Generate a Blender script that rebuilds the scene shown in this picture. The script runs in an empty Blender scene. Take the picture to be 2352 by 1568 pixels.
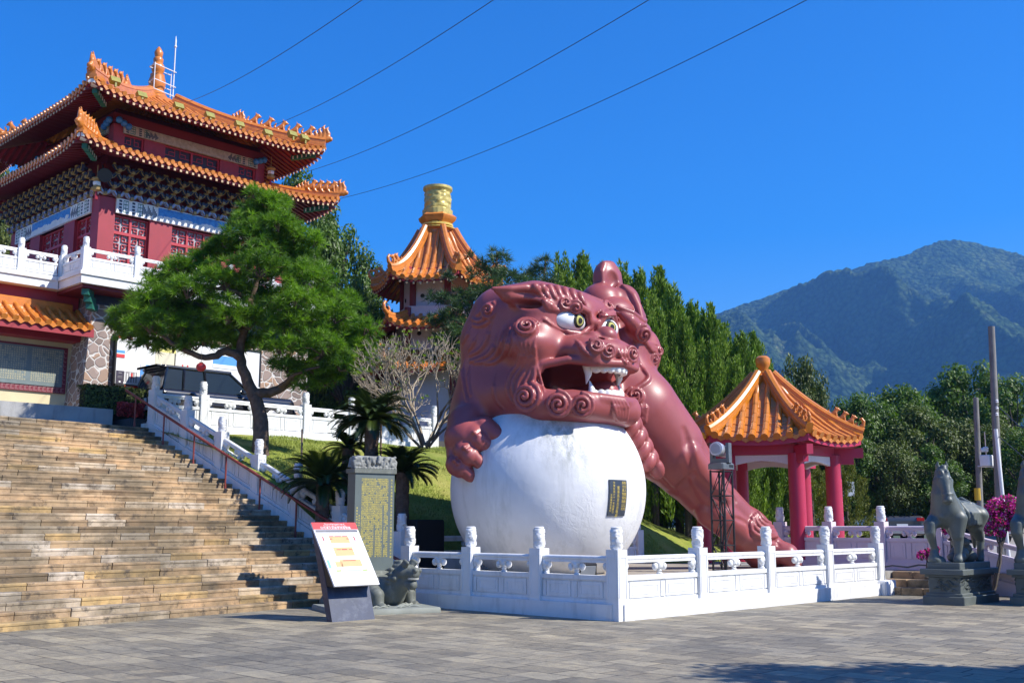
import bpy, bmesh, math, random
import numpy as np
from mathutils import Vector, Matrix, noise
R = math.radians
PI = math.pi
scene = bpy.context.scene
col = scene.collection
rng = random.Random(11)
nrng = np.random.default_rng(5)

# ---------------------------------------------------------------- the place: x and y run along the temple's two building axes
EYE = 1.6
YAW, PITCH, FPX = R(44.0), math.atan(421 / 2500), 2500.0
SN, CS, ST, CT = math.sin(YAW), math.cos(YAW), math.sin(PITCH), math.cos(PITCH)
SUN_AZ, SUN_EL = math.atan2(0.43, -0.903), R(43.0)      # azimuth from +y towards +x
SUN = (math.sin(SUN_AZ) * math.cos(SUN_EL), math.cos(SUN_AZ) * math.cos(SUN_EL), math.sin(SUN_EL))

def V(X, Y, Z=0.0):                     # metres right / ahead of where the photographer stands -> world
    return Vector((SN * X + CS * Y, -CS * X + SN * Y, Z))
def ray(px, py):
    u = (px - 1176) / FPX; v = (784 - py) / FPX
    return u, CT - v * ST, ST + v * CT
def P(px, py, Y):                       # sight line at Y metres ahead
    u, y, z = ray(px, py); k = Y / y
    return V(u * k, Y, EYE + z * k)
def PZ(px, py, Z):                      # sight line at height Z
    u, y, z = ray(px, py); k = (Z - EYE) / z
    return V(u * k, y * k, Z)
def PB(px, py, B):                      # sight line at wall y = B
    u, y, z = ray(px, py); d = V(u, y, z); k = B / d.y
    return Vector((d.x * k, B, EYE + z * k))
def PA(px, py, A):                      # sight line at wall x = A
    u, y, z = ray(px, py); d = V(u, y, z); k = A / d.x
    return Vector((A, d.y * k, EYE + z * k))

# ---------------------------------------------------------------- objects
def empty(name, label, cat, loc=(0, 0, 0), rotz=0.0, group=None):
    o = bpy.data.objects.new(name, None); col.objects.link(o)
    o.empty_display_size = 0.3
    o.location = loc; o.rotation_euler = (0, 0, rotz)
    return tag(o, label, cat, group)
def tag(o, label=None, cat=None, group=None, kind=None):
    if label: o['label'] = label
    if cat: o['category'] = cat
    if group: o['group'] = group
    if kind: o['kind'] = kind
    return o
def link(name, me, m, parent=None):
    if m is not None and not me.materials:
        for q in (m if isinstance(m, (list, tuple)) else [m]): me.materials.append(q)
    o = bpy.data.objects.new(name, me); col.objects.link(o)
    if parent: o.parent = parent
    return o
def dup(root, loc=None, rotz=None, label=None, group=None, scale=None):
    r = root.copy(); col.objects.link(r)
    if loc is not None: r.location = loc
    if rotz is not None: r.rotation_euler = (0, 0, rotz)
    if scale is not None: r.scale = (scale, scale, scale) if isinstance(scale, (int, float)) else scale
    if label: r['label'] = label
    if group: r['group'] = group
    for ch in list(root.children):
        c = ch.copy(); col.objects.link(c); c.parent = r
        for g in ch.children:
            d = g.copy(); col.objects.link(d); d.parent = c
    return r

def np_mesh(name, verts, faces, smooth=False, attr=None):
    """verts (n,3), faces (m,3) or (m,4) arrays; attr: optional dict of per-vertex floats"""
    verts = np.asarray(verts, np.float32); faces = np.asarray(faces, np.int32)
    me = bpy.data.meshes.new(name)
    me.vertices.add(len(verts)); me.vertices.foreach_set('co', verts.ravel())
    k = faces.shape[1]
    me.loops.add(faces.size); me.loops.foreach_set('vertex_index', faces.ravel())
    me.polygons.add(len(faces)); me.polygons.foreach_set('loop_start', np.arange(0, faces.size, k, dtype=np.int32))
    if smooth: me.polygons.foreach_set('use_smooth', np.ones(len(faces), bool))
    me.update(calc_edges=True)
    if attr:
        for an, av in attr.items():
            a = me.attributes.new(an, 'FLOAT', 'POINT'); a.data.foreach_set('value', np.asarray(av, np.float32))
    return me

class MB:
    """collects shapes, builds ONE mesh object"""
    def __init__(s): s.v = []; s.f = []; s.mi = []; s.t = []; s.cur = 0; s.tone = 0.5
    def add(s, vs, fs):
        b = len(s.v); s.v += [tuple(x) for x in vs]
        s.f += [tuple(b + i for i in f) for f in fs]
        s.mi += [s.cur] * len(fs); s.t += [s.tone] * len(vs)
        return s
    def box(s, x0, x1, y0, y1, z0, z1):
        return s.add([(x0,y0,z0),(x1,y0,z0),(x1,y1,z0),(x0,y1,z0),(x0,y0,z1),(x1,y0,z1),(x1,y1,z1),(x0,y1,z1)],
                     [(0,3,2,1),(4,5,6,7),(0,1,5,4),(1,2,6,5),(2,3,7,6),(3,0,4,7)])
    def cbox(s, x0, x1, y0, y1, z0, z1, c=0.02):          # box with a chamfered top and vertical edges
        c = min(c, (x1-x0)*.45, (y1-y0)*.45, (z1-z0)*.45)
        def ring(d, z): return [(x0+d,y0+d+c,z),(x0+d+c,y0+d,z),(x1-d-c,y0+d,z),(x1-d,y0+d+c,z),(x1-d,y1-d-c,z),(x1-d-c,y1-d,z),(x0+d+c,y1-d,z),(x0+d,y1-d-c,z)]
        vs = ring(0, z0) + ring(0, z1-c) + ring(c*.8, z1)
        fs = [tuple(range(7,-1,-1)), tuple(range(16,24))]
        for k in (0, 8):
            for i in range(8): fs.append((k+i, k+(i+1)%8, k+8+(i+1)%8, k+8+i))
        return s.add(vs, fs)
    def obox(s, c, ux, uy, uz):                            # box from centre and three half axes
        c = Vector(c); ux = Vector(ux); uy = Vector(uy); uz = Vector(uz)
        vs = [c-ux-uy-uz, c+ux-uy-uz, c+ux+uy-uz, c-ux+uy-uz, c-ux-uy+uz, c+ux-uy+uz, c+ux+uy+uz, c-ux+uy+uz]
        return s.add(vs, [(0,3,2,1),(4,5,6,7),(0,1,5,4),(1,2,6,5),(2,3,7,6),(3,0,4,7)])
    def prism(s, poly, fn, d0, d1):                        # poly 2D, fn(u,v,d)->3D
        n = len(poly)
        vs = [fn(u, v, d0) for u, v in poly] + [fn(u, v, d1) for u, v in poly]
        fs = [tuple(range(n-1,-1,-1)), tuple(range(n, 2*n))] + [(i, (i+1)%n, n+(i+1)%n, n+i) for i in range(n)]
        return s.add(vs, fs)
    def tube(s, pts, rad, n=8, cap=True, flat=1.0, up=None):
        pts = [Vector(p) for p in pts]; m = len(pts)
        if not isinstance(rad, (list, tuple)): rad = [rad] * m
        b = []; prev = None
        for i in range(m):
            d = (pts[min(i+1, m-1)] - pts[max(i-1, 0)])
            d = d.normalized() if d.length > 1e-9 else Vector((0,0,1))
            if prev is None:
                r = Vector(up) if up else (Vector((0,0,1)) if abs(d.z) < .9 else Vector((1,0,0)))
                a = d.cross(r).normalized()
            else:
                a = prev - d * prev.dot(d)
                a = a.normalized() if a.length > 1e-6 else d.orthogonal().normalized()
            prev = a; c = d.cross(a)
            for k in range(n):
                t = 2*PI*k/n
                b.append(pts[i] + a*(rad[i]*math.cos(t)) + c*(rad[i]*flat*math.sin(t)))
        fs = []
        for i in range(m-1):
            for k in range(n): fs.append((i*n+k, i*n+(k+1)%n, (i+1)*n+(k+1)%n, (i+1)*n+k))
        if cap: fs += [tuple(range(n-1,-1,-1)), tuple((m-1)*n+k for k in range(n))]
        return s.add(b, fs)
    def lathe(s, prof, c=(0,0,0), n=16, ang0=0.0, sx=1.0, sy=1.0):
        vs = []; m = len(prof)
        for r, z in prof:
            for k in range(n):
                t = ang0 + 2*PI*k/n
                vs.append((c[0]+r*sx*math.cos(t), c[1]+r*sy*math.sin(t), c[2]+z))
        fs = []
        for i in range(m-1):
            for k in range(n): fs.append((i*n+k, i*n+(k+1)%n, (i+1)*n+(k+1)%n, (i+1)*n+k))
        fs += [tuple(range(n-1,-1,-1)), tuple((m-1)*n+k for k in range(n))]
        return s.add(vs, fs)
    def ball(s, c, r, n=10, m=7, sz=1.0, rx=1.0, ry=1.0):
        return s.lathe([(max(1e-3, r*math.sin(PI*i/m)), -r*sz*math.cos(PI*i/m)) for i in range(m+1)], c, n, 0, rx, ry)
    def grid(s, fn, nu, nv):
        vs = [fn(i/nu, j/nv) for j in range(nv+1) for i in range(nu+1)]
        fs = [(j*(nu+1)+i, j*(nu+1)+i+1, (j+1)*(nu+1)+i+1, (j+1)*(nu+1)+i) for j in range(nv) for i in range(nu)]
        return s.add(vs, fs)
    def mesh(s, name, org=(0,0,0), smooth=None):
        me = bpy.data.meshes.new(name)
        ox, oy, oz = org
        me.from_pydata([(x-ox, y-oy, z-oz) for x, y, z in s.v], [], s.f)
        if any(s.mi): me.polygons.foreach_set('material_index', s.mi)
        if any(t != 0.5 for t in s.t):
            a = me.attributes.new('tone', 'FLOAT', 'POINT'); a.data.foreach_set('value', s.t)
        me.update()
        if smooth is not None:
            me.polygons.foreach_set('use_smooth', [True]*len(me.polygons))
            me.set_sharp_from_angle(angle=R(smooth))
        return me
    def build(s, name, m, parent=None, smooth=None, world=True):
        """world=True: shapes were given in world space, parent is an unrotated Empty"""
        org = tuple(parent.location) if (parent is not None and world and parent.type == 'EMPTY') else (0, 0, 0)
        if parent is not None and world and parent.type != 'EMPTY' and parent.parent is not None:
            org = tuple(parent.parent.location)
        return link(name, s.mesh(name, org, smooth), m, parent)

# ---------------------------------------------------------------- materials
MATS = {}
def nodes(name):
    m = bpy.data.materials.new(name); m.use_nodes = True
    nt = m.node_tree; bs = nt.nodes['Principled BSDF']
    return m, nt, bs
def N(nt, t, **kw):
    n = nt.nodes.new(t)
    for k, v in kw.items():
        if k.startswith('i_'):
            key = k[2:]
            n.inputs[int(key) if key.isdigit() else key.replace('_', ' ')].default_value = v
        else: setattr(n, k, v)
    return n
def ramp(nt, fac, stops, interp='LINEAR'):
    r = nt.nodes.new('ShaderNodeValToRGB'); r.color_ramp.interpolation = interp
    e = r.color_ramp.elements
    while len(e) < len(stops): e.new(0.5)
    for q, (p, c) in zip(e, stops):
        q.position = p; q.color = (*c, 1) if len(c) == 3 else c
    nt.links.new(fac, r.inputs[0])
    return r.outputs[0]
def mixc(nt, fac, a, b, mode='MIX'):
    n = nt.nodes.new('ShaderNodeMix'); n.data_type = 'RGBA'; n.blend_type = mode
    for sck, val in ((n.inputs[0], fac), (n.inputs[6], a), (n.inputs[7], b)):
        if isinstance(val, (int, float)): sck.default_value = val
        elif isinstance(val, tuple): sck.default_value = (*val, 1)
        else: nt.links.new(val, sck)
    return n.outputs[2]
def coords(nt, kind='Object', scale=(1, 1, 1), rot=(0, 0, 0)):
    tc = nt.nodes.new('ShaderNodeTexCoord'); mp = nt.nodes.new('ShaderNodeMapping')
    mp.inputs['Scale'].default_value = scale; mp.inputs['Rotation'].default_value = rot
    nt.links.new(tc.outputs[kind], mp.inputs[0])
    return mp.outputs[0]
def noise_n(nt, vec, scale, detail=4, rough=.55, dist=0.0):
    n = N(nt, 'ShaderNodeTexNoise', i_Scale=scale, i_Detail=detail, i_Roughness=rough, i_Distortion=dist)
    nt.links.new(vec, n.inputs['Vector']); return n.outputs[0]
def bump(nt, bs, h, strength=.3, dist=.02):
    b = N(nt, 'ShaderNodeBump', i_Strength=strength, i_Distance=dist)
    nt.links.new(h, b.inputs['Height']); nt.links.new(b.outputs[0], bs.inputs['Normal'])
def sc(c, k): return tuple(min(1.0, x * k) for x in c)
def pm(name, base, rough=.6, var=.18, scale=2.0, bmp=.0, bscale=25.0, bdist=.01, metal=0.0, spec=.5, coat=0.0, stain=None, stain_amt=.5, stain_scale=(1.2, 1.2, .25), tone=0.0):
    if name in MATS: return MATS[name]
    m, nt, bs = nodes(name)
    v = coords(nt)
    n1 = noise_n(nt, v, scale, 6, .6)
    c = ramp(nt, n1, [(.28, sc(base, 1 - var)), (.72, sc(base, 1 + var))])
    if stain:
        v2 = coords(nt, scale=stain_scale)
        n2 = noise_n(nt, v2, 2.2, 7, .65)
        f = ramp(nt, n2, [(.50, (0, 0, 0)), (.72, (stain_amt,) * 3)])
        c = mixc(nt, f, c, stain)
    if tone:
        a = N(nt, 'ShaderNodeAttribute', attribute_name='tone')
        f = ramp(nt, a.outputs['Fac'], [(0, sc((1, 1, 1), 1 - tone)), (1, (1, 1, 1))])
        c = mixc(nt, 1.0, c, f, 'MULTIPLY')
    nt.links.new(c, bs.inputs['Base Color'])
    bs.inputs['Roughness'].default_value = rough; bs.inputs['Metallic'].default_value = metal
    bs.inputs['Specular IOR Level'].default_value = spec
    bs.inputs['Coat Weight'].default_value = coat; bs.inputs['Coat Roughness'].default_value = .12
    if bmp: bump(nt, bs, noise_n(nt, v, bscale, 5, .6), bmp, bdist)
    MATS[name] = m
    return m

# ---------------------------------------------------------------- text
FONTCACHE = {}
def text_mesh(body, size=1.0, align='CENTER', spacing=1.0):
    c = bpy.data.curves.new('lettering', 'FONT'); c.body = body; c.size = size
    c.align_x = align; c.align_y = 'CENTER'; c.space_line = spacing; c.resolution_u = 2
    o = bpy.data.objects.new('lettering', c); col.objects.link(o)
    dg = bpy.context.evaluated_depsgraph_get(); dg.update()
    me = bpy.data.meshes.new_from_object(o.evaluated_get(dg))
    bpy.data.objects.remove(o); bpy.data.curves.remove(c)
    vs = [tuple(v.co) for v in me.vertices]; fs = [tuple(p.vertices) for p in me.polygons]
    bpy.data.meshes.remove(me)
    return vs, fs

# ---------------------------------------------------------------- sculpting: signed distance fields on a grid, surface nets
class Vox:
    def __init__(s, lo, hi, h):
        s.lo = np.array(lo, np.float32); s.h = h
        s.n = np.ceil((np.array(hi) - s.lo) / h).astype(int) + 1
        s.f = np.full(s.n, 9.0, np.float32)
    def region(s, lo, hi):
        a = np.maximum(np.floor((np.array(lo) - s.lo) / s.h).astype(int), 0)
        b = np.minimum(np.ceil((np.array(hi) - s.lo) / s.h).astype(int) + 1, s.n)
        if (b <= a).any(): return None
        ax = [s.lo[i] + s.h * np.arange(a[i], b[i], dtype=np.float32) for i in range(3)]
        X, Y, Z = np.meshgrid(*ax, indexing='ij', sparse=True)
        return tuple(slice(a[i], b[i]) for i in range(3)), X, Y, Z
    def put(s, d, sl, k, op='u'):
        f = s.f[sl]
        if op == 'u':
            if k <= 0: f = np.minimum(f, d)
            else:
                h = np.clip(.5 + .5 * (f - d) / k, 0, 1)
                f = f * (1 - h) + d * h - k * h * (1 - h)
        else:                                            # subtract d
            if k <= 0: f = np.maximum(f, -d)
            else:
                h = np.clip(.5 - .5 * (f + d) / k, 0, 1)
                f = f * (1 - h) + (-d) * h + k * h * (1 - h)
        s.f[sl] = f
    def ell(s, c, r, rot=None, k=.1, op='u'):            # ellipsoid, rot = 3x3 whose ROWS are the local axes
        c = np.array(c, np.float32); r = np.array(r, np.float32)
        m = float(max(r)) + k + 4 * s.h
        g = s.region(c - m, c + m)
        if g is None: return
        sl, X, Y, Z = g
        x, y, z = X - c[0], Y - c[1], Z - c[2]
        if rot is not None:
            q = np.array(rot, np.float32)
            x, y, z = (q[0,0]*x + q[0,1]*y + q[0,2]*z, q[1,0]*x + q[1,1]*y + q[1,2]*z, q[2,0]*x + q[2,1]*y + q[2,2]*z)
        k0 = np.sqrt((x/r[0])**2 + (y/r[1])**2 + (z/r[2])**2) + 1e-6
        k1 = np.sqrt((x/r[0]**2)**2 + (y/r[1]**2)**2 + (z/r[2]**2)**2) + 1e-6
        s.put(k0 * (k0 - 1) / k1, sl, k, op)
    def cone(s, a, b, ra, rb, k=.1, op='u'):             # tapered capsule
        s.chain([a, b], [ra, rb], k, op)
    def chain(s, pts, rad, k=.1, op='u'):                # polyline of tapered capsules, hard union inside, one smooth union out
        pts = np.array(pts, np.float32); rad = np.array(rad, np.float32) if np.ndim(rad) else np.full(len(pts), rad, np.float32)
        m = float(rad.max()) + k + 3 * s.h
        g = s.region(pts.min(0) - m, pts.max(0) + m)
        if g is None: return
        sl, X, Y, Z = g
        D = None
        for i in range(len(pts) - 1):
            a, b = pts[i], pts[i+1]; d = b - a; L2 = float(d @ d) + 1e-9
            t = np.clip(((X-a[0])*d[0] + (Y-a[1])*d[1] + (Z-a[2])*d[2]) / L2, 0, 1)
            e = np.sqrt((X-a[0]-t*d[0])**2 + (Y-a[1]-t*d[1])**2 + (Z-a[2]-t*d[2])**2) - (rad[i] + (rad[i+1]-rad[i])*t)
            D = e if D is None else np.minimum(D, e)
        s.put(D, sl, k, op)
    def slab(s, c, half, rot, rnd=.05, k=.1, op='u'):    # rounded box
        c = np.array(c, np.float32); m = float(np.linalg.norm(half)) + rnd + k + 3*s.h
        g = s.region(c - m, c + m)
        if g is None: return
        sl, X, Y, Z = g
        x, y, z = X - c[0], Y - c[1], Z - c[2]; q = np.array(rot if rot is not None else np.eye(3), np.float32)
        x, y, z = (q[0,0]*x + q[0,1]*y + q[0,2]*z, q[1,0]*x + q[1,1]*y + q[1,2]*z, q[2,0]*x + q[2,1]*y + q[2,2]*z)
        x, y, z = abs(x) - half[0] + rnd, abs(y) - half[1] + rnd, abs(z) - half[2] + rnd
        d = np.sqrt(np.maximum(x,0)**2 + np.maximum(y,0)**2 + np.maximum(z,0)**2) + np.minimum(np.maximum(x, np.maximum(y, z)), 0) - rnd
        s.put(d, sl, k, op)
    def at(s, p):
        q = (np.asarray(p) - s.lo) / s.h
        i = np.clip(np.floor(q).astype(int), 0, s.n - 2); t = q - i; f = s.f
        x, y, z = i; a, b, c = t
        return ((f[x,y,z]*(1-c)+f[x,y,z+1]*c)*(1-b) + (f[x,y+1,z]*(1-c)+f[x,y+1,z+1]*c)*b)*(1-a) + ((f[x+1,y,z]*(1-c)+f[x+1,y,z+1]*c)*(1-b) + (f[x+1,y+1,z]*(1-c)+f[x+1,y+1,z+1]*c)*b)*a
    def hit(s, org, d, t0, t1):                          # first surface point along a sight line
        org = np.array(org); d = np.array(d); d = d / np.linalg.norm(d)
        t = t0; hi = s.lo + s.h * (s.n - 1)
        while t < t1:
            p = org + d * t
            if (p > s.lo).all() and (p < hi).all():
                v = s.at(p)
                if v < 0: return p
                t += max(min(float(v) * .6, .5), s.h * .4)
            else: t += s.h
        return None
    def nrm(s, p, e=None):
        e = e or s.h * 2
        g = np.array([s.at(p + np.eye(3)[i]*e) - s.at(p - np.eye(3)[i]*e) for i in range(3)])
        return g / (np.linalg.norm(g) + 1e-9)
    def mesh(s, name, smooth=1):
        f = s.f; sg = f < 0
        n = np.array(f.shape) - 1
        cnt = np.zeros(n, np.int8)
        for dx in (0,1):
            for dy in (0,1):
                for dz in (0,1): cnt += sg[dx:dx+n[0], dy:dy+n[1], dz:dz+n[2]]
        act = (cnt > 0) & (cnt < 8)
        ci = np.argwhere(act)
        idx = np.full(n, -1, np.int32); idx[act] = np.arange(len(ci))
        acc = np.zeros((len(ci), 3), np.float32); num = np.zeros(len(ci), np.float32)
        C = [(a,b,c) for a in (0,1) for b in (0,1) for c in (0,1)]
        for a in C:
            for ax in range(3):
                if a[ax]: continue
                b = list(a); b[ax] = 1
                fa = f[ci[:,0]+a[0], ci[:,1]+a[1], ci[:,2]+a[2]]; fb = f[ci[:,0]+b[0], ci[:,1]+b[1], ci[:,2]+b[2]]
                m = (fa < 0) != (fb < 0)
                t = np.where(m, fa / np.where(m, fa - fb, 1), 0)
                p = np.array(a, np.float32)[None] + 0*acc; p[:, ax] = t
                acc += p * m[:,None]; num += m
        verts = (ci + acc / num[:,None]) * s.h + s.lo
        quads = []
        for ax in range(3):
            u, v = (ax+1) % 3, (ax+2) % 3
            sl0 = [slice(1, -1)]*3; sl0[ax] = slice(0, -1); sl1 = list(sl0); sl1[ax] = slice(1, None)
            A = sg[tuple(sl0)]; B = sg[tuple(sl1)]
            for flip, M in ((0, A & ~B), (1, ~A & B)):
                e = np.argwhere(M); 
                if not len(e): continue
                off = np.ones(3, int); off[ax] = 0; e = e + off
                q = []
                for du, dv in ((0,0),(1,0),(1,1),(0,1)):
                    w = e.copy(); w[:,u] -= du; w[:,v] -= dv
                    q.append(idx[w[:,0], w[:,1], w[:,2]])
                q = np.stack(q, 1)
                quads.append(q[:, ::-1] if flip else q)
        quads = np.concatenate(quads)
        for _ in range(smooth):                          # light Laplacian pass against stair-stepping
            a = np.zeros_like(verts); c = np.zeros(len(verts), np.float32)
            for i in range(4):
                j = quads[:, i]
                for o in (1, 3):
                    w = verts[quads[:, (i+o) % 4]]
                    for d in range(3): a[:, d] += np.bincount(j, w[:, d], len(verts))
                    c += np.bincount(j, minlength=len(verts))
            verts = verts*.5 + .5 * a / np.maximum(c, 1)[:,None]
        return np_mesh(name, verts, quads, smooth=True)
# ---------------------------------------------------------------- camera, sky, sun
cam_d = bpy.data.cameras.new('camera'); cam = bpy.data.objects.new('camera', cam_d); col.objects.link(cam)
cam.location = (0, 0, EYE); cam.rotation_euler = (R(90) + PITCH, 0, -(R(90) - YAW) if False else math.atan2(-CS, SN))
cam_d.sensor_width = 36; cam_d.sensor_fit = 'HORIZONTAL'; cam_d.lens = FPX / 2352 * 36
cam_d.clip_start = .1; cam_d.clip_end = 20000
scene.camera = cam
w = bpy.data.worlds.new('World'); scene.world = w; w.use_nodes = True
nt = w.node_tree; bg = nt.nodes['Background']
sky = nt.nodes.new('ShaderNodeTexSky'); sky.sky_type = 'NISHITA'; sky.sun_disc = False
sky.sun_elevation = SUN_EL; sky.sun_rotation = SUN_AZ
sky.altitude = 800; sky.air_density = 1.0; sky.dust_density = .3; sky.ozone_density = 2.0
hsv = nt.nodes.new('ShaderNodeHueSaturation'); hsv.inputs['Saturation'].default_value = 1.60; hsv.inputs['Value'].default_value = 1.06; hsv.inputs['Hue'].default_value = .515
nt.links.new(sky.outputs[0], hsv.inputs['Color']); nt.links.new(hsv.outputs[0], bg.inputs[0])
bg.inputs[1].default_value = .125
sl = bpy.data.lights.new('sun', 'SUN'); sl.energy = 5.0; sl.angle = R(.53); sl.color = (1, .95, .87)
so = bpy.data.objects.new('sun', sl); col.objects.link(so)
so.rotation_euler = Vector(SUN).to_track_quat('Z', 'Y').to_euler(); so.location = (10, -10, 40)
scene.view_settings.view_transform = 'Standard'; scene.view_settings.look = 'None'
scene.view_settings.exposure = .76; scene.view_settings.gamma = 1
PLAT_Z = 0.58
# ---------------------------------------------------------------- ground, stairs, slope, mountain
def stepf(x, a, b):
    t = min(1, max(0, (x - a) / (b - a))); return t*t*(3 - 2*t)

def paving_mat():
    m, nt, bs = nodes('slate_paving')
    v = coords(nt)
    n0 = N(nt, 'ShaderNodeTexNoise', i_Scale=1.7, i_Detail=4); nt.links.new(v, n0.inputs['Vector'])
    wob = nt.nodes.new('ShaderNodeVectorMath'); wob.operation = 'SCALE'; nt.links.new(n0.outputs['Color'], wob.inputs[0]); wob.inputs['Scale'].default_value = .09
    add = nt.nodes.new('ShaderNodeVectorMath'); nt.links.new(v, add.inputs[0]); nt.links.new(wob.outputs[0], add.inputs[1])
    rot = nt.nodes.new('ShaderNodeMapping'); rot.inputs['Rotation'].default_value = (0, 0, R(90)); nt.links.new(add.outputs[0], rot.inputs[0])
    br = N(nt, 'ShaderNodeTexBrick', i_Scale=1.0, i_Mortar_Size=.010, i_Mortar_Smooth=.3, i_Bias=0.0, i_Brick_Width=.64, i_Row_Height=.40)
    br.offset = .41; br.offset_frequency = 2; br.squash = .58; br.squash_frequency = 3
    br.inputs['Color1'].default_value = (.172, .157, .122, 1); br.inputs['Color2'].default_value = (.325, .292, .215, 1); br.inputs['Mortar'].default_value = (.20, .18, .155, 1)
    nt.links.new(rot.outputs[0], br.inputs['Vector'])
    jm = ramp(nt, noise_n(nt, v, 1.3, 4, .6), [(.40, (.12,)*3), (.56, (1, 1, 1))])
    jf = N(nt, 'ShaderNodeMath', operation='MULTIPLY'); nt.links.new(br.outputs['Fac'], jf.inputs[0]); nt.links.new(jm, jf.inputs[1])
    c = mixc(nt, jf.outputs[0], br.outputs['Color'], (.030, .027, .026))
    cl = ramp(nt, noise_n(nt, coords(nt, scale=(1.5, .9, 1)), 2.2, 9, .70, 1.4), [(.30, (.66, .66, .68)), (.50, (1, 1, 1)), (.70, (1.30, 1.24, 1.12))])
    c = mixc(nt, 1.0, c, cl, 'MULTIPLY')
    big = ramp(nt, noise_n(nt, v, .30, 5, .6), [(.35, (.80, .81, .84)), (.65, (1.14, 1.09, 1.0))])
    c = mixc(nt, 1.0, c, big, 'MULTIPLY')
    och = ramp(nt, noise_n(nt, v, 1.1, 7, .7), [(.58, (0, 0, 0)), (.74, (.5,)*3)])
    c = mixc(nt, och, c, (.34, .26, .15))
    blk = ramp(nt, noise_n(nt, coords(nt, scale=(1.7, .9, 1)), 3.4, 8, .78), [(.58, (0, 0, 0)), (.70, (.6,)*3)])
    c = mixc(nt, blk, c, (.075, .07, .068))
    nt.links.new(c, bs.inputs['Base Color']); bs.inputs['Roughness'].default_value = .72
    h = N(nt, 'ShaderNodeMath', operation='MULTIPLY_ADD'); nt.links.new(jf.outputs[0], h.inputs[0]); h.inputs[1].default_value = -1.0
    nt.links.new(noise_n(nt, coords(nt, scale=(1.3, .9, 1)), 7, 8, .70), h.inputs[2])
    bump(nt, bs, h.outputs[0], .8, .035)
    return m
PAV = paving_mat()
def sheet(name, fn, nu, nv, m, kind='structure', smooth=True):
    mb = MB(); mb.grid(fn, nu, nv); o = mb.build(name, m, None, 60 if smooth else None); tag(o, kind=kind); return o
dark_grass = pm('far_ground', (.055, .075, .025), .9, .3, .2)
sheet('ground', lambda s, t: (-6000 + 12000*s, -6000 + 12000*t, -.25), 2, 2, dark_grass)
sheet('plaza', lambda s, t: (-40 + 86*s, -30 + 58.5*t, 0), 2, 2, PAV)

# platform floor under the lion
plat_m = pm('platform_slabs', (.33, .29, .24), .75, .2, 1.5, bmp=.2, bscale=14)
mb = MB(); mb.box(14.98, 24.5, 11.98, 18.8, .0, PLAT_Z); tag(mb.build('platform_floor', plat_m), kind='structure')

# stairs
E_W = V(.579, .815).normalized(); N_W = Vector((-E_W.y, E_W.x, 0)); ST0 = V(-7.74, 16.96)
SR, SS, SN_ = .131, .29, 32
def stp(t, d, z=0): p = ST0 + E_W*t + N_W*d; return Vector((p.x, p.y, z))
def stone_mat():
    m, nt, bs = nodes('sandstone_steps')
    v = coords(nt)
    a = N(nt, 'ShaderNodeAttribute', attribute_name='tone')
    c = ramp(nt, a.outputs['Fac'], [(0, (.19, .125, .07)), (.25, (.42, .30, .175)), (.45, (.47, .315, .175)), (.6, (.48, .375, .25)), (.8, (.52, .45, .36)), (1, (.52, .35, .15))])
    cl = ramp(nt, noise_n(nt, coords(nt, scale=(1, 1, 1.2)), 2.6, 8, .64, .5), [(.34, (.56, .53, .49)), (.52, (1, 1, 1)), (.7, (1.15, 1.10, 1.0))])
    c = mixc(nt, 1.0, c, cl, 'MULTIPLY')
    moss = ramp(nt, noise_n(nt, v, .55, 7, .66), [(.42, (0, 0, 0)), (.58, (.70,)*3)])
    c = mixc(nt, moss, c, (.105, .085, .052))
    blot = ramp(nt, noise_n(nt, coords(nt, scale=(1, 1, 1)), 3.6, 9, .74), [(.53, (0, 0, 0)), (.64, (.85,)*3)])
    c = mixc(nt, blot, c, (.065, .052, .040))
    nt.links.new(c, bs.inputs['Base Color']); bs.inputs['Roughness'].default_value = .85
    bump(nt, bs, noise_n(nt, v, 16, 6, .65), .35, .02)
    return m
STONE = stone_mat()
T0, T1 = -11.0, 9.05
mb = MB()
for k in range(SN_):
    z1 = SR*(k+1); d0 = SS*k; t = T0 + rng.uniform(-1, 0)
    while t < T1:
        w_ = rng.choice((.75, .95, 1.15, 1.4)) * rng.uniform(.85, 1.15); te = min(t + w_, T1)
        if T1 - te < .3: te = T1
        j = rng.uniform(-.012, .012); jz = rng.uniform(-.006, .004)
        mb.tone = rng.choice((.05, .2, .3, .35, .42, .5001, .58, .66, .78, .85, 1.0, .45, .4))
        g = .006
        a, b = t + g, te - g
        pts = []
        c_ = .016
        prof = [(d0 + j + .011, z1 - SR - .02), (d0 + j + .011, z1 + jz - .050), (d0 + j, z1 + jz - .046), (d0 + j, z1 + jz - c_), (d0 + j + c_, z1 + jz), (d0 + SS + .08, z1 + jz), (d0 + SS + .08, z1 - SR - .02)]
        mb.prism(prof, lambda u, v_, d: tuple(stp(d, u, v_)), a, b)
        t = te
    if k > 0: pass
mb.tone = .05
core = [(.08, -.2)] + sum([[(SS*k + .06, SR*(k+1) - .03), (SS*(k+1) + .06, SR*(k+1) - .03)] for k in range(SN_)], []) + [(SS*SN_ + .03, -.2)]
mb.prism(core, lambda u, v_, d: tuple(stp(d, u, v_)), T0, T1 - .01)
o = mb.build('stone_staircase', STONE); tag(o, 'wide weathered sandstone staircase rising to the temple terrace', 'staircase')

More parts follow.
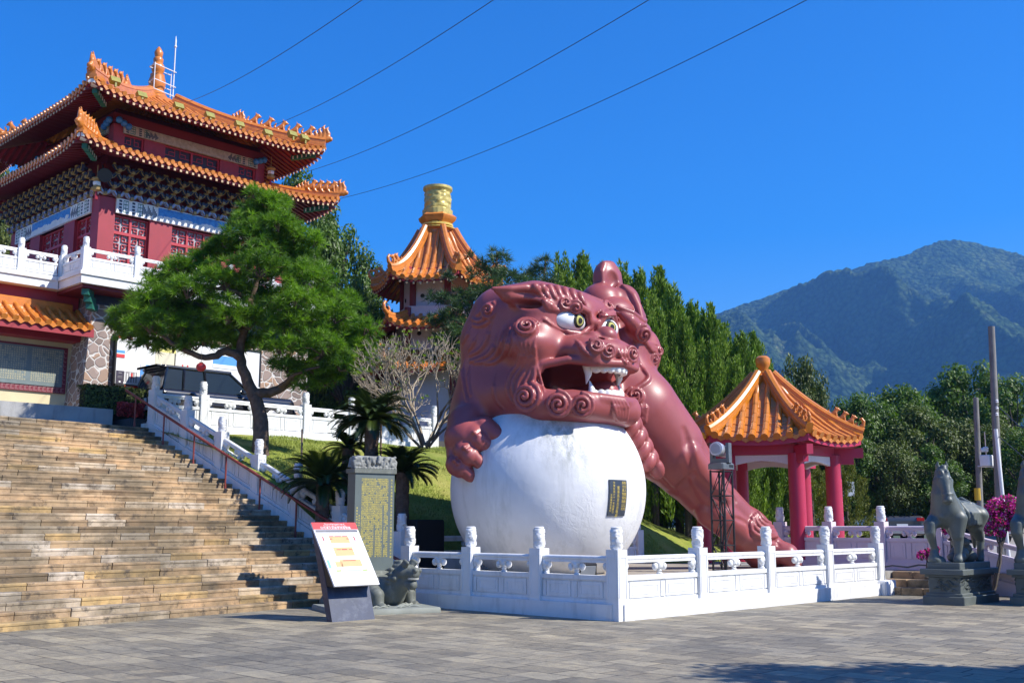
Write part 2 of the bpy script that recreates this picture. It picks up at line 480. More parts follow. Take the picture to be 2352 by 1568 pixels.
# terrace at the head of the stairs, planter kerb, road behind the white wall
conc = pm('old_concrete', (.34, .335, .32), .85, .22, 1.2, bmp=.25, bscale=18, stain=(.11, .105, .09), stain_amt=.7)
TZ = SR*SN_ + .02
mb = MB()
for q in (((-6, 24.6), (14.3, 27.9), (14.3, 40), (-6, 40)),):
    mb.prism([(x, y) for x, y in q], lambda u, v_, d: (u, v_, d), .1, TZ)
tag(mb.build('terrace', conc), kind='structure')
mb = MB(); mb.box(-6, 14.05, 29.05, 29.35, TZ - .05, 4.78); tag(mb.build('terrace_kerb', conc), kind='structure')
mb = MB(); mb.box(-6, 14.02, 29.36, 34, TZ - .05, 4.72); tag(mb.build('planting_bed', conc), kind='structure')
asph = pm('asphalt', (.055, .055, .057), .85, .2, 3, bmp=.2, bscale=60)
mb = MB(); mb.box(14.32, 27.5, 28.55, 60, 1.0, 4.52); tag(mb.build('upper_road', asph), kind='structure')

# lawn behind the platform
def lawn_h(A, B):
    prof = [(18.4, .5), (19.4, .62), (20.4, 1.35), (22, 2.25), (23.5, 2.98), (25, 3.62), (26.6, 3.98), (28.3, 4.22), (60, 5.2)]
    z = prof[-1][1]
    for (b0, z0), (b1, z1) in zip(prof, prof[1:]):
        if B <= b1: z = z0 + (z1 - z0)*max(0, (B - b0)/(b1 - b0)); break
    f = 1 - stepf(A, 26, 36)
    return .5 + (z - .5)*f + .9*stepf(A, 31, 40)*(1 - f) + .05*math.sin(A*1.9)*math.sin(B*1.3)*(B > 20)
def lawn_mat():
    m, nt, bs = nodes('lawn_grass')
    v = coords(nt)
    c = ramp(nt, noise_n(nt, v, .9, 7, .65), [(.28, (.15, .21, .025)), (.48, (.28, .33, .045)), (.62, (.38, .37, .08)), (.8, (.42, .36, .12))])
    f = ramp(nt, noise_n(nt, v, 26, 4, .7), [(.3, (.6, .6, .55)), (.7, (1.15, 1.15, 1.1))])
    c = mixc(nt, 1.0, c, f, 'MULTIPLY')
    nt.links.new(c, bs.inputs['Base Color']); bs.inputs['Roughness'].default_value = .95
    bump(nt, bs, noise_n(nt, v, 45, 4, .7), .9, .04)
    return m
LAWN = lawn_mat()
o = sheet('lawn_slope', lambda s, t: (15.6 - 1.35*t*(1 - s) + 44.4*s, 18.6 + 9.9*t, lawn_h(15.6 + 44.4*s, 18.6 + 9.9*t)), 110, 44, LAWN)
sheet('hillside', lambda s, t: (27.6 + 40*s, 28.5 + 40*t, lawn_h(27.6 + 40*s, 28.5 + 40*t) - .03), 20, 20, LAWN)
# grass blades: uncountable, one object
def blades(n, region, hmin, hmax, name, m):
    A = nrng.uniform(region[0], region[1], n); B = nrng.uniform(region[2], region[3], n)
    ok = A > 15.62 - .147*(B - 18.6) + .12; A, B = A[ok], B[ok]; n = len(A)
    Z = np.array([lawn_h(a, b) for a, b in zip(A, B)])
    h = nrng.uniform(hmin, hmax, n); an = nrng.uniform(0, 2*PI, n); w_ = .010
    base = np.stack([A, B, Z - .01], 1); side = np.stack([np.cos(an)*w_, np.sin(an)*w_, np.zeros(n)], 1)
    tip = base + np.stack([nrng.normal(0, .035, n), nrng.normal(0, .035, n), h], 1)
    vs = np.stack([base - side, base + side, tip], 1).reshape(-1, 3)
    me = np_mesh(name, vs, np.arange(3*n).reshape(-1, 3))
    o = link(name, me, m); tag(o, kind='stuff', cat='grass', label='short sunlit lawn grass on the bank behind the lion'); return o
blades(60000, (14.5, 27, 19.6, 28.2), .04, .10, 'lawn_grass', pm('grass_blade', (.26, .31, .05), .8, .35, 1.2))

# raised forecourt and car park to the right
def park_h(A, B): return .52 + .43*stepf(A, 29.5, 35) + .55*stepf(A, 42.5, 46.5)
sheet('forecourt', lambda s, t: (25.9 + 60*s, -10 + 28.6*t, park_h(25.9 + 60*s, 0)), 80, 4, pm('forecourt_paving', (.30, .28, .26), .8, .2, 1.0, bmp=.2, bscale=20))
mb = MB(); mb.box(24.62, 25.9, 12.0, 18.6, 0, .515); tag(mb.build('forecourt_edge', conc), kind='structure')
mb = MB()
for k in range(3): 
    for q in range(4):
        mb.tone = rng.choice((.2, .42, .45, 1.0, .6))
        mb.cbox(24.85 + .34*k, 25.93, 9.9 + .52*q + .004, 9.9 + .52*(q+1) - .004, .17*k - .02, .17*(k+1), .015)
tag(mb.build('side_steps', STONE), 'three low brown stone steps between the white platform and the horse pedestal', 'steps')

# ---------------------------------------------------------------- mountain
def mountain():
    ridge = [(1500, 790), (1600, 752), (1650, 725), (1720, 700), (1770, 684), (1850, 657), (1900, 640), (1960, 630), (2030, 604), (2070, 596), (2110, 588), (2150, 570), (2200, 553), (2240, 551), (2290, 560), (2352, 576), (2450, 620), (2600, 660), (2800, 760), (3000, 830)]
    Y0 = 2600.0
    pts = []
    for px_, py_ in ridge:
        p = P(px_, py_, Y0); u = (px_ - 1176)/FPX
        pts.append((u*Y0*.99, p.z))
    xs = np.array([p[0] for p in pts]); zs = np.array([p[1] for p in pts])
    nu, nv = 300, 150
    X0, X1 = 250.0, 2000.0
    vs = np.zeros(((nu+1)*(nv+1), 3)); 
    for j in range(nv+1):
        t = j/nv                                   # 0 foot, .8 ridge, 1 behind
        for i in range(nu+1):
            x = X0 + (X1 - X0)*i/nu
            yy = 1350 + 1560*t
            zr = float(np.interp(x, xs, zs, left=20, right=60))
            tt = min(t/.8, 1); back = max(0, (t - .8)/.2)
            spur = noise.fractal(Vector((x*.0048 + yy*.0009, yy*.0016, 3.1)), 1.0, 2.0, 5)
            rid = 1 - abs(noise.noise(Vector((x*.0050 + yy*.0026, yy*.0016 - x*.001, 7.7))))*2
            prof = tt**1.15
            z = zr*prof*(1 - back*.75) + (spur*150 + rid*150 - 70)*math.sin(PI*min(tt, 1))**.9*min(1, zr/260) - 8*(1 - tt)
            z += noise.fractal(Vector((x*.03, yy*.03, 1.3)), .9, 2.1, 3)*9*min(1, .25 + 3*(1 - tt))
            # crowns along the skyline
            z += (noise.noise(Vector((x*.11, yy*.08, 5)))*4 + noise.noise(Vector((x*.25, yy*.2, 9)))*2.5)
            # hold the ridge's true outline at the ridge distance
            v = V(x, yy); vs[j*(nu+1)+i] = (v.x, v.y, z)
    f = [(j*(nu+1)+i, j*(nu+1)+i+1, (j+1)*(nu+1)+i+1, (j+1)*(nu+1)+i) for j in range(nv) for i in range(nu)]
    m, nt, bs = nodes('forested_slope')
    v = coords(nt)
    c = ramp(nt, noise_n(nt, v, .012, 8, .68), [(.30, (.018, .038, .020)), (.46, (.044, .078, .034)), (.62, (.085, .120, .045)), (.74, (.24, .21, .13))])
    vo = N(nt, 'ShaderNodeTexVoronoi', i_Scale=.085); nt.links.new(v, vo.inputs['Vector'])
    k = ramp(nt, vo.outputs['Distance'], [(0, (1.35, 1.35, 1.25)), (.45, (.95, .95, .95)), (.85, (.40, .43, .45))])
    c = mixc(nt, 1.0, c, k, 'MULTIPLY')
    nt.links.new(c, bs.inputs['Base Color']); bs.inputs['Roughness'].default_value = 1; bs.inputs['Specular IOR Level'].default_value = 0
    h = N(nt, 'ShaderNodeMath', operation='SUBTRACT'); nt.links.new(noise_n(nt, v, .05, 6, .7), h.inputs[0])
    mm = N(nt, 'ShaderNodeMath', operation='MULTIPLY'); nt.links.new(vo.outputs['Distance'], mm.inputs[0]); mm.inputs[1].default_value = .8
    nt.links.new(mm.outputs[0], h.inputs[1])
    bump(nt, bs, h.outputs[0], 1.0, 14.0)
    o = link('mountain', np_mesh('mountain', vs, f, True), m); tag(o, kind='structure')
mountain()

# ---------------------------------------------------------------- carved white balustrades
MARBLE = pm('white_marble', (.74, .745, .74), .5, .05, 1.6, bmp=.08, bscale=30, stain=(.33, .33, .31), stain_amt=.42, stain_scale=(2.4, 2.4, .45))
def finial_mesh(name, seed, dome=False, r=.115, h=.40):
    mb = MB(); n, m = 30, 28; vs = []
    for j in range(m+1):
        t = j/m; z = h*t
        if dome: base = r*(1 if t < .6 else math.sqrt(max(0, 1 - ((t-.6)/.4)**2)))
        else: base = r*(.86 + .10*math.sin(PI*t)) if t < .9 else r*(.93 - .25*((t-.9)/.1)**2)
        if t < .06 or (.88 < t < .93): base *= .90
        for k in range(n):
            a = 2*PI*k/n
            q = 0
            if .07 < t < .88:
                s_ = math.sin(2*a + 7*t + seed + 2*noise.noise(Vector((math.cos(a)*2, math.sin(a)*2, t*5 + seed))))
                q = .008*s_ + .016*noise.noise(Vector((math.cos(a)*3.4 + seed, math.sin(a)*3.4, t*11))) + .009*noise.noise(Vector((math.cos(a)*7, math.sin(a)*7, t*20 + seed)))
            rr = max(.004, base + q*(r/.115))
            vs.append((rr*math.cos(a), rr*math.sin(a), z))
    fs = [(j*n+k, j*n+(k+1) % n, (j+1)*n+(k+1) % n, (j+1)*n+k) for j in range(m) for k in range(n)] + [tuple(m*n+k for k in range(n))]
    mb.add(vs, fs); return mb.mesh(name, smooth=50)
FIN = [finial_mesh('finial', 1.0), finial_mesh('finial', 4.2)]; FIND = finial_mesh('finial', 2.2, True)

def balustrade(name, label, runs, group='carved white balustrades', m=None, pz=.29, ph=1.16, k=1.0, fin=None, skip_posts=(), plinth=True, rail_z=1.03, panel_top=.74, base_extra=0.0, first_post=True):
    """runs: list of (p0, p1, bays); heights: pz plinth, panel_top, rail_z, ph post shoulder. posts shared between joined runs"""
    m = m or MARBLE; fin = fin or FIN
    root = empty(name, label, 'balustrade', tuple(Vector(runs[0][0])), 0, group)
    org = Vector(root.location)
    done = []
    pw = .13*k
    def post(p, axis):
        p = Vector(p)
        for q in done:
            if (q - p).length < .2: return
        done.append(p)
        mb = MB(); ux = Vector((axis.x, axis.y, 0)).normalized(); uy = Vector((-ux.y, ux.x, 0))
        z0 = -base_extra; 
        mb.obox((0, 0, (ph + z0)/2), ux*pw, uy*pw, (0, 0, (ph - z0)/2))
        for f_, s_ in ((ux, uy), (-ux, uy), (uy, ux), (-uy, ux)):     # engraved frame standing proud on each face
            for dx, hw in ((-.72, .07), (.72, .07)):
                mb.obox(f_*(pw + .004*k) + s_*pw*dx + Vector((0, 0, (pz + ph)/2)), f_*.004*k, s_*pw*hw, (0, 0, (ph - pz)*.40))
            mb.obox(f_*(pw + .004*k) + Vector((0, 0, pz + (ph - pz)*.88)), f_*.004*k, s_*pw*.65, (0, 0, .010*k))
        mb.obox((0, 0, ph + .012*k), ux*pw*1.0, uy*pw*1.0, (0, 0, .011*k))
        o = link('post', mb.mesh('post', smooth=40), m, root); o.location = p - org
        f = link('finial', fin[len(done) % len(fin)] if isinstance(fin, list) else fin, m, o)
        f.location = (0, 0, ph + .02*k); f.scale = (k*.98,)*3; f.rotation_euler = (0, 0, len(done)*1.3)
    for p0, p1, bays in runs:
        p0 = Vector(p0); p1 = Vector(p1); ax = p1 - p0; hl = math.hypot(ax.x, ax.y); ux = Vector((ax.x/hl, ax.y/hl, 0)); uy = Vector((-ux.y, ux.x, 0)); sl_ = ax.z/hl
        def fn(s, l, z): return p0 + ux*s + uy*l + Vector((0, 0, z + sl_*s))
        for b in range(bays + 1):
            if b not in skip_posts and (first_post or b or (p0 - org).length > .2): post(p0 + ax*(b/bays), ux)
        if plinth:
            mb = MB()
            mb.prism([(-.16*k, -base_extra), (.16*k, -base_extra), (.16*k, pz*.93), (.15*k, pz - .02), (-.15*k, pz - .02), (-.16*k, pz*.93)], lambda u, v_, d: fn(d, u, v_), -.0 if bays else 0, hl)
            mb.build('plinth', m, root, 40)
        w = hl/bays
        for b in range(bays):
            s0, s1 = b*w + pw*.98, (b+1)*w - pw*.98; c = (s0 + s1)/2; L_ = s1 - s0
            mb = MB(); rr = .058*k                                     # round-edged top rail
            mb.tube([fn(s0, 0, rail_z), fn(s1, 0, rail_z)], rr, 10, True, .82)
            mb.prism([(-.045*k, -.075*k), (.045*k, -.075*k), (.045*k, -.03*k), (-.045*k, -.03*k)], lambda u, v_, d: fn(d, u, rail_z + v_), s0, s1)
            mb.build('rail', m, root, 50)
            gap = rail_z - .07*k - panel_top
            mb = MB()                                                  # lotus-vase support in the middle
            for i, (dx, h0, rad) in enumerate(((-.13, .62, .062), (0, .70, .075), (.13, .62, .062))):
                mb.ball(fn(c + dx*k, 0, panel_top + gap*h0), rad*k, 10, 7, 1.15, 1, .9)
            for dx in (-.06, .06): mb.ball(fn(c + dx*k, 0, panel_top + gap*.92), .06*k, 8, 6, .8)
            mb.lathe([(.055*k, 0), (.06*k, gap*.10), (.032*k, gap*.16), (.05*k, gap*.30), (.032*k, gap*.42), (.075*k, gap*.55)], fn(c, 0, panel_top), 10)
            mb.build('baluster', m, root, 60)
            for sg_, se in ((1, s0), (-1, s1)):
                mb = MB()
                mb.ball(fn(se + sg_*.10*k, 0, panel_top + gap*.72), .068*k, 10, 7, 1.1, 1, .9)
                mb.ball(fn(se + sg_*.03*k, 0, panel_top + gap*.80), .075*k, 10, 7, 1.1, 1, .9)
                mb.ball(fn(se + sg_*.03*k, 0, panel_top + gap*.52), .06*k, 10, 7, 1.0, 1, .9)
                mb.lathe([(.05*k, 0), (.055*k, gap*.12), (.03*k, gap*.2), (.045*k, gap*.35), (.04*k, gap*.5)], fn(se + sg_*.05*k, 0, panel_top), 8)
                mb.build('rail_bracket', m, root, 60)
            mb = MB(); th = .075*k                                     # panel with sunk frames
            def slab(a, b_, z0, z1, l0, l1): mb.prism([(l0, z0), (l1, z0), (l1, z1), (l0, z1)], lambda u, v_, d: fn(d, u, v_), a, b_)
            ph_ = panel_top - pz
            slab(s0, s1, pz - .03, panel_top - .01, -th*.72, th*.72)
            slab(s0, s1, panel_top - .06*k - .02, panel_top, -th*1.12, th*1.12)
            slab(s0, s1, pz - .025, pz + .05*k, -th*1.1, th*1.1)
            zz0, zz1 = pz + .075*k, panel_top - .11*k
            for a, b_ in ((s0 + .03*k, s0 + .10*k), (s0 + .13*k, c - .09*k), (c - .06*k, c + .06*k), (c + .09*k, s1 - .13*k), (s1 - .10*k, s1 - .03*k)):
                slab(a, b_, zz0, zz1, -th, th)
                if b_ - a > .3*k:
                    for za, zb, aa, bb in ((zz0 + .05*k, zz0 + .065*k, a + .06*k, b_ - .06*k), (zz1 - .065*k, zz1 - .05*k, a + .06*k, b_ - .06*k)): slab(aa, bb, za, zb, -th*1.10, th*1.10)
                    for aa in (a + .06*k, b_ - .075*k): slab(aa, aa + .015*k, zz0 + .066*k, zz1 - .066*k, -th*1.10, th*1.10)
            mb.build('panel', m, root, 30)
    return root
balustrade('platform_balustrade', 'white carved marble balustrade round the lion platform, on a tall plain plinth', [((14.9, 17.3, 0), (14.9, 11.9, 0), 3), ((14.9, 11.9, 0), (24.6, 11.9, 0), 4)])
mb = MB(); mb.cbox(24.42, 24.98, 11.62, 12.12, 0, .34, .03); pm_ = mb.build('end_block', MARBLE, bpy.data.objects['platform_balustrade'], 40)
balustrade('platform_balustrade', 'white balustrade along the back of the lion platform, half hidden by the ball', [((15.9, 18.75, PLAT_Z - .3), (24.4, 18.75, PLAT_Z - .3), 4)])
def sr(d, t=9.17, z=0): p = stp(t, d); return (p.x, p.y, .452*d + z)
balustrade('stair_balustrade', 'white carved balustrade sloping down beside the sandstone staircase', [(sr(9.0, z=.05), sr(.5, z=.05), 6)], ph=1.10, base_extra=.7, pz=.22, rail_z=.98, panel_top=.74)
balustrade('road_balustrade', 'white balustrade on the wall between the lawn and the upper road, dappled by the pine', [((14.62, 28.35, 4.18), (25.42, 28.35, 4.18), 6)], skip_posts=(0,), pz=.22, panel_top=.78, base_extra=.5, ph=1.12)
balustrade('terrace_balustrade', 'pinkish white balustrade at the head of the side steps, right of the pavilion', [((26.3, 15.4, .5), (26.3, 11.12, .5), 3)], m=pm('pink_marble', (.66, .56, .60), .5, .06, 1.5, bmp=.08, bscale=30), pz=.22, panel_top=.78)
balustrade('ramp_balustrade', 'pinkish white balustrade sloping down behind the horse statue', [((26.3, 11.12, .5), (26.3, 8.9, -.05), 1), ((26.3, 8.9, 0), (26.3, 5.5, 0), 2)], skip_posts=(), first_post=False, m=MATS['pink_marble'], pz=.22, panel_top=.78, base_extra=.4)
balustrade('car_park_balustrade', 'small blue-shaded white fence along the far edge of the car park', [((47.0, 25.0, 1.5), (47.0, 12.0, 1.5), 10)], fin=FIND, ph=1.0, pz=.1, panel_top=.62, rail_z=.92)
# ---------------------------------------------------------------- the great stone lion, its ball
BALL_C, BALL_R = Vector((17.8, 16.1, 2.36)), 2.13
PLAT_Z = 0.58
def L(p, q, z): return (17.8 + p, 16.1 - q, z)
def build_lion():
    red = pm('lion_paint', (.295, .068, .064), .42, .18, 1.1, bmp=.10, bscale=9, bdist=.012, spec=.45, coat=.12, stain=(.34, .10, .105), stain_amt=.45, stain_scale=(.8, .8, .5))
    g = Vox((14.9, 13.3, .45), (24.7, 20.9, 8.15), .022)
    E, C = g.ell, g.chain
    # trunk behind the head, haunches, hind legs
    E(L(1.0, -1.4, 4.6), (1.7, 1.3, 1.7), None, .4)
    E(L(2.3, -2.4, 3.8), (1.6, 1.8, 1.9), None, .5)
    E(L(3.2, -2.9, 3.0), (1.5, 1.6, 1.8), None, .5)
    for s, a, b in ((-1, 2.1, -3.3), (1, 3.2, -3.0)):
        E(L(a, b, 2.2), (.9, 1.2, 1.4), None, .4)
        C([L(a, b - .3, 1.6), L(a + .2, b + .3, .95), L(a + .3, b + 1.0, .8)], [.7, .5, .4], .3)
    # head, jaw mass
    g.slab(L(.1, -.12, 5.22), (1.74, 1.16, 1.58), np.array([[1, .10, 0], [-.10, 1, 0], [0, 0, 1]]), .72, .2)
    E(L(.1, .1, 4.42), (1.75, 1.1, .72), None, .3)
    E(L(.6, -.8, 5.3), (1.5, 1.1, 1.4), None, .3)
    E(L(-1.15, -.55, 4.35), (.62, .80, .66), None, .15); E(L(-1.2, -.75, 5.55), (.50, .62, .75), None, .15); E(L(-1.05, -.75, 4.7), (.66, .75, .85), None, .2)
    E(L(-.05, 1.05, 4.05), (1.35, .78, .42), None, .3)                 # lower jaw
    C([L(-1.15, .95, 4.05), L(-.6, 1.60, 4.05), L(.62, 1.70, 4.0), L(1.1, 1.15, 4.05)], [.34, .33, .33, .34], .2)
    E(L(.12, 1.22, 5.22), (1.08, .82, .42), None, .25)               # muzzle
    E(L(-.35, 1.64, 5.08), (.45, .34, .30), None, .12); E(L(.62, 1.64, 5.08), (.45, .34, .30), None, .12)
    E(L(-1.25, .62, 5.35), (.62, .55, .42), None, .22); E(L(1.3, .62, 5.35), (.62, .55, .42), None, .22)   # cheek bones
    E(L(0, .93, 5.90), (.24, .40, .42), None, .15)                  # bridge of the nose
    E(L(0, .5, 6.25), (1.35, .75, .42), None, .3)                    # brow
    E(L(2.25, .25, 5.05), (.75, .75, 1.05), None, .25)               # right mane
    # right shoulder, straight foreleg and paw
    E(L(2.85, .6, 5.65), (.36, .36, .55), None, .2)
    E(L(2.35, .35, 4.2), (.95, 1.0, 1.2), None, .3)
    C([L(2.45, .65, 4.2), L(3.1, .95, 3.4), L(3.6, 1.1, 2.95)], [.95, .88, .72], .3)
    C([L(3.3, 1.05, 3.1), L(4.3, 1.35, 2.2), L(5.1, 1.6, 1.6)], [.66, .58, .50], .12)
    C([L(3.0, 1.55, 3.2), L(3.9, 1.68, 2.3), L(4.6, 1.62, 1.85)], [.38, .38, .2], .04)      # inner muscle
    C([L(3.35, .85, 3.55), L(4.1, 1.05, 2.75), L(4.9, 1.3, 2.05)], [.46, .44, .3], .03)       # outer muscle
    C([L(4.0, 1.55, 1.95), L(4.8, 1.75, 1.45)], [.42, .38], .05)
    E(L(5.3, 1.7, 1.42), (.56, .56, .56), None, .18)
    C([L(5.2, 1.7, 1.45), L(5.75, 1.85, .98)], [.50, .50], .15)
    for i, (dp, dq) in enumerate(((.62, -.35), (.78, .05), (.58, .42), (.2, .62))):          # toes
        b = np.array(L(5.65, 1.85, .98)); t = b + np.array([dp*.9, -dq*.9, -.08])
        C([b + np.array([dp*.35, -dq*.35, .05]), t, t + np.array([dp*.22, -dq*.22, -.16])], [.29, .27, .20], .05)
        C([t + np.array([dp*.2, -dq*.2, -.10]), t + np.array([dp*.42, -dq*.42, -.24])], [.15, .05], .02)
    # left forearm and paw on the ball
    E(L(-.95, -.95, 4.0), (.72, .9, .95), None, .25)
    C([L(-1.2, -.95, 4.0), L(-1.72, -.72, 3.72), L(-1.95, -.55, 3.45)], [.58, .46, .42], .2)
    E(L(-1.98, -.52, 3.38), (.40, .50, .36), None, .12)
    tips = [((-1.66, .26, 3.34), (-1.80, -.14, 3.60), .25, 0), ((-1.74, .17, 2.98), (-1.98, -.26, 3.38), .235, 1), ((-1.93, .03, 2.69), (-2.16, -.36, 3.06), .215, 1), ((-2.04, -.16, 2.44), (-2.22, -.56, 2.80), .20, 1)]
    for (a, b, r0, claw) in tips:
        a, b = np.array(L(*a)), np.array(L(*b))
        if not claw:
            C([np.array(L(-1.9, -.6, 3.5)), b, a*.7 + b*.3], [.30, .25, .20], .06); E(a*.8 + b*.2, (.17, .19, .17), None, .05); continue
        kn = b*.72 + a*.28 + np.array([-.09, -.05, .04])
        C([np.array(L(-1.98, -.72, 3.40)), b, kn], [.30, r0, r0*.92], .05)
        E(b + np.array([-.04, -.03, .05]), (r0*1.08,)*3, None, .03)
        f = a - kn; f /= np.linalg.norm(f); w_ = np.cross(f, np.array([0, 0, 1.0])); w_ /= np.linalg.norm(w_); u_ = np.cross(w_, f)
        C([kn + f*.02 + u_*.05, kn*.45 + a*.55 + u_*.04, a], [.175, .135, .02], .006)          # claw: keeled wedge
        C([kn + u_*.15, kn*.4 + a*.6 + u_*.12, a + u_*.01], [.05, .045, .02], .03)
        for q in (.0, .5): C([kn - f*(.10 + q*.2) - w_*.17 + u_*.05, kn - f*(.06 + q*.2) + u_*.20, kn - f*(.10 + q*.2) + w_*.17 + u_*.05], .045, .03)
    # ears: a solid flap swept back to the left of the head, a folded one at the right
    C([L(-1.05, .60, 6.22), L(-1.4, .58, 6.30), L(-1.8, .52, 6.36), L(-2.08, .46, 6.42)], [.27, .24, .18, .06], .10)
    E(L(-1.62, .84, 6.16), (.50, .24, .10), None, .05, 's')
    C([L(-1.0, .90, 6.36), L(-1.2, .90, 6.50), L(-1.55, .80, 6.50), L(-1.85, .66, 6.45), L(-2.18, .45, 6.44)], [.07, .09, .085, .07, .035], .03)
    C([L(-1.02, .93, 6.36), L(-.98, .96, 6.20), L(-1.08, .92, 6.04)], [.08, .10, .07], .05)
    E(L(2.15, .25, 6.50), (.62, .45, .42), None, .15)
    C([L(1.55, .80, 6.45), L(1.75, .98, 6.22), L(2.15, .95, 6.05), L(2.6, .72, 6.12), L(2.75, .45, 6.35)], [.08, .15, .19, .17, .08], .04)
    C([L(1.5, .85, 6.52), L(1.8, 1.02, 6.40), L(2.2, .98, 6.28), L(2.7, .7, 6.40)], [.06, .075, .08, .06], .03)
    # the knob and crest behind the right ear
    E(L(2.10, -.15, 6.86), (.52, .50, .46), None, .06)
    E(L(2.40, -.2, 7.46), (.42, .28, .48), None, .10)
    E(L(2.30, .08, 7.36), (.20, .10, .26), None, .06, 's')
    C([L(2.05, -.05, 7.25), L(2.06, -.08, 7.58), L(2.20, -.12, 7.82), L(2.50, -.12, 7.86), L(2.74, -.12, 7.66), L(2.80, -.12, 7.36), L(2.70, -.05, 7.10)], [.06, .08, .075, .075, .08, .085, .10], .05)
    E(L(2.62, .12, 6.82), (.42, .42, .52), None, .15)
    E(L(2.35, .42, 5.85), (.62, .5, .6), None, .2)
    for k in range(6):
        dx = .095 * k
        C([L(2.42 + dx*.7, .28 - .06*k, 7.24 - .045*k), L(2.5 + dx, .50 - .06*k, 6.98 - .03*k), L(2.48 + dx*1.15, .66 - .06*k, 6.68 - .02*k), L(2.36 + dx*1.1, .84 - .07*k, 6.40)], [.06, .10, .105, .06], .02)
    # mouth: an arched hollow through to the throat, wide at the corners
    E(L(.08, 1.25, 4.56), (1.10, 1.08, .40), None, .08, 's')
    E(L(-.45, .85, 4.58), (.98, .75, .44), None, .08, 's')
    E(L(.15, 1.90, 4.54), (.62, .75, .30), None, .08, 's')
    E(L(-.86, .98, 4.57), (.40, .55, .40), None, .06, 's'); E(L(-.75, .3, 4.58), (.7, .7, .45), None, .05, 's')
    # lips
    C([L(-1.36, .80, 4.56), L(-1.25, 1.0, 4.88), L(-.92, 1.42, 4.98), L(-.48, 1.86, 4.92), L(.14, 2.01, 4.95), L(.74, 1.88, 4.92), L(1.1, 1.42, 4.95), L(1.35, 1.0, 4.8)], [.10, .09, .09, .09, .09, .09, .09, .08], .05)
    C([L(-1.36, .80, 4.56), L(-1.22, 1.05, 4.26), L(-.88, 1.44, 4.20), L(-.45, 1.84, 4.17), L(.14, 1.97, 4.15), L(.70, 1.82, 4.17), L(1.1, 1.42, 4.24), L(1.35, 1.0, 4.5)], [.10, .09, .11, .12, .12, .12, .10, .08], .05)
    # nose
    E(L(.04, 1.64, 5.56), (.25, .26, .22), None, .03)
    E(L(-.26, 1.50, 5.50), (.19, .21, .16), None, .05); E(L(.30, 1.50, 5.50), (.19, .21, .16), None, .05)
    E(L(-.26, 1.74, 5.43), (.09, .10, .06), None, .03, 's'); E(L(.30, 1.74, 5.43), (.09, .10, .06), None, .03, 's')
    E(L(0, 1.22, 5.92), (.30, .2, .13), None, .06)
    # eye sockets and lids
    for s in (-1, 1):
        E(L(.56*s + .06, 1.18, 5.88), (.40, .30, .23), None, .05, 's')
        o_ = .06
        C([L(o_+.12*s, 1.30, 5.82), L(o_+.28*s, 1.38, 6.10), L(o_+.60*s, 1.33, 6.19), L(o_+.94*s, 1.13, 6.09), L(o_+1.14*s, .92, 5.92)], [.07, .085, .09, .08, .05], .04)
        C([L(o_+.14*s, 1.30, 5.78), L(o_+.40*s, 1.31, 5.61), L(o_+.72*s, 1.20, 5.62), L(o_+1.14*s, .92, 5.90)], [.06, .06, .06, .05], .04)
    base = (0, 0, EYE)
    def hit(px, py):
        u, y, z = ray(px, py); d = V(u, y, z)
        return g.hit(base, d, 19, 30)
    def D(cx, cy): return 964.7 + cx*.31637, 569.6 + cy*.31637        # detail-view measure -> picture measure
    def curl(cx, cy, r, turns=2.2, hand=1, a0=0.0, dome=.34, tr=.21):
        p = hit(*D(cx, cy))
        if p is None: return
        n = g.nrm(p, .15); n = n*.7 + np.array(V(0, -1, 0))*.3; n /= np.linalg.norm(n)
        rad = r * .31637 / FPX * (np.linalg.norm(p) * 1.02)
        up = np.array([0, 0, 1.0]); u = np.cross(up, n); u /= np.linalg.norm(u); v = np.cross(n, u)
        rot = np.stack([u, v, n])
        todo.append(('ell', p + n*rad*.05, (rad*.98, rad*.98, rad*dome), rot))
        pts, rr = [], []
        m = int(turns*14)
        for i in range(m+1):
            t = i/m; q = rad*(1 - t)**.9*1.0 + .012
            a = a0 + hand*turns*2*PI*t
            h = rad*(.05 + dome*math.sqrt(max(0, 1 - (min(q/rad, 1))**2))) + rad*.30*t**2
            pts.append(p + u*q*math.cos(a) + v*q*math.sin(a) + n*h); rr.append(rad*tr*(1 - .35*t))
        todo.append(('chain2', pts, rr))
    def strand(pts, r0=.07, r1=None, n=0, out=.0, k=.035):
        h = [hit(*D(x, y)) for x, y in spl(pts)]
        h = [x for x in h if x is not None]
        if len(h) < 2: return
        r1 = r1 if r1 is not None else r0*.35; m = len(h)
        # drop jumps
        keep = [h[0]]
        for x in h[1:]:
            if np.linalg.norm(x - keep[-1]) < .6: keep.append(x)
        m = len(keep)
        if m < 2: return
        todo.append(('chain', keep, [r0*(math.sin(PI*min(1, (i+.6)/(m*.75)) * .5) if i < m*.3 else 1 - (1 - r1/r0)*(i - m*.3)/(m*.7+.01)) for i in range(m)]))
    def spl(pts, sub=5):
        out = []; p = [pts[0]] + list(pts) + [pts[-1]]
        for i in range(1, len(p)-2):
            for j in range(sub):
                t = j/sub; a, b, c, d = [np.array(q, float) for q in p[i-1:i+3]]
                out.append(tuple(.5*((2*b) + (c-a)*t + (2*a-5*b+4*c-d)*t*t + (3*b-a-3*c+d)*t**3)))
        return out + [pts[-1]]
    todo = []
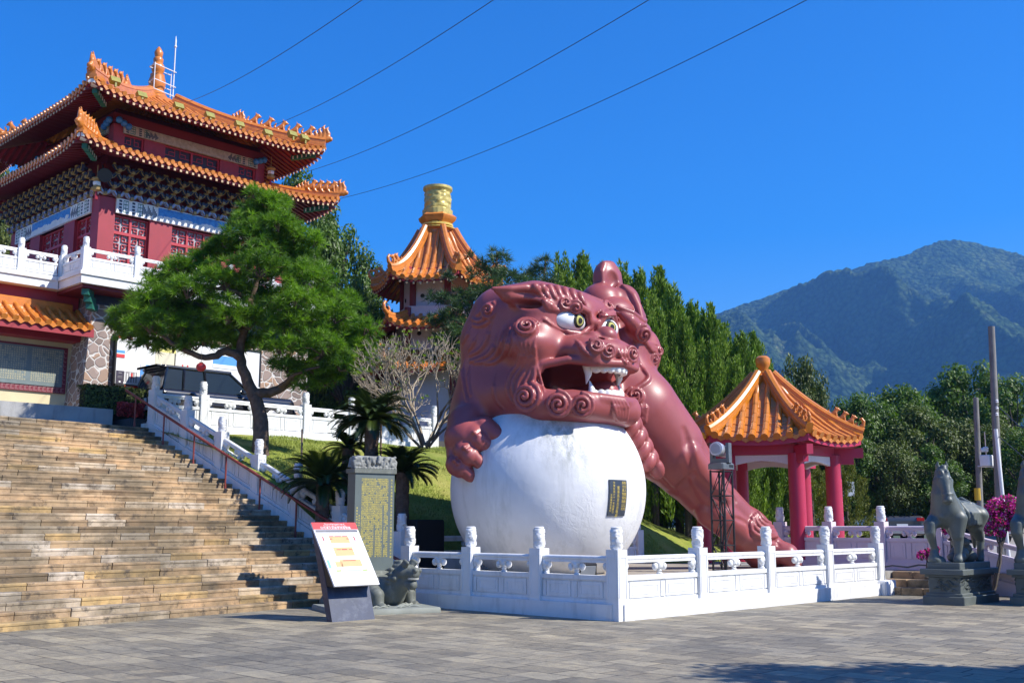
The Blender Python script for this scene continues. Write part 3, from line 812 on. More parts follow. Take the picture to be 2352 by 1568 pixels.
    for c in ((775, 583, 82, 2.4, 1, .6), (780, 1085, 100, 2.6, -1, 1.2), (1000, 1135, 92, 2.5, -1, 1.5), (1172, 1142, 84, 2.4, -1, 1.5), (1562, 1072, 62, 2.2, 1, 2.0),
              (1275, 712, 58, 2.1, -1, 2.2), (1362, 745, 60, 2.1, 1, 2.2), (1530, 765, 62, 2.2, -1, .4), (1618, 622, 60, 2.2, 1, 1.5), (1735, 745, 38, 1.6, 1, 1.5), (1700, 800, 40, 1.6, -1, 0),
              (1050, 405, 58, 2.0, -1, 2.5), (1130, 432, 50, 2.0, -1, 2.5), (1365, 425, 48, 1.8, 1, 0), (500, 455, 62, 1.9, -1, 1)):
        curl(*c)
    # flame brow, moustache leaf, side-whisker locks, crown locks
    for dx in (0, 22, 44): strand([(905 + dx, 330 + dx*1.1), (905 + dx, 390 + dx*.6), (935 + dx, 440), (985 + dx*.6, 455)], .075)
    for dy in (0, 26, 52): strand([(1385, 400 + dy*.2), (1330, 440 + dy*.7), (1310, 465 + dy), (1400, 460 + dy), (1440, 470 + dy*.8)], .05)
    for dx, dy in ((0, 0), (18, 36), (34, 70)): strand([(1125 + dx, 655 + dy*.6), (1150 + dx, 690 + dy*.7), (1195 + dx, 740 + dy*.5), (1225 + dx*.6, 770 + dy*.3)], .06)
    def D2(cx, cy): return ((1038.2 + cx*.41016 - 964.7)/.31637, (624.8 + cy*.41016 - 569.6)/.31637)
    def lock(pts, r0=.062, r1=.035): strand([D2(*q) for q in pts], r0, r1)
    lock([(365, 345), (360, 400), (384, 450), (370, 520), (330, 570), (311, 630), (316, 690), (345, 735)])
    lock([(386, 360), (386, 415), (407, 465), (393, 530), (354, 585), (336, 640), (346, 690)])
    lock([(410, 372), (410, 430), (427, 480), (417, 540), (380, 600), (363, 650), (374, 684)])
    lock([(434, 376), (434, 440), (445, 500), (438, 560), (411, 612), (394, 652)])
    lock([(462, 366), (455, 440), (462, 510), (460, 580), (446, 630), (428, 655)])
    lock([(262, 320), (240, 400), (215, 450), (160, 482), (105, 500)], .075); lock([(292, 300), (277, 390), (255, 452), (200, 495), (130, 510)], .075)
    lock([(325, 280), (318, 370), (303, 440), (255, 498), (190, 512)], .075); lock([(350, 275), (346, 340), (345, 405), (325, 465)], .06)
    lock([(235, 250), (210, 320), (190, 390), (150, 440), (100, 465)], .07); lock([(150, 330), (120, 400), (95, 440)], .06); lock([(110, 300), (85, 360), (60, 400)], .06)
    lock([(245, 560), (235, 640), (250, 720), (300, 770)], .05, .02); lock([(75, 480), (62, 560), (70, 640), (85, 720)], .07); lock([(100, 520), (92, 600), (105, 690)], .06)
    lock([(215, 195), (190, 250), (150, 275), (115, 262)], .06); lock([(235, 215), (215, 270), (165, 300), (120, 295)], .06); lock([(180, 190), (160, 225), (140, 240)], .05)
    for i in range(7): strand([(800 + i*52, 262 + i*1), (835 + i*52, 285 + i*4), (862 + i*50, 318 + i*6), (880 + i*52, 345 + i*10)], .10, .04)
    for i in range(5): strand([(1395 + i*24, 1095 + i*2), (1402 + i*24, 1150), (1418 + i*20, 1205), (1440 + i*14, 1250)], .075, .04)
    for i in range(4): strand([(1580 + i*18, 1100 + i*8), (1588 + i*17, 1160), (1600 + i*12, 1215), (1618 + i*6, 1260)], .06, .03)
    for i in range(4): strand([(1560 + i*22, 560 + i*26), (1600 + i*22, 640 + i*30), (1660 + i*14, 690 + i*20), (1715, 700 + i*26)], .07, .04)
    for i in range(3): strand([(1450 + i*28, 720 + i*8), (1445 + i*24, 765), (1470 + i*24, 810), (1500 + i*14, 835)], .06, .03)
    strand([(1560, 640), (1540, 720), (1600, 850), (1660, 940), (1600, 1000), (1520, 1040)], .07, .05)
    strand([(845, 560), (900, 520), (960, 560), (1040, 600)], .05, .02)
    strand([(860, 600), (830, 700), (840, 820), (880, 960), (900, 1040)], .05, .02)
    for t in todo:
        if t[0] == 'ell': E(t[1], t[2], t[3], .05)
        else: C(t[1], t[2], .012 if t[0] == 'chain2' else .014)
    def D3(cx, cy): return (((1560 + cx/3.7325)/1.0884 - 964.7)/.31637, ((1080 + cy/3.7325)/1.0884 - 569.6)/.31637)
    def groove(pts, r, k=.10):
        h = [x for x in (hit(*D(*q)) for q in spl([D3(*q) for q in pts])) if x is not None]
        h = [h[0]] + [b for a, b in zip(h, h[1:]) if np.linalg.norm(a - b) < .7]
        n_ = [g.nrm(x, .08) for x in h]
        C([x + n*r*.45 for x, n in zip(h, n_)], [r*(.5 + .5*math.sin(PI*(i + .5)/len(h))) for i in range(len(h))], k, 's')
    groove([(565, -20), (598, 100), (624, 230), (640, 380)], .10); groove([(640, 385), (570, 465), (500, 530), (430, 560)], .08); groove([(640, 390), (730, 495), (850, 590), (960, 690)], .09)
    groove([(180, 210), (250, 330), (370, 450), (480, 560)], .06, .08); groove([(870, 400), (960, 520), (1040, 640)], .06, .08); groove([(1040, 800), (1150, 850), (1180, 960)], .07, .06); groove([(1330, 1040), (1400, 1010), (1450, 1060)], .05, .04)
    for q in ([(1195, 800), (1225, 890), (1300, 935), (1400, 945), (1465, 930)], [(1215, 780), (1255, 860), (1320, 905), (1400, 915), (1460, 895)], [(1235, 765), (1280, 835), (1340, 875), (1410, 880), (1450, 860)], [(1255, 750), (1300, 810), (1360, 845), (1420, 845)], [(1180, 840), (1195, 920), (1260, 965), (1350, 975), (1460, 960)]):
        h = [x for x in (hit(*D(*p_)) for p_ in spl([D3(*p_) for p_ in q])) if x is not None]
        if len(h) > 3: C(h, .052, .02)
    for q, rad in (((1350, 775), .17), ((1120, 460), .16), ((1160, 470), .10)):
        p_ = hit(*D(*D3(*q)))
        if p_ is not None: E(p_, (rad, rad, rad*.8), None, .04); E(p_ + g.nrm(p_)*rad*.9, (rad*.55,)*3, None, .03, 's') if rad > .165 else None
    # braided beard by the chest
    for k in range(5):
        t = k/4
        for s in (-1, 1):
            c = np.array(L(1.22 + .66*t + .15*s, 1.30 + .12*t, 3.90 - .98*t - .07*s))
            rot = np.stack([np.array([.5, 0, -.87*s]), np.array([0, 1, 0]), np.array([.87*s, 0, .5])])
            E(c, (.30 - .04*t, .24 - .04*t, .17), rot, .012)
    # the ball lies under jaw and paw: keep a clear seam
    root = empty('lion_statue', 'giant glossy dark red stone lion crouching with one paw on a white ball, mouth open', 'lion statue', (20, 16, PLAT_Z))
    me = g.mesh('lion_body', 1)
    o = link('body', me, red, root); o.location = (-20, -16, -PLAT_Z)
    org = (20, 16, PLAT_Z)
    def put(name, mb, m, par=root, smooth=50):
        return link(name, mb.mesh(name, org, smooth), m, par)
    white = pm('tooth_enamel', (.80, .79, .75), .30, .04, 3)
    tongue = pm('tongue_paint', (.30, .055, .05), .4, .08, 2)
    yel = pm('iris_paint', (.42, .40, .12), .7, .1, 6, spec=.15); blk = pm('pupil_paint', (.022, .024, .026), .7, .1, 6, spec=.15)
    eyew = pm('eye_paint', (.80, .81, .80), .28, .03, 3)
    for s in (-1, 1):
        mb = MB()
        c = Vector(L(.56*s + .06, .98, 5.88))
        mb.ball((0, 0, 0), 1, 28, 18)
        mb.v = [(c.x + x*.49, c.y + y*.40, c.z + z*.285) for x, y, z in mb.v]
        e = put('eyeball', mb, eyew)
        # iris rings sit on the eye's front, looking ahead and slightly across
        dirv = Vector((.03 if s < 0 else -.08, -1, -.03)).normalized()
        q = Vector((dirv.x/.49, dirv.y/.30, dirv.z/.285)); fr = c + Vector((dirv.x, dirv.y, dirv.z)) / q.length
        nn = Vector(((fr.x-c.x)/.49**2, (fr.y-c.y)/.40**2, (fr.z-c.z)/.285**2)).normalized()
        a = nn.orthogonal().normalized(); b = nn.cross(a)
        for nm, rad, m, dz in (('iris', .132, blk, .012), ('iris_ring', .088, yel, .020), ('pupil', .048, blk, .028)):
            mb = MB(); rings = []
            for fr_ in (1, .75, .5, .25, .01):
                ring = []
                for k in range(24):
                    t = 2*PI*k/24; pt = fr + (a*math.cos(t) + b*math.sin(t))*rad*fr_
                    qq = pt - c; kk = math.sqrt((qq.x/.49)**2 + (qq.y/.40)**2 + (qq.z/.285)**2)
                    ring.append(c + qq/kk + nn*dz)
                rings.append(ring)
            vs = [p - nn*.06 for p in rings[0]] + [p for r_ in rings for p in r_]
            mb.add(vs, [(r_*24+k, r_*24+(k+1) % 24, (r_+1)*24+(k+1) % 24, (r_+1)*24+k) for r_ in range(5) for k in range(24)] + [tuple(5*24+k for k in range(24))])
            o = put(nm, mb, m, e)
    def arc(t, z, rp=.60, rq=.92, q0=.86):                             # dental arch, t in -1..1
        a = t*PI*.46
        return Vector(L(.14 + rp*math.sin(a), q0 + .15 + rq*math.cos(a), z))
    def fang(t, z0, z1, r):
        mb = MB(); a = arc(t, z0); b = arc(t, z1)
        dz = z1 - z0
        mb.tube([a - Vector((0, 0, dz*.25)), a, a + Vector((0, -.03, dz*.5)), b + Vector((0, .03, 0))], [r, r, r*.7, .012], 10)
        return mb
    for t in (-.72, .72): put('upper_fang', fang(t, 4.90, 4.52, .105), white)
    for t in (-.66, .66): put('lower_fang', fang(t, 4.22, 4.58, .10), white)
    for nm, z0, z1 in (('upper_teeth', 4.95, 4.74), ('lower_teeth', 4.2, 4.41)):
        mb = MB(); nn_ = 48; arc0 = arc
        arc = (lambda t, z: arc0(t, z, .56, .80)) if nm == 'lower_teeth' else arc0
        rows = []
        for k in range(nn_+1):
            t = -.64 + 1.28*k/nn_; d = (arc(t+.02, 0) - arc(t-.02, 0)).normalized(); f = Vector((-d.y, d.x, 0)); f = f if f.y < 0 else -f
            sc_ = abs(math.sin(PI*k*8/nn_))
            ze = z1 + (z0 - z1)*.16*(1 - sc_); o_ = f*(.028*sc_)
            rows.append([arc(t, z0) - f*.05, arc(t, z0) + f*.06, arc(t, z0*.4 + z1*.6) + f*.06 + o_, arc(t, ze*.92 + z0*.08) + f*.04 + o_, arc(t, ze), arc(t, ze) - f*.06])
        b0 = [p for r_ in rows for p in r_]
        mb.add(b0, [(k*6+i, k*6+i+1, (k+1)*6+i+1, (k+1)*6+i) for k in range(nn_) for i in range(5)])
        put(nm, mb, white); arc = arc0
    tg = Vox((16.6, 13.8, 3.9), (19.0, 16.4, 4.7), .04)
    tg.chain([L(.1, .5, 4.2), L(.17, 1.0, 4.26), L(.26, 1.45, 4.36)], [.34, .34, .29], .05)
    tg.chain([L(.14, .7, 4.62), L(.18, 1.2, 4.68), L(.22, 1.85, 4.66)], [.045, .045, .04], .05, 's')
    o = link('tongue', tg.mesh('tongue'), tongue, root); o.location = (-20, -16, -PLAT_Z)
    # the ball
    wh = stone_ball_mat()
    b = empty('stone_ball', 'huge white painted stone ball with a dark inscribed plaque, held under the lion', 'stone ball', (BALL_C.x, BALL_C.y, PLAT_Z))
    mb = MB(); n, m = 96, 56; prof = []
    for i in range(m+1):
        a = -PI/2 + PI*i/m; z = BALL_R*math.sin(a)
        if z + BALL_C.z < PLAT_Z - .03: continue
        prof.append((max(.001, BALL_R*math.cos(a)), z))
    mb.lathe(prof, BALL_C, n); mb.build('ball_body', wh, b, 60)
    # plaque let into the sphere, facing the plaza
    pc = PZ(1419, 1143, 2.05); u, y, z = ray(1419, 1143); dd = V(u, y, z).normalized(); oo = Vector((0, 0, EYE)) - BALL_C
    bq = oo.dot(dd); tt = -bq - math.sqrt(max(0, bq*bq - oo.dot(oo) + BALL_R**2)); pc = Vector((0, 0, EYE)) + dd*tt
    az = math.atan2(pc.y - BALL_C.y, pc.x - BALL_C.x); zc = pc.z - BALL_C.z; el0 = math.asin(zc/BALL_R)
    def sp(x, h, out): # x metres to the right, h metres up, on the ball
        el = el0 + h/BALL_R; a = az + x/(BALL_R*math.cos(el0))
        k = BALL_R + out
        return (BALL_C.x + k*math.cos(el)*math.cos(a), BALL_C.y + k*math.cos(el)*math.sin(a), BALL_C.z + k*math.sin(el))
    PW, PH = .25, .365
    mb = MB()
    mb.grid(lambda s, t: sp((s-.5)*2*PW, (t-.5)*2*PH, .022), 8, 10)
    for s0, s1 in (((-1, -1), (1, -1)), ((1, -1), (1, 1)), ((1, 1), (-1, 1)), ((-1, 1), (-1, -1))):
        mb.grid(lambda s, t: sp(PW*(s0[0]*(1-s)+s1[0]*s), PH*(s0[1]*(1-s)+s1[1]*s), -.02 + .042*t), 8, 1)
    pl = mb.build('plaque', pm('dark_granite', (.045, .055, .070), .3, .4, 30), b)
    gold = pm('gilt_lettering', (.62, .47, .10), .45, .12, 8)
    mb = MB()
    for xs, top, txt, s in ((.19, .30, '新光人壽保險公司', .070), (.125, .30, '新光產物保險公司', .070), (-.015, .20, '董事長　　　敬獻', .075), (-.13, .30, '中華民國六十一年國慶日', .055), (-.20, .06, '台灣雕塑匠敬刻', .05)):
        for k, ch in enumerate(txt):
            if ch == '　': ch = '吉'
            vs, fs = text_mesh(ch, s)
            mb.add([sp(xs + x, top - k*s*1.06 + y_, .0265) for x, y_, _ in vs], fs)
    lo = link('lettering', mb.mesh('lettering', (BALL_C.x, BALL_C.y, PLAT_Z)), gold, pl)
def stone_ball_mat():
    m, nt, bs = nodes('ball_paint')
    v = coords(nt)
    n1 = noise_n(nt, v, 1.1, 6, .6)
    c = ramp(nt, n1, [(.3, (.66, .66, .655)), (.7, (.78, .78, .77))])
    v2 = coords(nt, scale=(1, 1, .16)); s2 = noise_n(nt, v2, 2.6, 8, .7)
    c = mixc(nt, ramp(nt, s2, [(.50, (0, 0, 0)), (.74, (.62,)*3)]), c, (.40, .41, .38))
    # one real run of mildew down the upper left of the ball
    tc = nt.nodes.new('ShaderNodeTexCoord'); sx = nt.nodes.new('ShaderNodeSeparateXYZ'); nt.links.new(tc.outputs['Object'], sx.inputs[0])
    def gauss(sock, mu, wd):
        a = N(nt, 'ShaderNodeMath', operation='SUBTRACT'); nt.links.new(sock, a.inputs[0]); a.inputs[1].default_value = mu
        b = N(nt, 'ShaderNodeMath', operation='DIVIDE'); nt.links.new(a.outputs[0], b.inputs[0]); b.inputs[1].default_value = wd
        p = N(nt, 'ShaderNodeMath', operation='POWER'); nt.links.new(b.outputs[0], p.inputs[0]); p.inputs[1].default_value = 2
        q = N(nt, 'ShaderNodeMath', operation='MULTIPLY'); nt.links.new(p.outputs[0], q.inputs[0]); q.inputs[1].default_value = -1
        e = N(nt, 'ShaderNodeMath', operation='EXPONENT'); nt.links.new(q.outputs[0], e.inputs[0]); return e.outputs[0]
    gx = gauss(sx.outputs[0], -1.15, .36); gz = gauss(sx.outputs[2], 2.75, .62)
    mul = N(nt, 'ShaderNodeMath', operation='MULTIPLY'); nt.links.new(gx, mul.inputs[0]); nt.links.new(gz, mul.inputs[1])
    v3 = coords(nt, scale=(1, 1, .3)); s3 = ramp(nt, noise_n(nt, v3, 4.5, 8, .7), [(.40, (0, 0, 0)), (.62, (1, 1, 1))])
    mul2 = N(nt, 'ShaderNodeMath', operation='MULTIPLY'); nt.links.new(mul.outputs[0], mul2.inputs[0]); nt.links.new(s3, mul2.inputs[1])
    mul3 = N(nt, 'ShaderNodeMath', operation='MULTIPLY'); nt.links.new(mul2.outputs[0], mul3.inputs[0]); mul3.inputs[1].default_value = 1.0
    c = mixc(nt, mul3.outputs[0], c, (.22, .24, .20))
    nt.links.new(c, bs.inputs['Base Color']); bs.inputs['Roughness'].default_value = .55
    msk = ramp(nt, noise_n(nt, v, .7, 3, .5), [(.42, (0, 0, 0)), (.62, (1, 1, 1))])
    h = N(nt, 'ShaderNodeMath', operation='MULTIPLY'); nt.links.new(noise_n(nt, v, 7, 9, .62, 1.2), h.inputs[0]); nt.links.new(msk, h.inputs[1])
    h2 = N(nt, 'ShaderNodeMath', operation='ADD'); nt.links.new(h.outputs[0], h2.inputs[0]); nt.links.new(noise_n(nt, v, 1.6, 3, .5), h2.inputs[1])
    bump(nt, bs, h2.outputs[0], .30, .05)
    return m
build_lion()
# ---------------------------------------------------------------- glazed tile roofs
def tile_mat(name, base, var=.16):
    m, nt, bs = nodes(name)
    v = coords(nt)
    c = ramp(nt, noise_n(nt, v, 5.5, 5, .6), [(.3, sc(base, 1 - var)), (.7, sc(base, 1 + var))])
    d = ramp(nt, noise_n(nt, v, 1.4, 7, .7), [(.56, (0, 0, 0)), (.74, (.5,)*3)])
    c = mixc(nt, d, c, sc(base, .38))
    nt.links.new(c, bs.inputs['Base Color']); bs.inputs['Roughness'].default_value = .34
    bs.inputs['Coat Weight'].default_value = .25; bs.inputs['Coat Roughness'].default_value = .2
    bump(nt, bs, noise_n(nt, v, 22, 4, .6), .12, .01)
    return m
TILE = tile_mat('orange_glazed_tile', (.56, .185, .028))
TILE2 = tile_mat('amber_glazed_tile', (.56, .185, .014))
CRIM = pm('crimson_paint', (.30, .022, .032), .5, .12, 1.6, bmp=.05, bscale=20, stain=(.20, .02, .03), stain_amt=.3)
DARKRED = pm('dark_red_paint', (.16, .016, .022), .55, .15, 1.6)
PINKRED = pm('rose_red_paint', (.42, .024, .065), .42, .12, 1.2, stain=(.30, .03, .06), stain_amt=.4)
PALE = pm('rafter_end_paint', (.50, .34, .18), .5, .25, 8)
WHITEP = pm('white_plaster', (.70, .70, .69), .7, .06, 1.2, stain=(.40, .40, .38), stain_amt=.35)
def sweep(mb, pts, prof, up=Vector((0, 0, 1))):
    pts = [Vector(p) for p in pts]; n = len(prof); vs = []
    for i, p in enumerate(pts):
        d = (pts[min(i+1, len(pts)-1)] - pts[max(i-1, 0)]).normalized()
        s = d.cross(up).normalized(); u = s.cross(d)
        vs += [p + s*a + u*b for a, b in prof]
    fs = [(i*n+k, i*n+(k+1) % n, (i+1)*n+(k+1) % n, (i+1)*n+k) for i in range(len(pts)-1) for k in range(n)]
    fs += [tuple(range(n-1, -1, -1)), tuple((len(pts)-1)*n+k for k in range(n))]
    mb.add(vs, fs)
def beast_mesh():
    g = Vox((-.3, -.2, -.05), (.35, .2, .55), .022)
    g.chain([(-.14, 0, .12), (.0, 0, .2), (.1, 0, .32)], [.10, .11, .09], .05)
    g.ell((.16, 0, .40), (.11, .08, .09), None, .04); g.cone((.2, 0, .38), (.29, 0, .36), .05, .035, .02)
    for s in (-1, 1):
        g.cone((.1, .06*s, .25), (.14, .07*s, 0), .045, .04, .02); g.cone((-.12, .08*s, .1), (-.04, .09*s, 0), .06, .04, .02)
        g.cone((.12, .05*s, .46), (.09, .07*s, .54), .03, .012, .01)
    g.chain([(-.2, 0, .1), (-.26, 0, .25), (-.2, 0, .38)], [.05, .05, .03], .02)
    return g.mesh('ridge_figure')
BEAST = beast_mesh()
def curl_mesh():
    g = Vox((-.3, -.15, -.1), (.4, .15, .7), .025)
    g.chain([(-.15, 0, .05), (.05, 0, .08), (.2, 0, .2), (.24, 0, .38), (.16, 0, .52), (.06, 0, .5)], [.10, .10, .085, .07, .055, .03], .02)
    g.chain([(-.1, 0, .1), (-.08, 0, .3), (-.02, 0, .38)], [.06, .05, .02], .02)
    return g.mesh('ridge_scroll')
SCROLL = curl_mesh()
def flame_mesh():
    g = Vox((-.5, -.18, -.1), (.45, .18, .8), .028)
    for x, h in ((-.34, .30), (-.2, .42), (-.05, .52), (.10, .64), (.24, .55)):
        g.chain([(x, 0, 0), (x + .03, .03, h*.5), (x - .03, -.02, h*.8), (x + .05, 0, h)], [.10, .085, .05, .015], .03)
    g.chain([(-.4, 0, .02), (.35, 0, .05)], [.09, .10], .03)
    return g.mesh('ridge_flame')
FLAME = flame_mesh()

def tiled_roof(root, outer, inner, z0, z1, lift=.3, sp=.26, rr=.062, conc=.5, tm=None, fm=None, over=1.0, sides=None, figs=4, tip='scroll', fascia_h=.16, soffit=True, rafters=True, ridge_h=.20, ridge_w=.085, lp=4, fig_s=.8, tip_s=.8, raf=.2, fl_sides=None):
    tm = tm or TILE; fm = fm or CRIM; n = len(outer)
    outer = [Vector((*p, 0)) for p in outer]; inner = [Vector((*p, 0)) for p in inner]
    F = lambda q: q*(conc + (1 - conc)*q)
    tiles = MB(); fas = MB(); raft = MB()
    for i in (range(n) if sides is None else sides):
        c0, c1, t0, t1 = outer[i], outer[(i+1) % n], inner[i], inner[(i+1) % n]
        e = (c1 - c0); Lh = e.length; e /= Lh; nn = Vector((-e.y, e.x, 0))
        D = (t0 - c0).dot(nn)
        if D < 0: nn = -nn; D = -D
        ua = (t0 - c0).dot(e); ub = Lh - (t1 - c0).dot(e)
        def H(u, w):
            q = min(1, max(0, w/D)); a = ua*q; b = Lh - ub*q
            s_ = (u - a)/max(1e-6, b - a); g = abs(2*s_ - 1)**lp
            return z0 + (z1 - z0)*F(q) + lift*g*(1 - q)**1.6
        def pt(u, w, dz=0): p = c0 + e*u + nn*w; return (p.x, p.y, H(u, min(max(w, 0), D)) + dz)
        rows = max(3, int(D/.30)); cols = max(6, int(Lh/.35))
        b0 = len(tiles.v); vs = []
        for j in range(rows):
            for q, dz in ((j/rows, .0), ((j+1)/rows, -.022)):
                w = D*q; a = ua*q; b = Lh - ub*q
                vs += [pt(a + (b - a)*k/cols, w, dz + .022) for k in range(cols+1)]
        tiles.add(vs, [(r_*(cols+1)+k, r_*(cols+1)+k+1, (r_+1)*(cols+1)+k+1, (r_+1)*(cols+1)+k) for r_ in range(rows*2-1) for k in range(cols)])
        m = max(3, int(Lh/sp)); st = Lh/m
        for k in range(m):
            u = st*(k + .5)
            wm = D
            if ua > 1e-6: wm = min(wm, u/ua*D)
            if ub > 1e-6: wm = min(wm, (Lh - u)/ub*D)
            wm -= .04
            if wm < .15: wm = .15
            seg = max(2, int(wm/.28)); pts = []; rad = []
            for j in range(seg):
                for q, k_ in ((j/seg, 1.06), ((j + .97)/seg, .95)):
                    w = -.05 + (wm + .05)*q; pts.append(Vector(pt(u, w, .035) if w >= 0 else (lambda p: (p[0] - nn.x*(-w)*0 + nn.x*w, p[1] + nn.y*w, p[2]))(pt(u, 0, .035)))); rad.append(rr*k_)
            pts.append(Vector(pt(u, wm, .035))); rad.append(rr*.95)
            tiles.tube(pts, rad, 8)
            d = (pts[0] - pts[1]).normalized()
            tiles.tube([pts[0] - d*.02, pts[0] + d*.03], rr*1.16, 10)
            # drip tile between two ribs
            if k < m - 1:
                ps = []
                for f_, dz in ((0, .03), (.5, .01), (1, .03)): ps.append(Vector(pt(u + st*f_, 0, dz)) - nn*.05)
                lo = [ps[0] - Vector((0, 0, .05)), ps[1] - Vector((0, 0, .13)), ps[2] - Vector((0, 0, .05))]
                tiles.add([*ps, *lo, *[p + nn*.03 for p in ps], *[p + nn*.03 for p in lo]], [(0, 1, 4, 3), (1, 2, 5, 4), (6, 9, 10, 7), (7, 10, 11, 8), (3, 4, 10, 9), (4, 5, 11, 10)])
        if soffit:
            cs = 24; vs = []; so = min(over, D*.95)
            for w, dz in ((.02, -.02), (.02, -fascia_h), (so, -fascia_h + .02)):
                q = w/D; a = ua*q; b = Lh - ub*q
                vs += [pt(a + (b - a)*k/cs, w, dz) for k in range(cs+1)]
            fas.add(vs, [(r_*(cs+1)+k, (r_+1)*(cs+1)+k, (r_+1)*(cs+1)+k+1, r_*(cs+1)+k+1) for r_ in range(2) for k in range(cs)])
        if rafters:
            m2 = int(Lh/raf)
            for k in range(m2):
                u = Lh*(k + .5)/m2; wm = so
                if ua > 1e-6: wm = min(wm, u/ua*D)
                if ub > 1e-6: wm = min(wm, (Lh - u)/ub*D)
                if wm < .2: continue
                a = Vector(pt(u, .0, -fascia_h - .03)) - nn*.03; b = Vector(pt(u, wm - .06, -fascia_h - .03))
                d = (b - a); c = (a + b)/2; s_ = e*.038
                raft.cur = 0; raft.obox(c, d/2, s_, Vector((0, 0, .04)))
                raft.cur = 1; raft.obox(a - d.normalized()*.012, d.normalized()*.014, e*.034, Vector((0, 0, .036)))
    tiles.build('roof_tiles', tm, root, 40)
    if soffit: fas.build('eave_board', fm, root, 30)
    if rafters: raft.build('rafters', [DARKRED, PALE], root)
    for i in range(n):
        if sides is not None and not (i in sides and (i - 1) % n in sides): continue
        c, t = outer[i], inner[i]
        pts = []
        for k in range(15):
            q = 1 - k/14; p = c*(1 - q) + t*q
            pts.append(Vector((p.x, p.y, z0 + (z1 - z0)*F(q) + lift*(1 - q)**1.6 + .03)))
        out = (c - t).normalized()
        mb = MB()
        w_, h_ = ridge_w, ridge_h
        sweep(mb, pts, [(-w_*1.25, -.04), (w_*1.25, -.04), (w_*1.25, h_*.28), (w_, h_*.34), (w_, h_*.75), (w_*1.15, h_*.8), (w_*.8, h_*1.15), (0, h_*1.3), (-w_*.8, h_*1.15), (-w_*1.15, h_*.8), (-w_, h_*.75), (-w_, h_*.34), (-w_*1.25, h_*.28)])
        r = mb.build('hip_ridge', tm, root, 35)
        org = root.location
        az = math.atan2(out.y, out.x)
        def place(me, k, s, dz=0):
            p = pts[int(k)]*(1 - k % 1) + pts[min(14, int(k)+1)]*(k % 1)
            o = link(me.name.split('.')[0], me, tm, r)
            o.location = p - org + Vector((0, 0, h_ + dz)); o.rotation_euler = (0, 0, az); o.scale = (s, s, s)
        place({'scroll': SCROLL, 'flame': FLAME}[tip], 13.6, tip_s, -.05)
        for k in range(figs): place(BEAST, 12.4 - 1.25*k, fig_s, -.02)
        if tip == 'flame': place(FLAME, 12.2 - 1.25*figs, tip_s*.8, -.05)

def stone_wall_mat(name, stone, mortar, scale):
    m, nt, bs = nodes(name)
    v = coords(nt)
    vo = N(nt, 'ShaderNodeTexVoronoi', feature='DISTANCE_TO_EDGE', i_Scale=scale); vc = N(nt, 'ShaderNodeTexVoronoi', i_Scale=scale)
    w_ = N(nt, 'ShaderNodeTexNoise', i_Scale=2.0); nt.links.new(v, w_.inputs['Vector'])
    sc_ = nt.nodes.new('ShaderNodeVectorMath'); sc_.operation = 'SCALE'; nt.links.new(w_.outputs['Color'], sc_.inputs[0]); sc_.inputs['Scale'].default_value = .25
    ad = nt.nodes.new('ShaderNodeVectorMath'); nt.links.new(v, ad.inputs[0]); nt.links.new(sc_.outputs[0], ad.inputs[1])
    nt.links.new(ad.outputs[0], vo.inputs['Vector']); nt.links.new(ad.outputs[0], vc.inputs['Vector'])
    sp_ = nt.nodes.new('ShaderNodeSeparateColor'); nt.links.new(vc.outputs['Color'], sp_.inputs[0])
    c = ramp(nt, sp_.outputs[0], [(0, sc(stone, .7)), (.4, stone), (.7, sc(stone, 1.15)), (1, (stone[0]*1.35, stone[1]*1.1, stone[2]*.8))])
    f = ramp(nt, vo.outputs['Distance'], [(.03, (1, 1, 1)), (.055, (0, 0, 0))])
    c = mixc(nt, f, c, mortar)
    nt.links.new(c, bs.inputs['Base Color']); bs.inputs['Roughness'].default_value = .8
    g = ramp(nt, vo.outputs['Distance'], [(.02, (0, 0, 0)), (.12, (1, 1, 1))]); bump(nt, bs, g, .6, .03)
    return m
CRAZY = stone_wall_mat('crazy_paved_stone', (.27, .205, .175), (.58, .56, .52), 3.7)
CREAM = pm('cream_plaster', (.62, .53, .32), .7, .08, 1.3)
PANE = pm('frosted_pane', (.33, .33, .34), .5, .12, 6)
LATT = pm('lattice_paint', (.42, .030, .040), .45, .1, 5)
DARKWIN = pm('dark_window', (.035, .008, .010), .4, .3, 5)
BLUEP = pm('blue_paint', (.035, .19, .50), .5, .15, 4); NAVY = pm('navy_paint', (.018, .026, .060), .5, .3, 5)
GOLD = pm('gold_paint', (.30, .20, .065), .5, .3, 7); GREENP = pm('green_paint', (.02, .13, .09), .5, .2, 6)

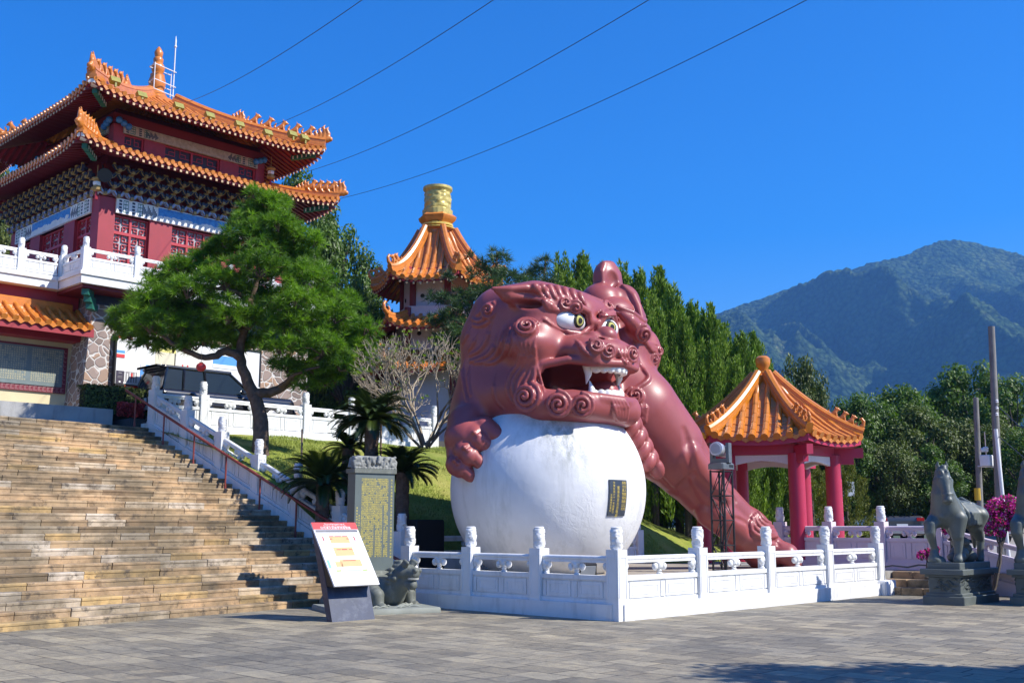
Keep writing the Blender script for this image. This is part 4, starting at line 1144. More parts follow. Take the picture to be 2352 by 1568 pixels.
class Face:                      # a wall face: a along it, z up, o outwards
    def __init__(s, org, e, out): s.o = Vector(org); s.e = Vector(e); s.n = Vector(out)
    def p(s, a, z, o=0): q = s.o + s.e*a + s.n*o; return Vector((q.x, q.y, z))
    def box(s, mb, a0, a1, z0, z1, o0, o1):
        c = (s.p(a0, z0, o0) + s.p(a1, z1, o1))/2
        mb.obox(c, s.e*abs(a1-a0)/2, s.n*abs(o1-o0)/2, Vector((0, 0, abs(z1-z0)/2)))
def lattice_window(root, F, a0, a1, z0, z1, rows, depth=.16, cols=2, pane=None):
    fr = MB(); t = .05
    F.box(fr, a0, a0+t, z0, z1, -depth-.03, -depth+.06); F.box(fr, a1-t, a1, z0, z1, -depth-.03, -depth+.06)
    zs = [z0] + [z0 + (z1 - z0)*r for r in rows] + [z1]
    for z in zs: F.box(fr, a0+t, a1-t, max(z0, z-.045) if z > z0 else z0, min(z1, z+.045) if z < z1 else z1, -depth-.028, -depth+.055)
    w = (a1 - a0)/cols
    for c in range(1, cols): 
        for za, zb in zip(zs, zs[1:]): F.box(fr, a0+c*w-.035, a0+c*w+.035, za+.045, zb-.045, -depth-.026, -depth+.05)
    mb = fr; b = .0095
    for za, zb in zip(zs, zs[1:]):
        for c in range(cols):
            u0, u1, v0, v1 = a0+c*w+.04, a0+(c+1)*w-.04, za+.05, zb-.05
            W, Hh = u1-u0, v1-v0
            nrep = max(1, round(Hh/W/1.05))
            for q in range(nrep):
                vv0 = v0 + Hh*q/nrep; vh = Hh/nrep
                def hb(x0, x1, y): F.box(mb, u0+W*x0, u0+W*x1, vv0+vh*y-b, vv0+vh*y+b, -depth-.02, -depth+.02)
                def vb(x, y0, y1): F.box(mb, u0+W*x-b, u0+W*x+b, vv0+vh*y0, vv0+vh*y1, -depth-.017, -depth+.017)
                for sx in (0, 1):
                    for sy in (0, 1):
                        X = (lambda x: x) if not sx else (lambda x: 1-x); Y = (lambda y: y) if not sy else (lambda y: 1-y)
                        def hb2(x0, x1, y): hb(min(X(x0), X(x1)), max(X(x0), X(x1)), Y(y))
                        def vb2(x, y0, y1): vb(X(x), min(Y(y0), Y(y1)), max(Y(y0), Y(y1)))
                        hb2(.18, .40, .18); vb2(.18, .18, .40); vb2(.40, 0, .40); hb2(0, .40, .40)
                if q: hb(0, 1, 0)
    o = fr.build('window', LATT, root)
    mb = MB(); F.box(mb, a0+.01, a1-.01, z0+.01, z1-.01, -depth-.08, -depth-.03); mb.build('pane', pane or PANE, o)
def frieze_mat():
    m, nt, bs = nodes('painted_cloud_panel')
    v = coords(nt)
    c = ramp(nt, noise_n(nt, v, 9, 4, .6), [(.35, (.03, .16, .46)), (.6, (.06, .28, .60))])
    nt.links.new(c, bs.inputs['Base Color']); bs.inputs['Roughness'].default_value = .5; return m
CLOUDP = frieze_mat()
def painted_frieze(root, F, a0, a1, z0, z1, wm=None):
    mb = MB(); F.box(mb, a0, a1, z0, z1, -.02, .06)
    L_ = a1 - a0; c0, c1 = a0 + L_*.245, a1 - L_*.245; h = z1 - z0
    mb.cur = 1; F.box(mb, c0, c1, z0+.03, z1-.03, .055, .066)
    r_ = random.Random(3); mb.cur = 0; a = c0 + .05; q_ = 0
    while a < c1 - .1:                                # bank of white clouds along the panel's foot
        r0 = r_.uniform(.05, .10); p = F.p(a, z0 + .07 + r_.uniform(0, .10)*h/.46, .05); q_ += 1
        ring = [p + F.e*r0*math.cos(t*PI/7) + Vector((0, 0, r0*.8*math.sin(t*PI/7)*min(1, h/.4))) for t in range(14)]
        mb.add(ring + [q + F.n*(.020 + .0007*(q_ % 5)) for q in ring], [tuple(14+i for i in range(14))] + [(i, (i+1) % 14, 14+(i+1) % 14, 14+i) for i in range(14)])
        a += r0*.8
    mb.cur = 0; F.box(mb, c0, c1, z0+.012, z0+.09*h/.46, .055, .0735)
    for s0, s1 in ((a0, c0), (a1, c1)):
        d = 1 if s1 > s0 else -1
        mb.cur = 2
        for k in range(2):
            for q in range(4):
                x = s0 + d*(.08 + .42*k); F.box(mb, min(x, x+d*.09), max(x, x+d*.09), z0+h*(.1+.22*q), z0+h*(.24+.22*q), .055, .064)
        mb.cur = 3
        for k in range(2):
            x = s0 + d*(.22 + .46*k)
            for zz in (.12, .38, .64, .88): F.box(mb, min(x, x+d*.16), max(x, x+d*.16), z0+h*zz-.012, z0+h*zz+.012, .055, .064)
            for xx in (0, .07, .15): F.box(mb, min(x+d*xx, x+d*xx+.014), max(x+d*xx, x+d*xx+.014), z0+h*.14, z0+h*.86, .055, .062)
        mb.cur = 2
        for q in range(12):
            x = s0 + d*(abs(s1-s0)*(.62 + .03*q)); F.box(mb, min(x, x+d*.025), max(x, x+d*.025), z0+h*(.1+.11*(q % 3)), z0+h*(.9-.13*(q % 4)), .055, .063)
    mb.build('frieze_board', [wm or WHITEP, CLOUDP if wm is None else wm, NAVY, GREENP], root)
def bracket_zone(root, F, a0, a1, z0, z1, out, tiers=4, pitch=.42):
    dk = MB(); gd = MB(); bl = MB()
    n = max(2, round((a1 - a0)/pitch)); th = (z1 - z0)/tiers
    for j in range(tiers):
        o = .06 + out*j/tiers; z = z0 + th*j
        sh = 0 if j % 2 == 0 else .5
        for k in range(n + (1 if sh == 0 else 0)):
            a = a0 + (a1 - a0)*(k + sh)/n
            w = (a1 - a0)/n*.46; t_ = dk if j else bl
            # bowl-shaped arm: two swept wings on a block
            for s in (-1, 1):
                pts = [F.p(a, z + th*.18, o), F.p(a + s*w*.55, z + th*.34, o + .02), F.p(a + s*w*.95, z + th*.78, o + .03)]
                sweep(t_, pts, [(-.05, -.045), (.05, -.045), (.05, .045), (-.05, .045)], F.n)
                gd.obox(F.p(a + s*w*.9, z + th*.84, o + .055), F.e*.035, F.n*.03, Vector((0, 0, .028)))
                pts2 = [p + F.n*.058 + Vector((0, 0, -.048)) for p in pts]
                gd.tube(pts2, .011, 5)
            gd.obox(F.p(a, z + th*.10, o + .05), F.e*.045, F.n*.055, Vector((0, 0, .045)))
            dk.obox(F.p(a, z + th*.5, o - .04), F.e*.05, F.n*.13, Vector((0, 0, .05)))
    F_ = MB(); F.box(F_, a0, a1, z0, z1 + .1, -.1, .02); F_.build('bracket_backing', DARKRED, root)
    dk.build('bracket_arms', NAVY, root); gd.build('bracket_gilding', GOLD, root); bl.build('bracket_lions', pm('pale_blue_paint', (.30, .36, .58), .5, .25, 9), root)

def temple_tower():
    CX, CY = 17.25, 33.86
    root = empty('temple_tower', 'two-storey crimson temple tower with double orange tiled roof and white balcony', 'temple', (CX, CY, TZ))
    hw, hu = 3.27, 2.72
    # stone base and its battered corner buttress
    mb = MB(); mb.box(13.98, 21.6, 30.56, 37.2, TZ - .3, 8.32); mb.build('stone_base', CRAZY, root)
    mb = MB()
    lo = [(13.72, 30.44), (14.5, 30.44), (14.5, 31.9), (13.72, 31.9)]; hi = [(13.94, 30.50), (14.5, 30.50), (14.5, 31.6), (13.94, 31.6)]
    mb.add([(x, y, 4.6) for x, y in lo] + [(x, y, 7.98) for x, y in hi], [(3, 2, 1, 0), (4, 5, 6, 7), (0, 1, 5, 4), (1, 2, 6, 5), (2, 3, 7, 6), (3, 0, 4, 7)])
    mb.build('corner_buttress', CRAZY, root)
    mb = MB(); mb.box(13.95, 21.6, 30.50, 30.555, 7.60, 8.30); mb.build('painted_band', NAVY, root)
    # balcony
    mb = MB(); mb.box(13.15, 22.0, 29.62, 38, 8.36, 8.74); mb.box(13.10, 22.05, 29.57, 38.05, 8.60, 8.70); mb.build('balcony_slab', WHITEP, root)
    mb = MB(); mb.box(13.25, 21.9, 29.75, 37.9, 8.26, 8.355); mb.build('balcony_soffit', DARKRED, root)
    mb = MB()
    for k in range(3): mb.obox((13.55 + .13*k, 30.02 + .13*k, 8.16 - .17*k), Vector((.16, .16, 0)), Vector((-.07, .07, 0)), (0, 0, .085))
    mb.build('corner_bracket', GREENP, root)
    # first storey
    mb = MB(); mb.box(CX-hw+.3, CX+hw-.3, CY-hw+.3, CY+hw-.3, 8.74, 12.9); mb.build('inner_wall', DARKRED, root)
    z0, z1 = 8.74, 10.86
    S = Face((CX-hw, CY-hw, 0), (1, 0, 0), (0, -1, 0)); W_ = Face((CX-hw, CY+hw, 0), (0, -1, 0), (-1, 0, 0))
    cols_ = [(0, .50), (1.63, 2.38), (4.16, 4.91), (6.04, 6.54)]
    for a, b in cols_[1:3]:
        for Fx in (S, W_): mb = MB(); Fx.box(mb, a, b, z0, z1, -.28, 0); mb.build('pilaster', CRIM, root, 30)
    for x, y in ((-1, -1), (1, -1), (-1, 1), (1, 1)):
        cx, cy = CX + x*(hw-.25), CY + y*(hw-.25); mb = MB(); mb.box(cx-.25, cx+.25, cy-.25, cy+.25, z0, 11.3); mb.build('column', CRIM, root, 30)
    for Fx in (S, W_):
        for a, b in ((.5, 1.63), (2.38, 4.16), (4.91, 6.04)): lattice_window(root, Fx, a, b, z0 + .02, z1 - .03, (.74,), cols=2 if b - a < 1.5 else 3, pane=PANE if Fx is S else None)
        painted_frieze(root, Fx, .5, 6.04, 10.86, 11.32)
        bracket_zone(root, Fx, .1, 6.44, 11.33, 12.22, .55)
    sq = lambda h: [(CX-h, CY-h), (CX+h, CY-h), (CX+h, CY+h), (CX-h, CY+h)]
    tiled_roof(root, sq(4.56), sq(hu+.02), 12.36, 12.98, lift=.26, sp=.225, rr=.060, conc=.7, over=1.5, figs=4, tip='flame', fig_s=.85, tip_s=.85, lp=6, ridge_h=.2, fascia_h=.14)
    # second storey
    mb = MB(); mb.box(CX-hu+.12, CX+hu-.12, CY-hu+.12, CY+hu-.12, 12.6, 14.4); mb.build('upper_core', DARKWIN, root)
    brick = pm('red_brick_pier', (.27, .026, .036), .55, .15, 7, bmp=.3, bscale=14)
    S2 = Face((CX-hu, CY-hu, 0), (1, 0, 0), (0, -1, 0)); W2 = Face((CX-hu, CY+hu, 0), (0, -1, 0), (-1, 0, 0))
    for Fx in (S2, W2):
        for a, b in ((.0 if Fx is S2 else .30, .34), (1.02, 1.72), (3.72, 4.42), (5.10, 5.44 if Fx is S2 else 5.13)): mb = MB(); Fx.box(mb, a, b, 12.9, 13.86, -.3, 0); mb.build('brick_pier', brick, root)
    for Fx in (S2, W2):
        for a, b in ((.34, 1.02), (1.72, 3.72), (4.42, 5.10)): lattice_window(root, Fx, a, b, 12.92, 13.60, (), depth=.12, cols=1 if b - a < 1 else 2, pane=DARKWIN)
        painted_frieze(root, Fx, .30, 5.13, 13.60, 13.90, pm('aged_frieze', (.36, .31, .24), .6, .3, 9))
        for a in (.10, 5.34):
            mb = MB()
            for k in range(3): mb.ball(Fx.p(a + (.16*k if a < 1 else -.16*k), 13.95 - .07*k, .12), .11, 8, 6)
            mb.build('scroll_bracket', BLUEP, root, 60)
        mb = MB(); Fx.box(mb, 0, 5.44, 13.90, 14.2, -.2, .03); mb.build('lintel', DARKRED, root)
    tiled_roof(root, sq(4.18), sq(.42), 14.16, 16.05, lift=.30, sp=.225, rr=.060, conc=.62, over=1.4, figs=5, tip='flame', fig_s=.85, tip_s=.9, lp=6, ridge_h=.26, ridge_w=.13, fascia_h=.14)
    fz = Vector((CX, CY, 16.0))
    mb = MB(); mb.lathe([(.60, -.1), (.62, .1), (.44, .18), (.34, .32), (.26, .46), (.24, .5), (.27, .62), (.30, .8), (.24, 1.0), (.25, 1.06), (.17, 1.12), (.21, 1.22), (.235, 1.32), (.20, 1.44), (.15, 1.5), (.17, 1.58), (.17, 1.66), (.12, 1.72), (.14, 1.8), (.15, 1.9), (.09, 2.02), (.02, 2.12)], fz, 20)
    mb.build('finial', TILE, root, 40)
    rod = MB(); rx = CX + .50; ry = CY - .22
    rod.tube([(rx, ry, 16.1), (rx, ry, 18.2)], .022, 8); rod.tube([(rx, ry, 18.2), (rx, ry, 18.42), (rx, ry, 18.62)], [.03, .03, .004], 8); rod.ball((rx, ry, 18.22), .05)
    rod.tube([(rx - .1, ry, 16.1), (rx - .1, ry, 17.2)], .016, 6)
    for z in (16.35, 16.7, 17.25):
        for q0, q1 in (((rx+.06, ry-.05), (rx-.85, ry-.25)), ((rx+.06, ry+.3), (rx-.85, ry+.15))): rod.tube([(*q0, z), (*q1, z)], .018, 6)
        rod.tube([(rx-.85, ry-.25, z), (rx-.85, ry+.15, z)], .018, 6)
    rod.tube([(rx-.85, ry-.25, 16.35), (rx-.85, ry-.25, 17.3)], .016, 6)
    rod.build('lightning_rod', pm('white_metal', (.72, .72, .73), .35, .05, 4), root, 50)
    olive = pm('floodlight_paint', (.24, .22, .03), .45, .2, 9)
    for x in (13.95, 14.95, 16.2, 17.3, 18.4, 19.5, 20.3, 20.8):
        mb = MB(); y = CY - 4.18 + (.62 if 14.5 < x < 20 else .35); z = 14.62 if 14.5 < x < 20 else 14.72
        mb.obox((x, y, z), Vector((.15, 0, 0)), Vector((0, .07, -.04)), Vector((0, .05, .09))); mb.obox((x, y - .06, z - .13), Vector((.03, 0, 0)), Vector((0, .03, 0)), Vector((0, 0, .08)))
        mb.build('floodlight', olive, root)
    for sx in (-1, 1):
        for h, zz, h2, z2 in ((4.3, 12.34, 4.42, 12.52), (3.95, 14.2, 4.05, 14.36)):
            c = Vector((CX + sx*(h-.55), CY - (h-.55), zz)); d = Vector((sx, -1, .12)).normalized(); s_ = d.cross(Vector((0, 0, 1)))
            bm_ = MB()
            for k in range(3): bm_.obox(c + d*(.1 + .26*k) + Vector((0, 0, -.12 + .02*k)), d*.16, s_*(.07 + .002*k), Vector((0, 0, .07)))
            for k in range(5): bm_.cur = 1; bm_.obox(c + d*(.02 + .15*k) + Vector((0, 0, -.13 + .014*k)), d*.02, s_*.082, Vector((0, 0, .055)))
            b_ = bm_.build('corner_beam', [GREENP, WHITEP], root)
            wb = MB(); c = Vector((CX + sx*h2, CY - h2, z2)); d = Vector((sx, -1, .2)).normalized(); wb.obox(c, d*.16, d.cross(Vector((0, 0, 1)))*.10, Vector((0, 0, .055))); wb.build('beam_tip', WHITEP, root)
    return root
temple_tower()
bal = dict(k=.80, pz=.06, panel_top=.40, rail_z=.63, ph=.66, plinth=False)
balustrade('balcony_balustrade', 'white carved balustrade round the balcony of the temple tower', [((13.29, 31.2, 8.74), (13.29, 29.76, 8.74), 1), ((13.29, 29.76, 8.74), (21.1, 29.76, 8.74), 5)], **bal)
def lantern(loc, label):
    r = empty('hanging_lantern', label, 'lantern', loc, 0, 'lanterns under the tower eaves')
    x, y, z = loc
    mb = MB(); mb.lathe([(.04, .30), (.16, .24), (.17, .20), (.11, .17), (.11, -.02), (.16, -.06), (.15, -.12), (.05, -.16)], loc, 6); mb.tube([(x, y, z+.3), (x, y, z+.65)], .012, 5); mb.build('lantern_frame', GOLD, r)
    mb = MB(); mb.lathe([(.10, .16), (.125, .08), (.10, -.02)], loc, 6); mb.build('lantern_glass', WHITEP, r)
    mb = MB(); mb.tube([(x, y, z-.16), (x, y, z-.40)], [.03, .05], 6); mb.build('tassel', CRIM, r)
lantern(P(222, 428, 30.9), 'small gilt lantern hanging from the front left corner of the lower roof')
lantern(P(622, 402, 35.9), 'small gilt lantern hanging under the right corner of the upper roof')
r_ = empty('loudspeaker', 'black horn loudspeaker under the left corner of the lower roof', 'loudspeaker', P(238, 403, 31.0))
c_ = Vector(r_.location); mb = MB(); d_ = Vector((-.25, -1, -.25)).normalized()
mb.tube([c_ + d_*.2, c_ + d_*.18, c_ + d_*.05, c_ - d_*.2, c_ - d_*.34], [.20, .215, .12, .06, .075], 18); mb.build('horn', pm('black_plastic', (.018, .018, .02), .4, .1, 5), r_, 40)
mb = MB(); mb.ball(c_ + d_*.14, .06); mb.obox(c_ - d_*.2 + Vector((0, 0, .16)), (.02, 0, 0), (0, .02, 0), (0, 0, .16)); mb.build('bracket', MATS['black_plastic'], r_)

# ---------------------------------------------------------------- writing in columns
TXT = '大道之行也天下為公選賢與能講信修睦故人不獨親其親不獨子其子使老有所終壯有所用幼有所長矜寡孤獨廢疾者皆有所養男有分女有歸貨惡其棄於地也不必藏於己力惡其不出於身也不必為己是故謀閉而不興盜竊亂賊而不作故外戶而不閉是謂大同'
GLYPH = {}
def glyph(ch):
    if ch not in GLYPH:
        vs, fs = text_mesh(ch, 1.0); GLYPH[ch] = (vs, fs)
    return GLYPH[ch]
def columns(mb, fn, a0, a1, z1, z0, ncol, size, row, start=0, gap=.04, lens=None):
    r_ = random.Random(start + 1); i = start
    for c in range(ncol):
        a = a1 - (a1 - a0)*(c + .5)/ncol; z = z1
        end = z0 if lens is None else z1 - (z1 - z0)*lens[c % len(lens)]
        while z - row > end:
            if r_.random() > gap:
                vs, fs = glyph(TXT[i % len(TXT)]); mb.add([fn(a + x*size, z - row/2 + y*size) for x, y, _ in vs], fs)
            i += 1; z -= row

# ---------------------------------------------------------------- low wing with the inscription wall
def wing():
    root = empty('inscription_wing', 'low crimson wing with small orange tile canopy over a grey inscription panel', 'building', (11, 31.5, 4.6))
    BW = 31.55
    mb = MB(); mb.box(0, 13.9, BW, 38, 4.4, 7.3); mb.build('cream_wall', CREAM, root)
    mb = MB(); mb.box(0, 13.92, 31.42, 38.2, 7.3, 8.36); mb.build('red_wall', CRIM, root)
    mb = MB(); mb.box(0, 13.12, 31.07, 38, 8.36, 8.74); mb.box(0, 13.05, 31.02, 31.069, 8.60, 8.70); mb.build('parapet_slab', WHITEP, root)
    e0 = PB(215, 768, 30.45)
    x1 = e0.x + .02; ze = e0.z + .16
    tiled_roof(root, [(0, 30.45), (x1, 30.45), (x1, 31.45), (0, 31.45)], [(0, 31.40), (x1, 31.40), (x1, 31.42), (0, 31.42)], ze, ze + .62, lift=0, sp=.30, rr=.075, conc=.9, sides=[0], over=.9, rafters=False, fascia_h=.26)
    mb = MB(); mb.cbox(0, x1 - .3, 31.28, 31.41, ze + .55, ze + .80, .03); mb.build('ridge_cap', TILE, root)
    mb = MB(); mb.box(0, x1 - .05, 31.0, 31.5, ze - .34, ze - .14); mb.build('canopy_beam', CRIM, root)
    tl, br = PB(0, 785, BW), PB(148, 897, BW)
    a1, z1, z0 = br.x, PB(150, 800, BW).z, PB(148, 905, BW).z
    fm_ = MB(); fm_.box(0, a1, BW - .06, BW - .001, z0, z1)
    a1i, z0i, z1i = a1 - .13, z0 + .18, z1 - .06
    mb = MB(); mb.box(.4, a1i, BW - .085, BW - .061, z0i, z1i); tb = mb.build('inscription_panel', pm('grey_slate', (.15, .19, .19), .5, .12, 6), root)
    mb = MB(); f = lambda a, z: (a, BW - .089, z)
    al = PB(0, 840, BW).x - .35
    for k, (s0, s1) in enumerate(((al, al + (a1i - al)*.50), (al + (a1i - al)*.56, a1i - .10))):
        columns(mb, f, s0, s1, z1i - .05, z0i + .05, int((s1 - s0)/.062), .052, .064, 7*k, .03)
    columns(mb, f, a1i - .11, a1i - .03, z1i - .05, z0i + .55, 1, .075, .10, 3)
    link('lettering', mb.mesh('lettering', tuple(root.location)), pm('pale_gold_lettering', (.62, .55, .32), .5, .1, 5), tb)
    mb = fm_; mb.cur = 1                              # fret pattern round the frame
    for k in range(30):
        x = a1 - .05 - .13*k
        if x < .5: break
        for dz in (.03, .14): mb.box(x - .10, x, BW - .066, BW - .0605, z0 + dz, z0 + dz + .012)
        mb.box(x - .10, x - .09, BW - .066, BW - .0605, z0 + .045, z0 + .138); mb.box(x - .07, x - .06, BW - .066, BW - .0605, z0 + .06, z0 + .138)
    for k in range(12):
        z = z0i + .1 + .13*k
        if z < z1i - .1: mb.box(a1 - .11, a1 - .03, BW - .066, BW - .0605, z, z + .012); mb.box(a1 - .11, a1 - .10, BW - .066, BW - .0605, z + .013, z + .09)
    mb.build('panel_frame', [pm('maroon_fret', (.18, .02, .035), .5, .25, 20), pm('pale_fret_line', (.42, .22, .22), .5, .1, 5)], root)
wing()
balustrade('parapet_balustrade', 'white balustrade along the roof of the low inscription wing', [((13.20, 31.2, 8.74), (8.6, 31.2, 8.74), 4)], skip_posts=(0,), **bal)

# ---------------------------------------------------------------- temple hall roof seen past the tower's left side
def hall():
    p = P(45, 345, 52); 
    root = empty('temple_hall', 'orange tiled temple roof with ridge figures, far left behind the tower', 'temple', (p.x - 5, p.y + 4, 4.5))
    x, y = p.x, p.y
    mb = MB(); mb.box(x - 12, x - 1.6, y + 1.6, y + 9, 4.5, p.z - .4); mb.build('hall_wall', CRIM, root)
    tiled_roof(root, [(x - 14, y), (x, y), (x, y + 11), (x - 14, y + 11)], [(x - 10, y + 5), (x - 4.5, y + 5), (x - 4.5, y + 6), (x - 10, y + 6)], p.z - .5, p.z + 2.0, lift=.5, sp=.36, rr=.09, over=1.6, figs=5, fig_s=1.1, tip_s=1.1, lp=6)
hall()

# ---------------------------------------------------------------- three-tiered burner pagoda
def pagoda():
    c = P(1003, 655, 42); CX, CY = c.x, c.y
    root = empty('burner_pagoda', 'white hexagonal pagoda with three orange roofs and a gold carved drum on top', 'pagoda', (CX, CY, 4.3))
    zz = lambda py: P(1003, py, 42).z
    view = math.atan2(-CY, -CX)
    hexa = lambda r, a0=R(18): [(CX + r*math.cos(view + a0 + k*PI/3), CY + r*math.sin(view + a0 + k*PI/3)) for k in range(6)]
    wallm = pm('pale_lilac_wall', (.52, .50, .55), .7, .06, 1.2)
    for (zb, zt, rw) in ((zz(724), zz(655), 1.35), (zz(815), zz(735), 1.62), (4.0, zz(868), 2.1)):
        mb = MB(); mb.prism(hexa(rw), lambda u, v_, d: (u, v_, d), zb, zt + .3); w_ = mb.build('pagoda_wall', wallm, root)
        hx = hexa(rw + .001)
        for k in range(6):
            a, b = Vector((*hx[k], 0)), Vector((*hx[(k+1) % 6], 0)); m_ = (a + b)/2; n_ = (m_ - Vector((CX, CY, 0))).normalized()
            if zb > 5:
                for q in (.28,): 
                    pt = a + (b - a)*q + Vector((0, 0, (zb*.55 + zt*.45))); mb = MB(); mb.tube([pt - n_*.02, pt + n_*.015], .085, 14); mb.build('round_opening', pm('opening_dark', (.01, .01, .012), .8), root)
            mb2 = MB(); mb2.tube([a + Vector((0, 0, zb)), a + Vector((0, 0, zt + .25))], .13, 8); mb2.build('corner_column', DARKRED, root)
    tiled_roof(root, hexa(2.62), hexa(.55), zz(668), zz(535), lift=.28, sp=.30, rr=.085, conc=.32, over=1.1, figs=2, tip_s=.8, fig_s=.8, lp=3, ridge_h=.24, ridge_w=.11, fascia_h=.14, raf=.26)
    tiled_roof(root, hexa(2.75), hexa(1.45), zz(772), zz(735), lift=.28, sp=.30, rr=.085, conc=.6, over=1.0, figs=0, tip_s=.9, lp=3, fascia_h=.14, raf=.26)
    tiled_roof(root, hexa(3.0), hexa(1.7), zz(868), zz(826), lift=.30, sp=.30, rr=.085, conc=.6, over=1.0, figs=0, tip_s=.9, lp=3, fascia_h=.14, raf=.26)
    z = zz(536)
    mb = MB(); mb.lathe([(.60, -.15), (.62, .05), (.70, .10), (.70, .2), (.58, .24), (.58, .34), (.74, .5), (.78, .62), (.66, .72)], (CX, CY, z), 6, view + R(18)); mb.build('collar', TILE, root, 30)
    mb = MB(); mb.lathe([(.66, .12), (.715, .13), (.715, .17), (.66, .18)], (CX, CY, z), 24); mb.lathe([(.60, .24), (.63, .25), (.63, .33), (.60, .34)], (CX, CY, z), 24); mb.build('gold_band', pm('yellow_glaze', (.62, .45, .08), .35, .15, 6), root)
    H = zz(432) - z - .7; vs = []; n, m = 48, 40
    mb = MB()
    for j in range(m+1):
        t = j/m
        for k in range(n):
            a = 2*PI*k/n; r = .50 + .02*math.sin(PI*t)
            q = .055*noise.fractal(Vector((math.cos(a)*3.2, math.sin(a)*3.2, t*6)), .8, 2.0, 3)
            if t < .2: r += .06; q = .05*abs(math.sin(a*9))
            if t > .84: r = .57 if t > .88 else .52; q = .02*abs(math.sin(a*12))
            vs.append((CX + (r+q)*math.cos(a), CY + (r+q)*math.sin(a), z + .7 + H*t))
    mb.add(vs, [(j*n+k, j*n+(k+1) % n, (j+1)*n+(k+1) % n, (j+1)*n+k) for j in range(m) for k in range(n)] + [tuple(m*n+k for k in range(n))])
    mb.build('gold_drum', pm('gilt_relief', (.58, .45, .13), .38, .22, 6, metal=.25), root, 60)
pagoda()

# ---------------------------------------------------------------- six-sided pavilion
def pavilion():
    c = V(7.22, 31.0); CX, CY = c.x, c.y
    root = empty('hexagon_pavilion', 'open pavilion with rose red columns under a six-sided amber tiled roof', 'pavilion', (CX, CY, .5))
    v0 = V(math.sin(R(12)), -math.cos(R(12))); a1 = math.atan2(v0.y, v0.x)
    hexa = lambda r: [(CX + r*math.cos(a1 + k*PI/3), CY + r*math.sin(a1 + k*PI/3)) for k in range(6)]
    ze = 3.86
    tiled_roof(root, hexa(2.60), hexa(.16), ze, 5.76, lift=.12, sp=.30, rr=.088, conc=.62, tm=TILE2, fm=PINKRED, over=1.0, figs=3, fig_s=.62, tip_s=.62, lp=2, ridge_h=.20, ridge_w=.10, fascia_h=.20, rafters=False)
    mb = MB(); mb.lathe([(r_*.64, z_*.72) for r_, z_ in [(.40, -.22), (.36, .06), (.24, .14), (.20, .22), (.25, .26), (.25, .32), (.20, .36), (.21, .46), (.30, .60), (.335, .74), (.31, .90), (.20, .985), (.02, 1.0)]], (CX, CY, 5.68), 24); mb.build('finial', TILE2, root, 40)
    for x, y in hexa(1.80):
        mb = MB(); mb.lathe([(.26, 0), (.26, .06), (.225, .08), (.215, 3.0)], (x, y, .5), 20); mb.build('column', PINKRED, root, 40)
    hx = hexa(1.80); mb = MB(); wm = MB()
    for k in range(6):
        a, b = Vector((*hx[k], 0)), Vector((*hx[(k+1) % 6], 0)); e = (b - a).normalized(); n_ = Vector((e.y, -e.x, 0))
        mb.obox((a + b)/2 + Vector((0, 0, 3.60)), (b - a)/2, n_*.10, (0, 0, .14))
        ctr = Vector((CX, CY, 0)); o_ = (a - ctr).normalized()
        mb.obox(a + o_*.32 + Vector((0, 0, 3.56)), o_*.5, Vector((-o_.y, o_.x, 0))*.09, (0, 0, .13)); mb.obox(a + o_*.2 + Vector((0, 0, 3.34)), o_*.36, Vector((-o_.y, o_.x, 0))*.08, (0, 0, .09))
        L_ = (b - a).length                                         # curved white spandrel under each beam
        poly = [(.2, 3.455), (L_-.2, 3.455), (L_-.2, 3.20)] + [(L_-.2 - (L_-.4)*t/10, 3.20 + .10*math.sin(PI*t/10)) for t in range(1, 10)] + [(.2, 3.20)]
        wm.prism(poly, lambda u, v_, d: tuple(a + e*u + n_*d + Vector((0, 0, v_))), -.045, .045)
    mb.build('ring_beam', PINKRED, root); wm.build('spandrel', WHITEP, root)
    mb = MB(); mb.prism(hexa(1.9), lambda u, v_, d: (u, v_, d), 3.76, 3.80); mb.build('ceiling', PINKRED, root)
    mb = MB(); mb.prism(hexa(2.3), lambda u, v_, d: (u, v_, d), .3, .53); mb.build('pavilion_floor', conc, root)
pavilion()
